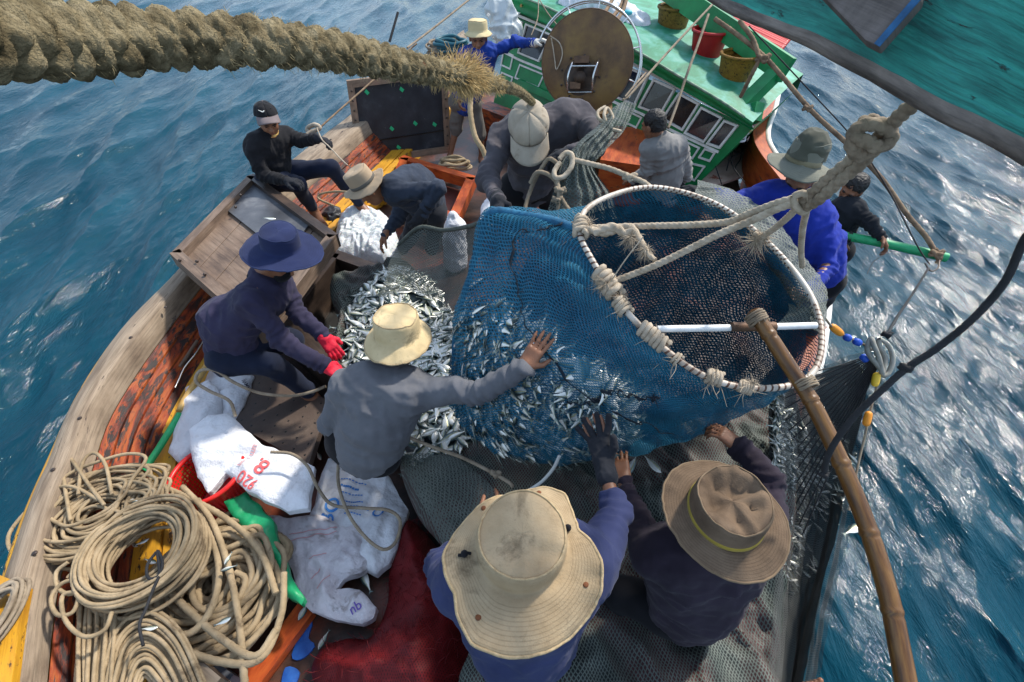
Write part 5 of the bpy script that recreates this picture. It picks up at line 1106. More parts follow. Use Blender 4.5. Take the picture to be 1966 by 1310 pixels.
for nd in (.36, .58, .79): 
    i = int(np.searchsorted(L, nd)); MB().tube([c4[i - 1, :3], c4[i + 1, :3]], .0273, 20, ds=.002).build('node_ring', mat('bamboo_node', [(.5, (.12, .055, .018))], scale=20, rough=.6), bam)
lashing(bam, P(1453, 612, 1.78), P(1500, 680, 1.74) - P(1446, 598, 1.79), .029, 5, ROPE_G, .005, 3, .03, 'cord_binding')
lashing(bam, P(1548, 738, 1.69), P(1560, 775, 1.67) - P(1500, 680, 1.74), .029, 5, ROPE_G, .004, 3, .03, 'cord_binding')

# ================================================================== GREY AND RED NETS
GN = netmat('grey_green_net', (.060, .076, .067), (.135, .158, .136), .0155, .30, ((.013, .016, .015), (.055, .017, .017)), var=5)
GNO = netmat('grey_net_open', (.050, .058, .050), (.10, .11, .095), .020, .30, ashare=.30)
GNS = netmat('grey_net_stiff', (.055, .070, .064), (.135, .155, .14), .022, .36, ashare=.5)
bo = [(770, 900), (810, 905), (870, 870), (1000, 830), (1200, 790), (1420, 755), (1505, 745), (1535, 800), (1525, 1000), (1515, 1180), (1505, 1290), (1500, 1420), (900, 1420), (880, 1310), (905, 1230), (880, 1120), (850, 1050), (800, 985)]
gs = Drape([Z(u, v, .35) for u, v in bo], lambda x, y: .30 + .06 * np.sin(3 * x + 2 * y), .10, .12, .045, 5.5, 6, .022, stretch=(2.2, .8), rot=.5)
mb = MB(); gs.add(mb); mb.build('seine_net', GN, label='heaped grey green seine net covering the deck between the two men at the bottom', cat='fishing net')
# translucent edge of the seine where it crosses the red net and sacks
mb = MB().loft([[P(762, 880, 2.55), P(790, 930, 2.5), P(820, 985, 2.42), P(850, 1050, 2.3)], [P(800, 870, 2.5), P(860, 930, 2.42), P(900, 990, 2.35), P(930, 1050, 2.25)], [P(880, 880, 2.45), P(940, 930, 2.38), P(980, 990, 2.32), P(1000, 1050, 2.25)]], 30, 40)
mb.build('net_edge', GNO, label='thin translucent edge of grey net over the red net left of the beige hat', cat='fishing net')
mb = MB().loft([[P(765, 470, 3.50), P(805, 436, 3.42), P(850, 441, 3.3), P(900, 434, 2.9), P(940, 418, 2.42)], [P(748, 505, 3.45), P(800, 490, 3.4), P(855, 500, 3.3), P(890, 510, 2.95), P(915, 500, 2.5)], [P(738, 545, 3.35), P(790, 545, 3.35), P(850, 560, 3.2), P(880, 575, 2.9), P(892, 570, 2.5)], [P(725, 575, 3.3), P(790, 560, 3.3), P(850, 590, 3.1), P(872, 620, 2.85), P(878, 650, 2.5)]], 40, 80, disp=lambda a: a + .012 * wrinkle(a.reshape(-1, 3), 7, 3).reshape(a.shape[:2])[..., None] * np.array([0, 1, .4]))
pn = mb.build('hanging_net', GNO, label='translucent grey net panel stretched between the tan hatted man and the blue net', cat='fishing net')
MB().tube([P(765, 470, 3.49), P(805, 437, 3.41), P(850, 442, 3.29), P(900, 435, 2.89), P(938, 420, 2.42)], .014, 8, lobes=3).build('head_rope', mat('net_roll', [(.3, (.04, .048, .04)), (.7, (.11, .12, .10))], scale=40, rough=.9, bump=.8, bscale=150), pn)
fl = Drape([Z(u, v, .45) for u, v in [(632, 548), (690, 520), (762, 497), (800, 520), (760, 530), (705, 560), (672, 605), (662, 650), (655, 700), (640, 660), (645, 600)]], .36, .10, .07, .035, 9, 9, .016, stretch=(2, 1), rot=.8)
mb = MB(); fl.add(mb); mb.build('gathered_net', GN, label='gathered fold of grey net along the left side of the fish heap', cat='fishing net')
fr_ = Drape([Z(u, v, .30) for u, v in [(776, 870), (812, 880), (850, 905), (830, 930), (790, 925), (768, 900)]], .22, .08, .06, .03, 9, 10, .018); mb = MB(); fr_.add(mb); mb.build('gathered_net', GN, label='short bunch of grey net at the lower end of the fish heap', cat='fishing net')
# side net full of small fish, gathered at the shackle
SN = netmat('dark_side_net', (.055, .060, .060), (.15, .155, .15), .011, .17, ashare=.10, var=3)
sr = [[(1668, 672, 2.5), (1674, 680, 2.5), (1680, 688, 2.5), (1686, 694, 2.5), (1692, 700, 2.48)], [(1585, 700, 2.5), (1610, 720, 2.55), (1640, 740, 2.58), (1665, 745, 2.55), (1688, 735, 2.5)],
      [(1500, 745, 2.5), (1545, 775, 2.6), (1600, 800, 2.66), (1645, 800, 2.6), (1675, 790, 2.5)], [(1496, 900, 2.55), (1540, 905, 2.68), (1580, 925, 2.72), (1622, 915, 2.62), (1650, 888, 2.5)],
      [(1494, 1050, 2.42), (1522, 1065, 2.55), (1555, 1090, 2.58), (1595, 1070, 2.5), (1622, 1030, 2.4)], [(1488, 1200, 2.22), (1508, 1210, 2.36), (1535, 1220, 2.38), (1562, 1210, 2.3), (1590, 1150, 2.25)], [(1470, 1380, 1.98), (1492, 1385, 2.08), (1515, 1390, 2.12), (1535, 1380, 2.08), (1555, 1350, 2.0)]]
def sdisp(a):
    s_ = a.shape; w = np.linspace(0, 1, s_[1])[None]; k = np.linspace(0, 1, s_[0])[:, None]
    f = (np.sin(w * 34 + vnoise(a.reshape(-1, 3), 2, 4).reshape(s_[:2]) * 2) * .022 + np.sin(w * 71) * .008) * np.clip(k * 4, .1, 1)
    return a + f[..., None] * np.array([.35, 0, 1]) + np.array([0, 0, 1]) * (wrinkle(a.reshape(-1, 3) * np.array([1.5, .5, .5]), 6, 13).reshape(s_[:2]) * .012)[..., None]
sn = thing('side_net', P(1560, 900, 2.6), 'dark net bag of tiny fish hanging over the starboard side, gathered at a shackle', 'fishing net')
mb = MB().loft([[P(*p) for p in r] for r in sr], 150, 90, disp=sdisp); T_ = mb.last; mb.build('net_wall', SN, sn)
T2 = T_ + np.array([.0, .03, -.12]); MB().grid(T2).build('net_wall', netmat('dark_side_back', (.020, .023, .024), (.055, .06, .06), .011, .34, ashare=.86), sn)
mb = MB()
for it in range(1500):
    a = rnd.random(); i = int(lerp(38, 105, a)); j = int(min(89, abs(rnd.gauss(0, 1)) * (30 if a < .5 else 20))); p = T_[i, j] + np.array([.0, .02, -.035 - .04 * rnd.random()])
    fish_stuff(mb, p, fish_rot(rnd.gauss(1.8, .6), rnd.uniform(0, 6), rnd.gauss(0, .4)), rnd.randrange(5), rnd.uniform(.38, .58))
mb.build('small_fry', fm, label='hundreds of tiny silver fish trapped in the dark side net', cat='fish', kind='stuff')
for k in range(16):                                                   # drawn strands fanning out of the shackle
    e = T_[int(30 + 3.6 * k), int(4 + 2.0 * k)]; s0 = P(1672 + k, 682 + k * 1.1, 2.49)
    MB().tube([s0, lerp(Vector(s0), Vector(e), .5) + Vector((0, 0, -.012)), Vector(e) + Vector((0, 0, .01))], .0035, 5).build('drawn_strand', ROPE_K, sn)
FLY = mat('float_orange', [(.5, (.75, .27, .02))], rough=.45, bump=.1); FLY2 = mat('float_yellow', [(.5, (.74, .46, .03))], rough=.45, bump=.1); FLB = mat('float_blue', [(.5, (.01, .07, .42))], rough=.45, bump=.1); FLW = mat('float_white', [(.5, (.62, .6, .52))], rough=.5, bump=.1)
fl1 = [P(1583, 610, 2.3), P(1600, 630, 2.36), P(1625, 646, 2.42), P(1655, 660, 2.46), P(1674, 672, 2.48)]; fl2 = [P(1690, 706, 2.47), P(1684, 740, 2.47), P(1672, 785, 2.46), P(1660, 840, 2.45), P(1648, 890, 2.44), P(1630, 980, 2.4)]
for l_ in (fl1, fl2): MB().tube(l_, .006, 6).build('float_line', ROPE_G, sn)
for a, b_, m_ in (((1596, 626, 2.35), (1616, 642, 2.39), FLY), ((1622, 646, 2.4), (1632, 651, 2.41), FLB), ((1640, 654, 2.43), (1652, 660, 2.44), FLB), ((1654, 682, 2.47), (1665, 694, 2.47), FLB), ((1684, 716, 2.46), (1679, 742, 2.46), FLY2), ((1676, 758, 2.45), (1673, 772, 2.45), FLW), ((1669, 790, 2.44), (1662, 818, 2.44), FLY)):
    A, B = P(*a), P(*b_); MB().tube([A, lerp(A, B, .1), lerp(A, B, .5), lerp(A, B, .9), B], [.006, .016, .0185, .016, .008], 10, ds=.006).build('float', m_, sn)
sh = thing('shackle', P(1690, 680, 2.45), 'pair of grey worn oval shackles gathering the dark side net', 'shackle')
for q in ([(1672, 650, 2.44), (1666, 676, 2.44), (1690, 708, 2.44), (1694, 718, 2.44), (1688, 690, 2.43), (1678, 664, 2.42)], [(1688, 652, 2.46), (1706, 664, 2.46), (1714, 690, 2.46), (1706, 716, 2.46), (1694, 720, 2.46), (1700, 690, 2.47), (1690, 668, 2.47)]):
    MB().tube([P(*p) for p in q], .012, 8, closed=True, ds=.012).build('ring', mat('shackle_grey', [(.3, (.16, .155, .13)), (.7, (.34, .33, .29))], scale=20, rough=.7), sh)
# net over the capped man's arm, and the grey net beside the hoop
a1 = MB().loft([[P(1222, 200, 2.70), P(1196, 196, 2.66), P(1172, 212, 2.66), P(1164, 232, 2.70)], [P(1196, 252, 2.62), P(1170, 240, 2.52), P(1142, 252, 2.5), P(1122, 262, 2.56)], [P(1160, 290, 2.52), P(1136, 276, 2.44), P(1108, 282, 2.42), P(1090, 296, 2.46)], [P(1140, 322, 2.50), P(1118, 312, 2.42), P(1098, 312, 2.40), P(1076, 318, 2.42)],
     [P(1172, 372, 2.54), P(1140, 370, 2.44), P(1100, 380, 2.40), P(1060, 376, 2.44)], [P(1186, 420, 2.54), P(1140, 425, 2.44), P(1094, 434, 2.38), P(1040, 436, 2.42)]], 70, 50, disp=lambda a: a + (np.sin(np.linspace(0, 1, a.shape[1])[None] * 36 + np.linspace(0, 4, a.shape[0])[:, None]) * .012)[..., None] * np.array([0, -1, .4]) + .012 * wrinkle(a.reshape(-1, 3), 9, 8).reshape(a.shape[:2])[..., None] * np.array([0, -1, .4]))
ng_ = a1.build('draped_net', GNS, label='dark grey net draped over the right forearm of the man in the cream cap', cat='fishing net')
mb = MB().loft([[P(1340, 345, 2.60), P(1402, 366, 2.58), P(1475, 410, 2.52), P(1545, 500, 2.40), P(1584, 560, 2.25), P(1586, 640, 2.06)], [P(1332, 372, 2.5), P(1396, 392, 2.46), P(1462, 440, 2.42), P(1520, 510, 2.32), P(1560, 570, 2.16), P(1576, 640, 2.0)], [P(1345, 392, 2.36), P(1404, 414, 2.30), P(1466, 462, 2.24), P(1512, 522, 2.2), P(1552, 582, 2.06), P(1560, 632, 1.97)], [P(1350, 412, 2.42), P(1398, 434, 2.36), P(1452, 478, 2.32), P(1486, 536, 2.28), P(1512, 590, 2.16), P(1500, 622, 2.06)]], 50, 110,
     disp=lambda a: a + .016 * wrinkle(a.reshape(-1, 3), 8, 18).reshape(a.shape[:2])[..., None] * np.array([.2, -.7, .7]))
mb.build('bunched_net', GNS, label='bunched grey net with open mesh along the far right side of the hoop', cat='fishing net')
RN = netmat('maroon_net', (.085, .004, .005), (.19, .009, .011), .012, .5, ((.03, .002, .003), (.07, .003, .004)), var=8)
rn_ = Drape([Z(u, v, .22) for u, v in [(772, 985), (815, 1010), (852, 1060), (900, 1100), (900, 1200), (905, 1290), (890, 1420), (690, 1400), (590, 1300), (600, 1240), (650, 1215), (702, 1210), (735, 1150), (742, 1075)]], .08, .24, .3, .035, 9, 14, .018, power=.8)
mb = MB(); rn_.add(mb)
for _ in range(420):
    k = rnd.randrange(len(rn_.xy)); p = rn_.at(*rn_.xy[k]); d = Vector((rnd.gauss(0, 1), rnd.gauss(0, 1), .5)).normalized(); e = Vector((d.y, -d.x, 0)) * .03
    mb.tube([p - Vector((0, 0, .01)), p + d * .025 + e * .3 + Vector((0, 0, .008)), p + d * .05 + e], .0012, 4, ds=.02)
mb.build('red_net', RN, label='dark red fine meshed net heaped on the deck left of the beige hat', cat='fishing net')
# ================================================================== ROPES
big = [(-120, 62, .30), (0, 72, .345), (120, 78, .40), (260, 76, .47), (400, 78, .53), (520, 84, .585), (640, 98, .66), (740, 119, .77), (830, 137, .92), (900, 150, 1.10), (950, 162, 1.40), (1000, 178, 2.0), (1030, 205, 2.75)]
bigp = [P(*p) for p in big]
ropeb = thing('thick_rope', P(260, 76, .47), 'thick frayed tan braided rope crossing the upper left close to the camera', 'rope')
rad = [.0275] * 4 + [.0265, .0255, .0245, .024, .023, .022, .019, .017, .017]
ROPE_BIG = mat('thick_rope_fibre', [(.28, (.055, .042, .022)), (.45, (.15, .118, .065)), (.6, (.27, .22, .13)), (.75, (.38, .315, .20))], scale=38, rough=.95, bump=1.0, bscale=420, coord='Object', bdist=.004, detail=8, spec=.1,
               wear=(.12, .045, .025), wscale=7, wpos=.66, wsharp=.05)
bb = MB()
c4 = crom([list(p) + [r] for p, r in zip(bigp, rad)], ds=.0016); p_, r_ = c4[:, :3], c4[:, 3]; nt_ = 72
t = np.gradient(p_, axis=0); t /= np.linalg.norm(t, axis=1)[:, None]; nn_ = np.cross(t[0], [0, 0, 1.]); nn_ /= np.linalg.norm(nn_); N = []
for i in range(len(p_)):
    nn_ = nn_ - t[i] * (nn_ @ t[i]); nn_ /= np.linalg.norm(nn_); N.append(nn_.copy())
N = np.array(N); B = np.cross(t, N); th = np.linspace(0, 2 * np.pi, nt_ + 1); S = np.arange(len(p_)) * .0016
A = th[None] + 0 * S[:, None]; SS = S[:, None] + 0 * A
def braid(A, SS, k=4, lay=.030):                                       # plump strands crossing both ways round the rope
    x = A / (2 * np.pi) * k; y = SS / lay; a, b = x + y, x - y
    f1 = np.abs(np.cos(np.pi * a)) ** .8; f2 = np.abs(np.cos(np.pi * b)) ** .8
    over = np.sin(2 * np.pi * y + np.pi * np.floor(x * 2)) > 0
    return np.where(over, f1 * (.55 + .45 * f2), f2 * (.55 + .45 * f1))
wv = fbm(np.stack([np.cos(A) * .8, np.sin(A) * .8, SS * 14], -1).reshape(-1, 3), 1, 3, 9).reshape(A.shape); H = braid(A, SS + .007 * wv) * (1 + .22 * vnoise(np.stack([np.cos(A) * 1.6, np.sin(A) * 1.6, SS * 38], -1).reshape(-1, 3), 1, 12).reshape(A.shape)); P3 = p_[:, None] + (N[:, None] * np.cos(A)[..., None] + B[:, None] * np.sin(A)[..., None])
fine = np.stack([A * 1.2 + SS * 20, SS * 300, 0 * A], -1).reshape(-1, 3)
RR = r_[:, None] * (.83 + .26 * H + .05 * fbm(np.stack([np.cos(A) * 3, np.sin(A) * 3, SS * 90], -1).reshape(-1, 3), 1, 3, 5).reshape(A.shape) + .03 * np.sin(SS * 2600 + A * 9 + 6 * H))
G3 = p_[:, None] + RR[..., None] * (N[:, None] * np.cos(A)[..., None] + B[:, None] * np.sin(A)[..., None])
bb.grid(G3, np.stack([SS, A * .028], -1), flip=True, wrap=True).build('rope_core', ROPE_BIG, ropeb)
# loose fibres standing off the strands, and a big fray
def fibre(mb, p, d, L, r=.0006, sag=.35):
    d = d / np.linalg.norm(d); s_ = np.cross(d, [rnd.gauss(0, 1), rnd.gauss(0, 1), rnd.gauss(0, 1)]); s_ /= np.linalg.norm(s_) + 1e-9
    q = [p, p + d * L * .5 + s_ * L * .12, p + d * L * .8 + s_ * L * sag * .7 + vec((0, 0, -L * .1)), p + d * L * .95 + s_ * L * sag * 1.3 + vec((0, 0, -L * .2))]
    a = np.cross(d, s_) * r; v = []
    for k, x in enumerate(q): w = (1, .9, .6, .15)[k]; v += [x + a * w, x - a * w * .5 + s_ * r * w * .87, x - a * w * .5 - s_ * r * w * .87]
    f = []
    for k in range(3):
        for j in range(3): f.append([3 * k + j, 3 * k + (j + 1) % 3, 3 * k + 3 + (j + 1) % 3, 3 * k + 3 + j])
    mb.add(v, np.array(f))
FIB = mat('rope_fibre', [(.3, (.27, .20, .10)), (.7, (.48, .39, .22))], scale=50, rough=.95, bump=0, spec=.1)
FIBG = mat('golden_fray', [(.3, (.34, .22, .085)), (.7, (.56, .41, .20))], scale=50, rough=.9, bump=0, spec=.1)
mb = MB()
for _ in range(8000):
    i = rnd.randrange(40, len(p_) - 30); j = rnd.randrange(nt_); o = (G3[i, j] - p_[i]); o /= np.linalg.norm(o)
    x = pix(G3[i, j])[0]; den = 1 if 430 < x < 960 else .45
    if rnd.random() > den: continue
    d = o * .8 + t[i] * rnd.gauss(.5, .7) + N[i] * rnd.gauss(0, .5) + B[i] * rnd.gauss(0, .5)
    fibre(mb, G3[i, j] - o * .001, d, rnd.uniform(.003, .008) * (.8 if x < 430 else 1.3), .00035)
mb.build('loose_fibres', FIB, ropeb)
mb = MB()
for (u0, u1, cnt, L) in ((874, 912, 900, .046), (922, 960, 260, .026), (835, 872, 200, .024)):
    for _ in range(cnt):
        u = rnd.uniform(u0, u1); i = int(np.argmin(np.abs(np.array([pix(q)[0] for q in p_[::25]]) - u))) * 25 + rnd.randrange(-12, 12); i = max(0, min(len(p_) - 1, i)); a = rnd.uniform(0, 6.283)
        o = N[i] * math.cos(a) + B[i] * math.sin(a); upb = max(0, o[2] + o[1]); d = o + t[i] * rnd.gauss(.55, .45)
        fibre(mb, p_[i] + o * r_[i] * .7, d, L * rnd.uniform(.5, 1.15) * (.75 + .4 * upb), .0009, .3)
mb.build('fray', FIBG, ropeb)
# hanging tail below the fray
MB().tube([P(905, 170, 3.0), P(903, 215, 3.0), P(912, 262, 3.0), P(928, 290, 3.0), P(935, 320, 3.0), P(920, 350, 3.05)], .0165, 12, lobes=3).build('rope', ROPE_T, label='tan rope tail hanging down from the frayed thick rope between two men', cat='rope')

def rope(name, pts, r, m, label, lobes=3, cat='rope', nt_=12, amp=.22, extra=None, group=None, **k):
    mb = MB()
    for l_ in (pts if isinstance(pts[0], list) else [pts]): mb.tube([P(*p) for p in l_], r, nt_, lobes=lobes, amp=amp, **k)
    if extra: extra(mb)
    return mb.build(name, m, label=label, cat=cat, group=group)
# hoisting rope with its big knot, and the bridle of white ropes
hr = thing('hoisting_rope', P(1680, 250, 1.25), 'thick grey braided hoisting rope with a large overhand knot under the teal beam', 'rope')
mb = MB(); mb.tube([P(1800, 175, 1.02), P(1755, 200, 1.08), P(1720, 230, 1.15), P(1690, 262, 1.22), P(1660, 285, 1.27)], .017, 24, braid=.030, ds=.003); mb.build('upper_fall', ROPE_G, hr)
def knot(mb, c, r, s, lobes=3, m=0, w=1.0):
    c = vec(c); q = []
    for i in range(15):
        a = i / 15 * 4 * math.pi; q.append(c + np.array([math.sin(a) + .45 * math.sin(2 * a), (math.cos(a) - .5 * math.cos(2 * a)) * .55, -math.sin(1.5 * a) * .5]) * s * w)
    mb.tube([list(x) for x in q], r, 14, m, closed=True, lobes=lobes, ds=r * .5)
mb = MB(); mb.tube([P(1700, 275, 1.22), P(1655, 300, 1.24), P(1636, 280, 1.22), P(1648, 246, 1.19), P(1688, 240, 1.17), P(1712, 262, 1.18), P(1690, 282, 1.19), P(1660, 270, 1.19), P(1640, 258, 1.2), P(1668, 232, 1.21), P(1700, 245, 1.22)], .017, 24, braid=.030, ds=.003); mb.build('knot', ROPE_G, hr)
for q in ([(1690, 262, 1.24), (1650, 296, 1.3), (1600, 335, 1.38), (1560, 370, 1.46), (1530, 392, 1.52)], [(1680, 282, 1.24), (1656, 312, 1.29), (1610, 350, 1.37), (1570, 385, 1.45), (1540, 400, 1.52)]):
    MB().tube([P(*p) for p in q], .017, 24, braid=.030, ds=.003).build('lower_fall', ROPE_G, hr)
br = thing('bridle_rope', P(1535, 385, 1.52), 'cream rope bridle joining the hoop of the blue net to the hoisting rope', 'rope')
for q, r in (([(1552, 376, 1.50), (1500, 388, 1.56), (1440, 410, 1.66), (1400, 426, 1.75), (1330, 432, 1.82), (1250, 434, 1.9), (1180, 436, 1.96), (1122, 438, 1.99)], .0125),
             ([(1556, 384, 1.49), (1500, 398, 1.56), (1440, 425, 1.64), (1380, 450, 1.70), (1320, 480, 1.76), (1262, 508, 1.81), (1215, 527, 1.86), (1172, 543, 1.89)], .0125),
             ([(1540, 378, 1.50), (1548, 400, 1.56), (1541, 440, 1.72), (1538, 480, 1.9), (1540, 512, 2.02)], .0105), ([(1536, 392, 1.52), (1515, 415, 1.6), (1488, 438, 1.74), (1462, 456, 1.86)], .011)):
    MB().tube([P(*p) for p in q], r, 18, lobes=3, amp=.26, ds=.004, pitch=.062).build('rope_leg', ROPE_W, br)
mb = MB(); mb.tube([P(1525, 378, 1.49), P(1545, 372, 1.47), P(1556, 392, 1.49), P(1542, 408, 1.51), P(1528, 396, 1.5)], .011, 14, closed=True, lobes=3); mb.build('splice', ROPE_W, br)
for q in ([(1126, 440, 1.96), (1160, 447, 1.95), (1185, 440, 1.94), (1210, 436, 1.92), (1225, 455, 1.9), (1242, 485, 1.87), (1258, 500, 1.83)], [(1140, 448, 1.95), (1175, 436, 1.93), (1200, 448, 1.92), (1216, 440, 1.91)]):
    MB().tube([P(*p) for p in q], [.014, .017, .016, .014, .014, .012, .009][:len(q)], 16, lobes=3, amp=.3, ds=.005).build('splice', ROPE_W, br)
def tuft(name, parent, c, n_, L, m=ROPE_W, bias=(0, 0, -.3), r=.0011):
    mb = MB()
    for _ in range(n_):
        d = vec((rnd.gauss(0, 1), rnd.gauss(0, 1), rnd.gauss(0, 1))) + vec(bias) * 2; fibre(mb, vec(c), d, L * rnd.uniform(.4, 1.1), r, .45)
    return mb.build(name, m, parent)
for u, v, d, k, L in ((1210, 455, 1.9, 160, .06), (1240, 480, 1.87, 130, .05), (1462, 456, 1.85, 110, .07), (1450, 462, 1.85, 70, .075), (1130, 430, 1.97, 70, .05), (1165, 545, 1.87, 120, .07), (1190, 570, 1.86, 70, .05), (1370, 722, 1.75, 60, .05), (1445, 735, 1.74, 50, .045)): tuft('frayed_tuft', br, P(u, v, d), k, L)
mb = MB(); knot(mb, P(1462, 455, 1.85), .010, .022); mb.build('knot', ROPE_W, br)
rope('thin_cord', [(1170, 545, 1.86), (1200, 500, 1.84), (1235, 455, 1.82)], .0028, ROPE_W, 'taut thin white cord between the two left lashings of the hoop', 0, 'cord', 6)
rope('net_rope', [[(1075, 318, 2.42), (1055, 305, 2.43), (1042, 320, 2.46), (1025, 350, 2.5), (1012, 385, 2.52), (1004, 420, 2.5)], [(1018, 352, 2.46), (1030, 332, 2.42), (1050, 334, 2.40), (1068, 350, 2.38), (1075, 375, 2.36), (1090, 400, 2.34), (1108, 416, 2.25)], [(1070, 345, 2.37), (1073, 372, 2.35), (1072, 400, 2.36), (1070, 432, 2.36)]], .0105, ROPE_G, 'grey rope looped and knotted below the fists of the man in the cream cap',
     extra=lambda mb: (knot(mb, P(1076, 366, 2.35), .009, .02), knot(mb, P(1070, 384, 2.35), .009, .018)))
rope('eye_rope', [[(1075, 312, 2.38), (1064, 330, 2.37), (1068, 342, 2.36), (1084, 338, 2.36), (1098, 318, 2.36), (1098, 298, 2.37), (1086, 294, 2.38), (1074, 306, 2.38)], [(1096, 306, 2.37), (1130, 314, 2.36), (1170, 324, 2.34), (1205, 338, 2.3), (1235, 350, 2.27), (1250, 362, 2.25)]], .0125, ROPE_W, 'cream rope with an eye splice running from the gloved hand to the hoop top', extra=lambda mb: knot(mb, P(1210, 340, 2.29), .011, .022))
rope('hook_rope', [(1162, 205, 2.6), (1148, 215, 2.58), (1150, 228, 2.56), (1166, 236, 2.55), (1176, 226, 2.56), (1166, 208, 2.58), (1160, 222, 2.55), (1170, 245, 2.55), (1192, 253, 2.56)], .009, ROPE_W, 'short cream rope end curled on the grey net by the drum')
# standing rigging on the right
rope('mooring_rope', [(1372, 36, 4.3), (1420, 70, 4.25), (1466, 108, 4.2), (1500, 145, 4.2), (1560, 215, 4.15), (1625, 275, 4.1), (1690, 340, 4.05), (1740, 410, 3.95), (1778, 455, 3.9), (1803, 498, 3.85)], .019, ROPE_B, 'long knotted brown rope running from the wheelhouse roof down to the green pole', extra=lambda mb: (knot(mb, P(1466, 112, 4.18), .018, .045), knot(mb, P(1800, 488, 3.85), .016, .04), knot(mb, P(1552, 208, 4.15), .014, .03)))
rope('branch_rope', [(1420, 40, 4.25), (1445, 75, 4.2), (1456, 105, 4.18)], .019, ROPE_B, 'brown rope branch coming into the roof corner knot from above')
rope('branch_rope', [(1460, 112, 4.18), (1440, 150, 4.3), (1422, 186, 4.5)], .017, ROPE_B, 'brown rope branch hanging from the roof corner knot to the eave')
rope('stay_wire', [(1438, 50, 4.1), (1560, 180, 4.1), (1640, 268, 4.05), (1700, 355, 3.95), (1760, 470, 3.8), (1785, 508, 3.75)], .0055, ROPE_K, 'thin dark line beside the long knotted brown rope', 0, 'line', 6)
rope('guy_line', [(1783, 515, 3.7), (1755, 560, 3.4), (1725, 605, 3.05), (1705, 640, 2.65)], .0075, ROPE_K, 'dark line from the end of the green pole down to the shackle', 0, 'line', 8, extra=lambda mb: knot(mb, P(1704, 642, 2.6), .010, .018, 0))
MB().tube([P(1776, 505, 3.72), P(1786, 520, 3.7), P(1800, 516, 3.7), P(1804, 500, 3.74)], .006, 7).build('wire_hook', BOLT, label='small wire hook hanging under the end of the green pole', cat='hook')
rope('fishing_line', [(1712, 482, 3.9), (1680, 500, 3.7), (1665, 525, 3.5)], .003, ROPE_K, 'hair thin dark line trailing below the green pole', 0, 'line', 5)
rope('black_rope', [(2010, 400, 1.06), (1966, 462, 1.12), (1930, 540, 1.17), (1870, 610, 1.22), (1800, 668, 1.27), (1742, 706, 1.31), (1690, 752, 1.34), (1640, 800, 1.38), (1606, 845, 1.42), (1588, 880, 1.45), (1583, 905, 1.47)], .0088, ROPE_K, 'black rope with a knot curving from the right edge across the bamboo pole', extra=lambda mb: (knot(mb, P(1742, 706, 1.31), .0075, .012), knot(mb, P(1583, 912, 1.47), .006, .008)))
gp = thing('green_pole', P(1700, 468, 4.0), 'green painted pole sticking out over the water on the right', 'pole')
MB().tube([P(1560, 440, 4.15), P(1600, 449, 4.1), P(1700, 468, 4.0), P(1818, 495, 3.9)], .036, 12, ds=.03).build('shaft', mat('pole_green', [(.3, (.01, .20, .07)), (.6, (.018, .33, .125))], scale=10, rough=.45, bump=.15), gp)
MB().tube([P(1796, 478, 3.86), P(1806, 494, 3.86), P(1798, 506, 3.88)], .016, 8, lobes=3).build('rope_turn', ROPE_B, gp)
lashing(gp, P(1630, 455, 4.08), P(1700, 468, 4.0) - P(1600, 449, 4.1), .037, 3, ROPE_K, .006, 5, .1, 'lashing')
# lines over the drum and wheelhouse
rope('hauling_line', [(1196, 192, 4.2), (1215, 176, 4.3), (1290, 92, 4.6), (1376, 0, 5.0), (1400, -25, 5.1)], .011, ROPE_G, 'grey line rising from the drum past the roof baskets', 3, 'line', 9)
rope('hauling_line', [(1200, 186, 4.2), (1222, 160, 4.3), (1240, 140, 4.45)], .008, ROPE_G, 'short second line beside the drum hoop', 3, 'line', 8)
rope('vertical_line', [(1283, 246, 4.3), (1300, 200, 4.35), (1320, 140, 4.4), (1342, 80, 4.5), (1360, 28, 4.6)], .012, ROPE_G, 'grey line hanging in front of the wheelhouse windows', 3, 'line', 9)
rope('drum_line', [[(1150, 38, 5.0), (1165, 18, 5.2), (1182, -12, 5.4)], [(1168, 42, 5.0), (1190, 15, 5.2), (1200, -12, 5.4)], [(1178, 48, 5.0), (1196, 20, 5.1), (1206, -12, 5.3)]], .019, ROPE_B, 'three thick brown ropes leading up from the drum', 3)
rope('roof_line', [[(1036, 0, 5.6), (1052, 26, 5.5), (1074, 54, 5.3)], [(1034, 0, 5.6), (1032, 36, 5.5), (1020, 68, 5.4)]], .006, ROPE_G, 'two thin lines hanging from the roof in front of the left windows', 0, 'line', 6)
rope('stay_line', [(782, 92, 5.2), (835, 52, 5.5), (900, 0, 5.9), (930, -25, 6.1)], .011, ROPE_G, 'thin grey stay rising to the upper edge behind the thick rope', 3, 'line', 9)
rope('dark_stay', [(596, 262, 4.6), (640, 222, 4.8), (690, 178, 5.0), (740, 134, 5.2), (800, 84, 5.4)], .009, ROPE_B, 'dark line crossing the corner of the upright black hatch cover', 3, 'line', 8)
MB().tube([P(748, 80, 5.6), P(756, 52, 5.6), P(764, 24, 5.6)], .014, 8).build('iron_rod', ROPE_K, label='short black rod standing up behind the thick rope', cat='rod')
rope('hand_line', [(608, 246, 4.15), (618, 268, 4.15), (632, 282, 4.1), (655, 306, 4.0), (668, 318, 3.95)], .006, ROPE_W, 'cream line running from the seated man to behind the tan hat', 0, 'line', 6)
MB().tube([P(600, 262, 4.4), P(590, 248, 4.45), P(604, 240, 4.4), P(614, 246, 4.4), P(598, 254, 4.4), P(586, 262, 4.4)], .02, 8, lobes=3).build('mooring_hitch', ROPE_W, label='cream rope hitch on the rail beside the seated man', cat='rope')
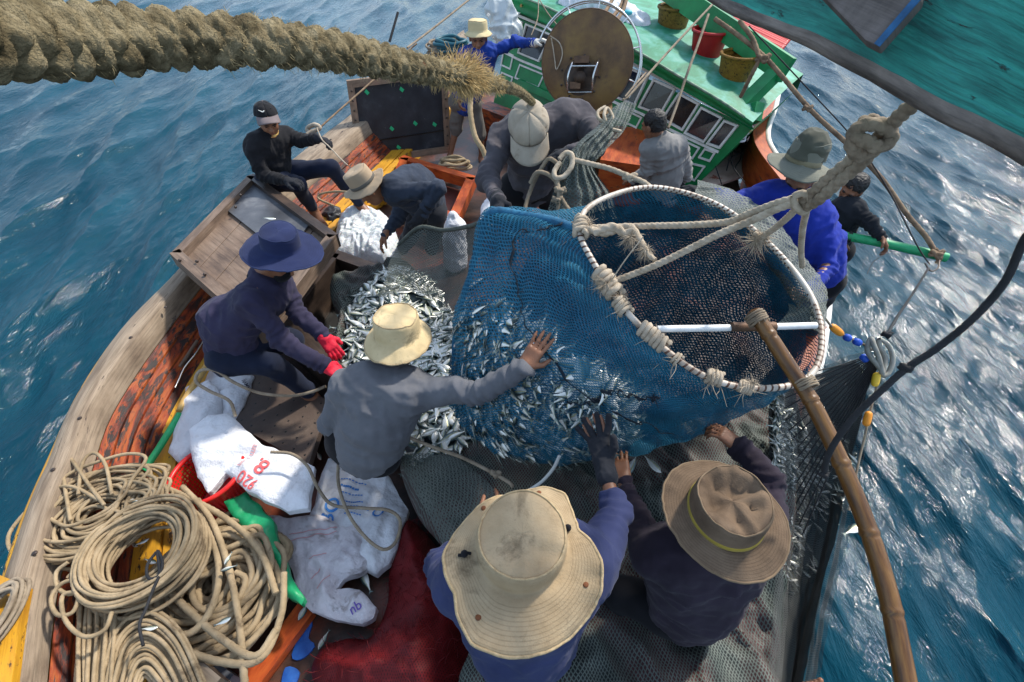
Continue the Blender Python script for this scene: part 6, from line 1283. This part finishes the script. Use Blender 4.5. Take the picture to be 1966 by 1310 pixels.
rope('deck_rope', [(640, 395, 4.3), (612, 382, 4.4), (618, 372, 4.4), (650, 368, 4.35), (690, 372, 4.2)], .010, ROPE_T, 'short tan rope on the red boards below the seated man')
# ------------------------------------------------------------------ coils
def coil(mb, c, rx, ry, r, n_, z0, z1, jit=.05, rot=0, spread=.3, lobes=3, nt_=9, band=(.62, 1.0), seedp=0, cj=.03):
    """one long rope laid in n_ uneven turns"""
    q = []; c = vec(c); a0 = rnd.random() * 6
    ph = 0; off = [rnd.gauss(0, cj), rnd.gauss(0, cj)]
    for i in range(n_ * 12):
        k = i // 12
        if i % 12 == 0: sc = rnd.uniform(*band); no = [rnd.gauss(0, cj), rnd.gauss(0, cj)]; zz = lerp(z0, z1, (k + rnd.random()) / n_)
        f = (i % 12) / 12; o = [lerp(off[j], no[j], f) for j in (0, 1)]
        if f > .9: off = no
        th = a0 + i / 12 * 6.283; R_ = sc * (1 + .05 * math.sin(2 * th + k) + rnd.gauss(0, jit * .25))
        x, y = rx * R_ * math.cos(th) + o[0], ry * R_ * math.sin(th) + o[1]; q.append([c[0] + x * math.cos(rot) - y * math.sin(rot), c[1] + x * math.sin(rot) + y * math.cos(rot), zz + .35 * r * math.sin(th * 3 + k)])
    mb.tube(q, r, nt_, lobes=lobes, amp=.22, ds=r * 1.1)
cA = Z(272, 1060, .58); mb = MB(); coil(mb, cA, .272, .265, .0088, 34, .50, .64, .04, 0, band=(.60, 1.0), cj=.013)
ca = mb.build('rope_coil', ROPE_T, label='neat coil of thin tan rope lying on top of the rope heap at lower left', cat='rope coil')
cB = Z(188, 985, .55); mb = MB(); coil(mb, cB, .27, .22, .0088, 60, .46, .60, .1, .55, band=(.35, 1.05), cj=.045)
for l_ in ([(135, 1000), (120, 905), (118, 868), (135, 880), (170, 930), (200, 970)], [(150, 950), (158, 890), (180, 870), (202, 892), (215, 950)], [(75, 948), (100, 938), (140, 935), (190, 960)], [(130, 1080), (108, 1100), (112, 1130), (140, 1140), (170, 1110), (150, 1090), (130, 1110)], [(160, 1110), (120, 1120), (98, 1150), (110, 1180), (140, 1175), (150, 1140), (120, 1145), (125, 1190), (160, 1222), (200, 1210), (215, 1175)]):
    mb.tube([Z(u, v, .60 + .02 * rnd.random()) for u, v in l_], .0088, 9, lobes=3)
mb.build('rope_coil', ROPE_T, label='loose loops of thin tan rope spilling over the red bulwark under the neat coil', cat='rope coil')
cC = Z(415, 1130, .30); mb = MB()
coil(mb, cC, .35, .31, .0155, 30, .20, .30, .1, 1.0, band=(.2, 1.0), cj=.04, nt_=9); coil(mb, cC + Vector((-.02, .03, 0)), .335, .28, .0155, 28, .28, .38, .1, 1.0, band=(.25, 1.0), cj=.06, nt_=9); coil(mb, cC + Vector((.02, -.05, 0)), .31, .27, .015, 18, .37, .44, .12, .4, band=(.3, 1.05), cj=.06, nt_=9)
for l_ in ([(350, 935), (400, 990), (430, 1060), (450, 1140), (462, 1220), (470, 1320)], [(380, 960), (410, 1040), (420, 1110), (400, 1180), (350, 1220), (290, 1180)], [(330, 1140), (370, 1180), (430, 1230), (490, 1260), (530, 1210)], [(300, 930), (370, 960), (440, 1000), (500, 1060), (530, 1140)], [(270, 1180), (330, 1235), (420, 1270), (500, 1265), (540, 1180), (545, 1100)]):
    mb.tube([Z(u, v, .47 + .02 * rnd.random()) for u, v in l_], .0155, 11, lobes=3)
mb.build('rope_coil', ROPE_T, label='heap of thick tan rope in tangled turns beside the green sheet', cat='rope coil')
mb = MB()                                                             # flaked cord mat at the very bottom
for k in range(17):
    mb.tube([Z(u, v, .50 + .02 * math.sin(k * 1.7)) for u, v in ((146 + k * 4.0, 1420), (146 + k * 4.2, 1310), (148 + k * 4.4 + rnd.gauss(0, 2), 1230), (150 + k * 4.6, 1150))], .0085, 9, lobes=3)
for k in range(17):
    w, h_ = 100 - k * 5.4, 158 - k * 8.2
    mb.tube([Z(u, v, .50 + .02 * math.sin(k * 2.3)) for u, v in ((285 - w * .95 - 18, 1420), (285 - w * .92 - 8, 1330), (280 - w * .6, 1325 - h_ * .75), (280, 1325 - h_), (280 + w * .65, 1325 - h_ * .72), (290 + w * 1.1, 1330), (300 + w * 1.35, 1420))], .0085, 9, lobes=3)
mb.build('flaked_cord', ROPE_T, label='mat of tan cord laid in parallel bends at the bottom left edge', cat='cord')
mb = MB(); coil(mb, Z(-8, 1195, .66), .075, .16, .0088, 8, .66, .72, .05, 0, band=(.65, 1.0), cj=.01); mb.build('rope_coil', ROPE_G, label='small rope coil on the yellow bow rail at the left edge', cat='rope coil')
mb = MB(); mb.tube([Z(u, v, .64) for u, v in ((300, 1060), (283, 1085), (285, 1110), (305, 1105), (312, 1080), (302, 1058), (306, 1100), (295, 1130), (280, 1170), (268, 1200), (275, 1240))], .0065, 8, lobes=3); mb.build('looped_rope', ROPE_K, label='dark thin rope looped in the middle of the thin rope coil', cat='rope')
mb = MB(); coil(mb, Z(880, 316, .28), .20, .10, .017, 5, .24, .36, .1, 0, band=(.6, 1.05), cj=.04); mb.build('rope_coil', ROPE_T, label='tan rope coil on deck at the feet of the man in blue', cat='rope coil')
mb = MB(); coil(mb, P(858, 95, 6.3), .26, .20, .016, 7, P(858, 95, 6.3).z - .08, P(858, 95, 6.3).z + .08, .1, 0, band=(.7, 1.05), cj=.03); mb.build('rope_coil', ROPE_G, label='rope coil on the rail behind the man in bright blue', cat='rope coil')
mb = MB(); coil(mb, P(868, 92, 6.15), .20, .17, .022, 4, P(868, 92, 6.15).z - .03, P(868, 92, 6.15).z + .1, .1, 0, band=(.8, 1.0), cj=.02, lobes=0); mb.build('hose_coil', mat('teal_hose', [(.5, (.01, .09, .12))], rough=.5), label='teal hose coil beside the shoulder of the man in bright blue', cat='hose')
mb = MB(); coil(mb, P(1418, 258, 5.2), .10, .08, .012, 6, P(1418, 258, 5.2).z - .06, P(1418, 258, 5.2).z + .08, .1, 0, lobes=0, cj=.01); mb.build('cord_coil', mat('blue_white_cord', [(.3, (.2, .25, .33)), (.7, (.5, .52, .55))], scale=20), label='pale blue cord coil under the wheelhouse eave corner', cat='cord')
mb = MB()
for _ in range(9):
    a = (1390 + rnd.uniform(-25, 30), 280 + rnd.uniform(-40, 20)); mb.tube([Z(a[0] + rnd.gauss(0, 6), a[1] + k * 22, .3 + .05 * rnd.random()) + Vector((rnd.gauss(0, .03), 0, rnd.uniform(0, .12))) for k in range(4)], .006, 6)
mb.build('tangled_line', ROPE_K, label='tangle of dark lines on the pink side deck by the wheelhouse', cat='line')
rope('sack_rope', [(625, 742, 3.0), (600, 752, 3.02), (560, 760, 3.0), (500, 755, 2.95), (450, 735, 2.92), (415, 712, 2.9), (385, 712, 2.9), (376, 732, 2.86), (400, 750, 2.84), (440, 770, 2.84), (452, 800, 2.84)], .0095, ROPE_G, 'grey brown rope looping over the upper white sacks')
rope('sack_rope', [(520, 868, 2.66), (560, 872, 2.66), (590, 895, 2.64), (612, 940, 2.6), (640, 970, 2.56), (700, 976, 2.52), (745, 980, 2.5), (768, 1000, 2.48), (760, 1040, 2.44), (735, 1055, 2.42), (700, 1030, 2.44), (668, 985, 2.5), (650, 930, 2.56), (650, 880, 2.62)], .0085, ROPE_G, 'grey brown rope winding across the blue lettered sack')
rope('heap_rope', [(780, 838, 2.42), (830, 858, 2.40), (890, 880, 2.36), (940, 905, 2.32), (975, 925, 2.26), (985, 935, 2.24)], .0085, ROPE_G, 'rope with a frayed knot lying from the fish heap to the beige hat', extra=lambda mb: knot(mb, P(952, 910, 2.3), .009, .018))
MB().tube([P(1010, 945, 2.2), P(1040, 925, 2.18), P(1062, 900, 2.14), P(1074, 876, 2.1)], .0075, 8).build('white_tube', mat('white_plastic', [(.5, (.62, .62, .58))], rough=.4), label='thin curved white tube sticking up between the beige hat and the gloved hand', cat='tube')
# ================================================================== SACKS, BASKETS, ICE, DRUM
SACK = mat('white_woven_plastic', [(.3, (.54, .54, .56)), (.6, (.68, .68, .70))], scale=4, rough=.5, bump=.75, bscale=26, coord='Object', bdist=.016, dist=.6, spec=.35, wear=(.50, .47, .45), wscale=5, wpos=.62, wsharp=.15)
DIRTY = mat('soiled_woven_plastic', [(.28, (.38, .34, .36)), (.5, (.60, .56, .58)), (.72, (.68, .65, .67))], scale=5, rough=.6, bump=.85, bscale=24, coord='Object', bdist=.018, detail=8, dist=.8, wear=(.33, .27, .24), wscale=6, wpos=.6, wsharp=.12)
REDI = mat('red_print', [(.3, (.62, .05, .06)), (.7, (.7, .16, .15))], scale=60, rough=.6, bump=0); BLUEI = mat('blue_print', [(.3, (.02, .17, .55)), (.7, (.08, .28, .62))], scale=60, rough=.6, bump=0); BLACKI = mat('black_print', [(.5, (.03, .03, .05))], rough=.6, bump=0); PALERED = mat('faded_red_print', [(.5, (.62, .30, .30))], rough=.7, bump=0); VIOI = mat('violet_print', [(.5, (.16, .10, .40))], rough=.7, bump=0)
def sack(pts, z, bulge, edge, seed, m, label, amp=.03, freq=7, name='white_sack', res=.012, stretch=(1, 1), rot=0, base=None, cat='sack', group=None, power=.6):
    zz = z if not callable(z) else .3
    d = Drape([Z(u, v, zz) for u, v in pts], base or zz - .04, bulge * .22, edge, amp * .5, freq, seed, res, power, stretch, rot, lift=.01, smooth=False); d.crisp = .06
    mb = MB(); d.add(mb); o = mb.build(name, m, label=label, cat=cat, group=group); return d, o
dA, oA = sack([(402, 705), (440, 692), (486, 720), (472, 762), (450, 800), (422, 838), (410, 790), (380, 742)], .30, .07, .06, 3, SACK, 'small white sack with tiny black print, under the navy hatted man', .03, 8)
text_on(dA, 'CAMWJ', Z(478, 738, .36), Z(462, 715, .36) - Z(478, 738, .36), .035, BLACKI, oA)
dB, oB = sack([(352, 740), (400, 722), (425, 762), (416, 828), (404, 852), (345, 884), (317, 866), (338, 805)], .34, .10, .08, 4, SACK, 'crumpled plain white sack on the yellow stringer above the red basket', .04, 6)
dC, oC = sack([(372, 838), (405, 812), (447, 803), (475, 832), (510, 862), (560, 885), (608, 905), (604, 955), (598, 988), (560, 992), (500, 962), (442, 920), (415, 955), (388, 930), (378, 885)], .40, .13, .12, 5, SACK, 'big white sack with red print draped over the red basket', .035, 6, base=lambda x, y: np.full(np.shape(x), .45))
text_on(dC, '920', Z(496, 922, .5), Z(452, 894, .5) - Z(496, 922, .5), .085, REDI, oC); text_on(dC, '8.', Z(520, 888, .5), Z(492, 870, .5) - Z(520, 888, .5), .12, REDI, oC); text_on(dC, 'um / un', Z(486, 850, .5), Z(464, 882, .5) - Z(486, 850, .5), .05, PALERED, oC)
dD, oD = sack([(512, 985), (560, 990), (632, 982), (690, 1000), (705, 1040), (712, 1085), (690, 1098), (656, 1112), (640, 1128), (690, 1130), (722, 1165), (715, 1184), (690, 1198), (640, 1192), (592, 1172), (562, 1115), (540, 1050)], .22, .10, .09, 6, DIRTY, 'soiled greyish white sack with faded red lines, lying below the others', .045, 7, name='dirty_sack', stretch=(1.8, .8), rot=1.1)
for k, (a, b) in enumerate((((545, 1012), (640, 1000)), ((548, 1024), (640, 1008)), ((585, 1062), (620, 1052)), ((588, 1100), (605, 1080)), ((600, 1120), (625, 1092)))):
    A, B = Z(*a, .32), Z(*b, .32); n_ = 14; q = [dD.at(*(lerp(A, B, i / n_)[:2])) + Vector((0, 0, .008)) for i in range(n_ + 1)]; MB().tube(q, .0022, 4).build('printed_line', PALERED, oD)
text_on(dD, 'nb', Z(668, 1172, .3), Z(700, 1150, .3) - Z(668, 1172, .3), .06, VIOI, oD)
dE, oE = sack([(628, 878), (655, 868), (700, 905), (742, 905), (782, 975), (770, 1010), (762, 1055), (748, 1082), (722, 1102), (692, 1092), (648, 1070), (622, 1020), (596, 985), (608, 930)], .20, .08, .08, 7, SACK, 'crumpled white sack with blue lettering, by the red net', .045, 8, stretch=(1.2, 1))
text_on(dE, 'Ogen', Z(622, 945, .3), Z(612, 990, .3) - Z(622, 945, .3), .11, BLUEI, oE)
for k in range(6):
    A, B = Z(648 + k * 2, 905 + k * 15, .28), Z(700 + k * 3 - (k % 2) * 14, 918 + k * 13, .28); n_ = 16
    mb = MB()
    for j in range(9 - k % 3):
        a, b = lerp(A, B, j / 9), lerp(A, B, (j + .62) / 9); q = [dE.at(*(lerp(a, b, i / 3)[:2])) + Vector((0, 0, .006)) for i in range(4)]; mb.tube(q, .0035 + .003 * (k % 3 == 1), 4)
    mb.build('printed_lettering', BLUEI, oE)
text_on(dE, 'O', Z(722, 985, .3), Z(735, 965, .3) - Z(722, 985, .3), .09, BLUEI, oE)
dF, oF = sack([(800, 0)] and [(612, 790), (650, 790), (655, 850), (635, 880), (618, 830)], .2, .08, .05, 8, SACK, 'white sack corner poking out left of the man in grey', .03, 9)
dG, oG = sack([(560, 695), (520, 672), (495, 662), (520, 705), (560, 735), (585, 745)], .22, .03, .03, 9, SACK, 'white sheet scrap behind the legs of the navy hatted man', .03, 9, name='white_sheet', cat='sheet')
dH, oH = sack([(935, 375), (965, 362), (995, 372), (1000, 410), (970, 425), (920, 420), (922, 395)], .35, .12, .08, 10, SACK, 'crumpled white bag with pale blue print behind the left glove of the capped man', .04, 8, name='white_bag', cat='bag')
text_on(dH, 'ea ne', Z(955, 400, .45), Z(990, 392, .45) - Z(955, 400, .45), .07, BLUEI, oH)
s_ = SDF(); b0_, b1_ = Z(874, 505, .1), Z(872, 438, .42); s_.cone(b0_, b1_, .105, .10, .03); s_.cone(b1_, b1_ + Vector((0, .02, .1)), .09, .045, .04); v, q = s_.mesh(.010); v = v + vnormals(v, q) * (.012 * wrinkle(v, 9, 4))[:, None]
MB().add(v, q, v[:, :2]).build('upright_sack', SACK, label='full upright white sack standing behind the grey net panel', cat='sack')
d_, o_ = sack([(428, 962), (468, 938), (500, 968), (522, 1000), (532, 1055), (560, 1105), (580, 1150), (574, 1162), (545, 1130), (515, 1065), (480, 1025), (445, 990)], .40, .05, .05, 11, mat('green_tarp', [(.3, (.006, .16, .055)), (.6, (.012, .30, .115))], scale=6, rough=.4, bump=.3, bscale=90), 'crumpled green plastic sheet between the thick rope heap and the sacks', .035, 9, name='green_sheet', cat='sheet')
ICE = mat('crushed_ice', [(.3, (.48, .53, .55)), (.5, (.64, .66, .66)), (.75, (.74, .74, .72))], scale=22, rough=.4, bump=1.0, bscale=110, sss=.2, bdist=.01)
d_ = Drape([Z(u, v, .30) for u, v in [(640, 462), (650, 415), (690, 396), (735, 402), (760, 440), (765, 485), (738, 502), (690, 492), (640, 486)]], .2, .15, .14, .022, 16, 12, .010); mb = MB(); d_.add(mb)
mb.build('ice_heap', ICE, label='heap of white crushed ice beside the open fish hold', cat='ice', kind='stuff')
s_ = SDF(); c_ = Z(640, 418, .22); s_.ell(c_, (.10, .12, .10)); v, q = s_.mesh(.010); v = v + vnormals(v, q) * (.014 * wrinkle(v, 12, 6))[:, None]; MB().add(v, q).build('black_lump', BLACKBOARD, label='rough black lump beside the bare foot of the seated man', cat='weight')
# red basket
bc = Z(396, 908, .44); RB = mat('red_plastic', [(.4, (.55, .012, .010)), (.6, (.70, .022, .016))], scale=8, rough=.35, bump=.1)
bk_ = thing('red_basket', bc - Vector((0, 0, .25)), 'bright red plastic basket half covered by the red printed sack', 'basket')
ax = vec((-.10, .05, 1)); ax /= np.linalg.norm(ax); e1, e2 = frame(ax, (1, 0, 0))[1:]
def ring(r, h, n_=72): a = np.linspace(0, 6.2832, n_, endpoint=False); return vec(bc) + (e1 * np.cos(a)[:, None] + e2 * np.sin(a)[:, None]) * r + ax * h
MB().tube(list(ring(.198, 0)), .014, 10, closed=True, ds=.015).build('rim', RB, bk_)
g = np.stack([ring(.196 - .05 * k, -.25 * k, 73) * 0 + np.vstack([ring(.196 - .05 * k, -.25 * k), ring(.196 - .05 * k, -.25 * k)[:1]]) for k in np.linspace(0, 1, 12)], 0) if False else np.stack([np.vstack([ring(.196 - .05 * k, -.25 * k), ring(.196 - .05 * k, -.25 * k)[:1]]) for k in np.linspace(0, 1, 12)], 0)
RBN = bpy.data.materials.new('red_lattice'); RBN.use_nodes = True; nt = RBN.node_tree; b = nt.nodes['Principled BSDF']; b.inputs['Base Color'].default_value = (.62, .015, .012, 1); b.inputs['Roughness'].default_value = .35
sx = nt.nodes.new('ShaderNodeSeparateXYZ'); nt.links.new(coords(nt, 'UV', 1 / .021), sx.inputs[0])
f1 = [mathn(nt, 'LESS_THAN', mathn(nt, 'FRACT', sx.outputs[k]), .45) for k in ('X', 'Y')]; nt.links.new(mathn(nt, 'MAXIMUM', *f1), b.inputs['Alpha'])
MB().grid(g).build('lattice_wall', RBN, bk_)
MB().add(np.vstack([ring(.148, -.25), [vec(bc) - ax * .25]]), np.array([[i, (i + 1) % 72, 72] for i in range(72)])).build('base', RB, bk_)
mb = MB(); mb.tube([Z(278, 902, .30), Z(312, 850, .32), Z(345, 795, .34)], .021, 12, ds=.03); mb.build('green_pipe', mat('green_pipe_plastic', [(.3, (.012, .30, .09)), (.7, (.03, .42, .15))], scale=12, rough=.4, bump=.1), label='short green pipe on the yellow stringer left of the white sacks', cat='pipe')
mb = MB(); mb.tube([Z(265, 894, .32), Z(278, 902, .33), Z(290, 908, .32)], .008, 8); mb.build('pipe_peg', MATS['green_pipe_plastic'], label='thin green peg across the lower end of the green pipe', cat='peg')
mb = MB(); mb.tube([Z(390, 655, .33), Z(375, 680, .34), Z(355, 705, .34), Z(344, 728, .33), Z(336, 745, .32)], .006, 7); mb.build('bent_rod', METAL, label='thin bent steel rod on the yellow stringer', cat='rod')
mb = MB(); mb.tube([Z(378, 655, .33), Z(345, 705, .33)], .014, 8, ds=.03); mb.build('wooden_dowel', BROWNWOOD, label='short brown dowel lying along the yellow stringer', cat='dowel')
mb = MB(); mb.tube([Z(405, 690, .34), Z(360, 760, .34), Z(345, 790, .34)], .022, 10, ds=.03); mb.build('tan_bamboo', mat('pale_bamboo', [(.3, (.38, .22, .06)), (.7, (.55, .36, .12))], scale=8, rough=.45), label='pale bamboo length along the inner edge of the stringer', cat='pole')
# worn paint patch and litter on the deck
BP = mat('blue_paint_patch', [(.3, (.01, .06, .28)), (.7, (.02, .12, .42))], scale=20, rough=.5)
mb = MB()
for l_ in ([(585, 1180), (600, 1195), (592, 1225), (605, 1240), (580, 1265), (560, 1262), (572, 1225)], [(548, 1282), (575, 1290), (560, 1325), (540, 1330)]): Drape([Z(u, v, .06) for u, v in l_], .055, .004, .05, .003, 20, 3, .02, smooth=True, lift=.006).add(mb)
mb.build('paint_patch', BP, boat)
mb = MB(); mb.beam(Z(470, 1330, .1), Z(590, 1170, .1), .10, .06); mb.build('deck_batten', ORANGE, boat, smooth=False, bevel=.006)
mb = MB(); mb.beam(Z(300, 1205, .16), Z(455, 1318, .16), .06, .2); mb.build('deck_divider', mat('blue_grey_wood', [(.3, (.03, .045, .07)), (.6, (.10, .10, .11)), (.8, (.22, .15, .1))], scale=4, rough=.6, grain=.6, coord='UV'), boat, smooth=False, bevel=.006)
# rusty line drum with its chrome guard hoops
dr = thing('line_drum', P(1130, 205, 5.3), 'rusty brown line drum with chrome guard hoops in front of the wheelhouse', 'drum')
dc = P(1127, 120, 4.75); nv_ = vec((-.16, -.93, .33)); nv_ /= np.linalg.norm(nv_); e1, e2 = frame(nv_, (1, 0, 0))[1:]
DISC = mat('rusty_disc', [(.28, (.055, .030, .017)), (.45, (.135, .072, .028)), (.6, (.20, .115, .035)), (.75, (.13, .07, .034))], scale=3, rough=.6, metal=.0, bump=.5, bscale=130, bdist=.004, wear=(.05, .034, .028), wscale=4, wpos=.6, wsharp=.15, detail=9)
def circ(r, h, n_=64, c=dc, a0=0, a1=6.28318): a = np.linspace(a0, a1, n_); return vec(c) + (e1 * np.cos(a)[:, None] + e2 * np.sin(a)[:, None]) * r + nv_ * h
RD = .43
def disc(h, r, t_=.02):
    return MB().grid(np.stack([circ(0.001, h + t_), circ(r * .5, h + t_), circ(r, h + t_), circ(r + .004, h + t_ * .5), circ(r, h), circ(.05, h)], 0))
disc(0, RD).build('front_disc', DISC, dr); disc(-.26, RD).build('rear_disc', DISC, dr)
MB().grid(np.stack([circ(.30, -.25), circ(.32, -.2), circ(.32, -.06), circ(.30, 0)], 0)).build('line_winding', mat('wound_line', [(.3, (.08, .07, .06)), (.7, (.2, .18, .15))], scale=30, rough=.9), dr)
MB().tube(list(circ(RD + .005, .012)[:-1]), .008, 6, closed=True, ds=.04).build('disc_edge', RUST, dr)
for h, a0, a1, r in ((-.02, -.5, 2.75, RD + .075), (-.10, -.4, 2.6, RD + .085), (-.34, -.6, 2.5, RD + .11)): MB().tube(list(circ(r, h, 40, a0=a0, a1=a1)), .0085, 8, ds=.03).build('guard_hoop', METAL, dr)
for a in (-.35, .25, .8, 1.4, 2.0, 2.5):
    q = lambda r, h: vec(dc) + (e1 * math.cos(a) + e2 * math.sin(a)) * r + nv_ * h
    MB().tube([q(RD + .01, .01), q(RD + .075, -.02)], .007, 6).build('hoop_spoke', METAL, dr); MB().tube([q(RD + .085, -.10), q(RD + .11, -.34)], .007, 6).build('hoop_spoke', METAL, dr)
D2 = lambda x, y, h: vec(dc) + e1 * x + e2 * y + nv_ * h
hub = MB(); 
hub.grid(np.stack([circ(.001, .11, 24, D2(-.06, -.13, 0)), circ(.05, .11, 24, D2(-.06, -.13, 0)), circ(.06, .02, 24, D2(-.06, -.13, 0)), circ(.16, .021, 24, D2(-.06, -.13, 0))], 0)); hub.build('hub', mat('greasy_hub', [(.3, (.02, .014, .011)), (.6, (.07, .042, .026)), (.8, (.11, .075, .045))], scale=14, rough=.5, metal=.3, bump=.5), dr)
mb = MB(); mb.box(D2(-.05, .02, .05), e1 * .07, e2 * .03, nv_ * .045); mb.box(D2(.10, -.06, .04), e1 * .02, e2 * .06, nv_ * .03); mb.box(D2(-.10, -.20, .06), e1 * .05, e2 * .03, nv_ * .04); mb.build('hub_block', RUST, dr, smooth=False, bevel=.006)
for k in range(9):
    a = k / 9 * 6.283; MB().ball(D2(-.06 + .19 * math.cos(a), -.13 + .19 * math.sin(a), .022), .012, n=5).build('hub_bolt', BOLT, dr)
MB().tube([D2(-.36, .22, .05), D2(-.27, .16, .04), D2(-.24, .06, .035), D2(-.29, -.06, .035), D2(-.31, .02, .04), D2(-.33, .12, .045), D2(-.35, .20, .06)], .006, 6).build('looped_string', ROPE_W, dr)
for dx in (-.17, .07):
    MB().tube([D2(dx, -.27, .02), D2(dx, -.24, .10), D2(dx, -.13, .15), D2(dx + .03, -.02, .12), D2(dx + .05, .03, .02)], .0085, 8).build('hub_guard', METAL, dr)
MB().tube([D2(-.145, -.04, .125), D2(.095, -.04, .125)], .009, 8).build('hub_guard', METAL, dr); MB().tube([D2(-.17, -.26, .07), D2(.07, -.26, .07)], .007, 8).build('hub_guard', METAL, dr)
mb = MB(); mb.beam(D2(-.2, -.42, -.13), Vector((dc.x - .15, dc.y + .35, .1)), .16, .16); mb.beam(D2(.2, -.40, -.13), Vector((dc.x + .25, dc.y + .35, .1)), .16, .16); mb.build('stand', DISC, dr, smooth=False, bevel=.01)
# things on the roof
def basket(c, r0, r1, h, m, label, rimm=None, tilt=(0, 0, 1), name='basket'):
    u, a, b_ = frame(tilt, (1, 0, 0)); th = np.linspace(0, 6.2832, 49); rr = lambda r, z: vec(c) + (a * np.cos(th)[:, None] + b_ * np.sin(th)[:, None]) * r + u * z
    t_ = thing(name, c, label, 'basket'); MB().grid(np.stack([rr(.001, 0)] + [rr(lerp(r0, r1, k), h * k) for k in np.linspace(0, 1, 14)] + [rr(r1 * .95, h * .98), rr(r0 * .9, .02)], 0)).build('basket_body', m, t_)
    MB().tube(list(rr(r1, h)[:-1]), .018, 8, closed=True, ds=.03).build('basket_rim', rimm or m, t_)
    return t_
def wov(name, c1, c2):
    m = mat(name, [(.3, c1), (.7, c2)], scale=30, rough=.6, bump=.9, bscale=60, weave=.012, bdist=.012, wear=tuple(x * .3 for x in c1), wscale=28, wpos=.55); return m
basket(P(1285, 76, 6.1), .15, .20, .34, wov('woven_gold', (.20, .11, .012), (.34, .20, .03)), 'woven golden basket on the wheelhouse roof, left of the red tub', name='woven_basket')
basket(P(1352, 116, 5.65), .15, .20, .30, mat('red_tub_plastic', [(.3, (.28, .006, .008)), (.7, (.42, .012, .012))], rough=.45), 'red tub on the wheelhouse roof under the green guard board', name='red_tub')
basket(P(1405, 160, 5.35), .15, .19, .28, wov('woven_orange', (.26, .12, .010), (.42, .22, .02)), 'amber basket on the wheelhouse roof beside the guard post', name='amber_basket')
def blob(pts, m, name, label, cat, f=8, amp=.025, h=.014, seed=3):
    s_ = SDF()
    for a, b_, ra, rb in pts: s_.cone(a, b_, ra, rb, .08)
    v, q = s_.mesh(h); v = v + vnormals(v, q) * (amp * wrinkle(v, f, seed))[:, None]; return MB().add(v, q, v[:, :2]).build(name, m, label=label, cat=cat)
rs = blob([(P(1095, 12, 6.3), P(1160, 25, 6.2), .16, .19), (P(1160, 25, 6.2), P(1222, 52, 6.0), .19, .15)], SACK, 'roof_sack', 'fat white sack with teal marks lying on the wheelhouse roof behind the drum', 'sack')
TE = mat('teal_print', [(.5, (.04, .36, .42))], rough=.6, bump=0)
for u, v, r in ((1222, 62, .07), (1200, 12, .06), (1140, 22, .03)):
    p = P(u, v, 6.0); o_ = vec((0, 0, CAMZ)) - vec(p); o_ /= np.linalg.norm(o_)
    hit = None; me = rs.data; co = np.array([list(x.co) for x in me.vertices]) + vec(rs.location); pr = np.array([pix(x) for x in co]); dd = np.hypot(pr[:, 0] - u, pr[:, 1] - v); near = co[dd < 14]; c_ = near[np.argmin(np.linalg.norm(near - [0, 0, CAMZ], axis=1))] if len(near) else vec(p)
    MB().ball(c_ , (r, r * .7, r * .5), n=8).build('printed_mark', TE, rs)
PLAS = bpy.data.materials.new('clear_plastic'); PLAS.use_nodes = True; b = PLAS.node_tree.nodes['Principled BSDF']; b.inputs['Base Color'].default_value = (.62, .66, .66, 1); b.inputs['Roughness'].default_value = .22; b.inputs['Alpha'].default_value = .72
blob([(P(952, 18, 6.2), P(965, 58, 6.3), .11, .10), (P(965, 58, 6.3), P(978, 82, 6.3), .10, .07), (P(968, 12, 6.2), P(985, 60, 6.3), .10, .08)], PLAS, 'plastic_bag', 'cloudy plastic bundle hung at the left corner of the wheelhouse', 'bag', 7, .035)
mb = MB()
for k in range(6): mb.beam(P(1000 + k * 7, 12 - k, 6.4), P(1018 + k * 8, -14, 6.7), .025, .025)
mb.build('slat_bundle', mat('straw_slats', [(.3, (.30, .18, .05)), (.7, (.5, .34, .12))], rough=.6), label='bundle of yellow wooden slats at the upper edge of the wheelhouse roof', cat='slats')
rt = [P(1425, 55, 6.4), P(1515, 86, 6.0), P(1505, 97, 5.95), P(1415, 72, 6.35)]
g = np.array([[list(lerp(lerp(P(1410, 20, 6.8), P(1520, 74, 6.3), s_), lerp(P(1405, 50, 6.4), P(1502, 96, 6.0), s_), t_)) for s_ in np.linspace(0, 1, 40)] for t_ in np.linspace(0, 1, 30)])
g = g + (np.sin(np.linspace(0, 1, 30)[:, None] * 50) * .012)[..., None] * np.array([0, 0, 1.])
MB().grid(g).build('red_tarp', mat('red_tarp_cloth', [(.3, (.40, .012, .015)), (.7, (.58, .03, .03))], scale=8, rough=.5), label='ribbed red tarp edge beyond the wheelhouse roof under the teal beam', cat='tarp', solid=.03)
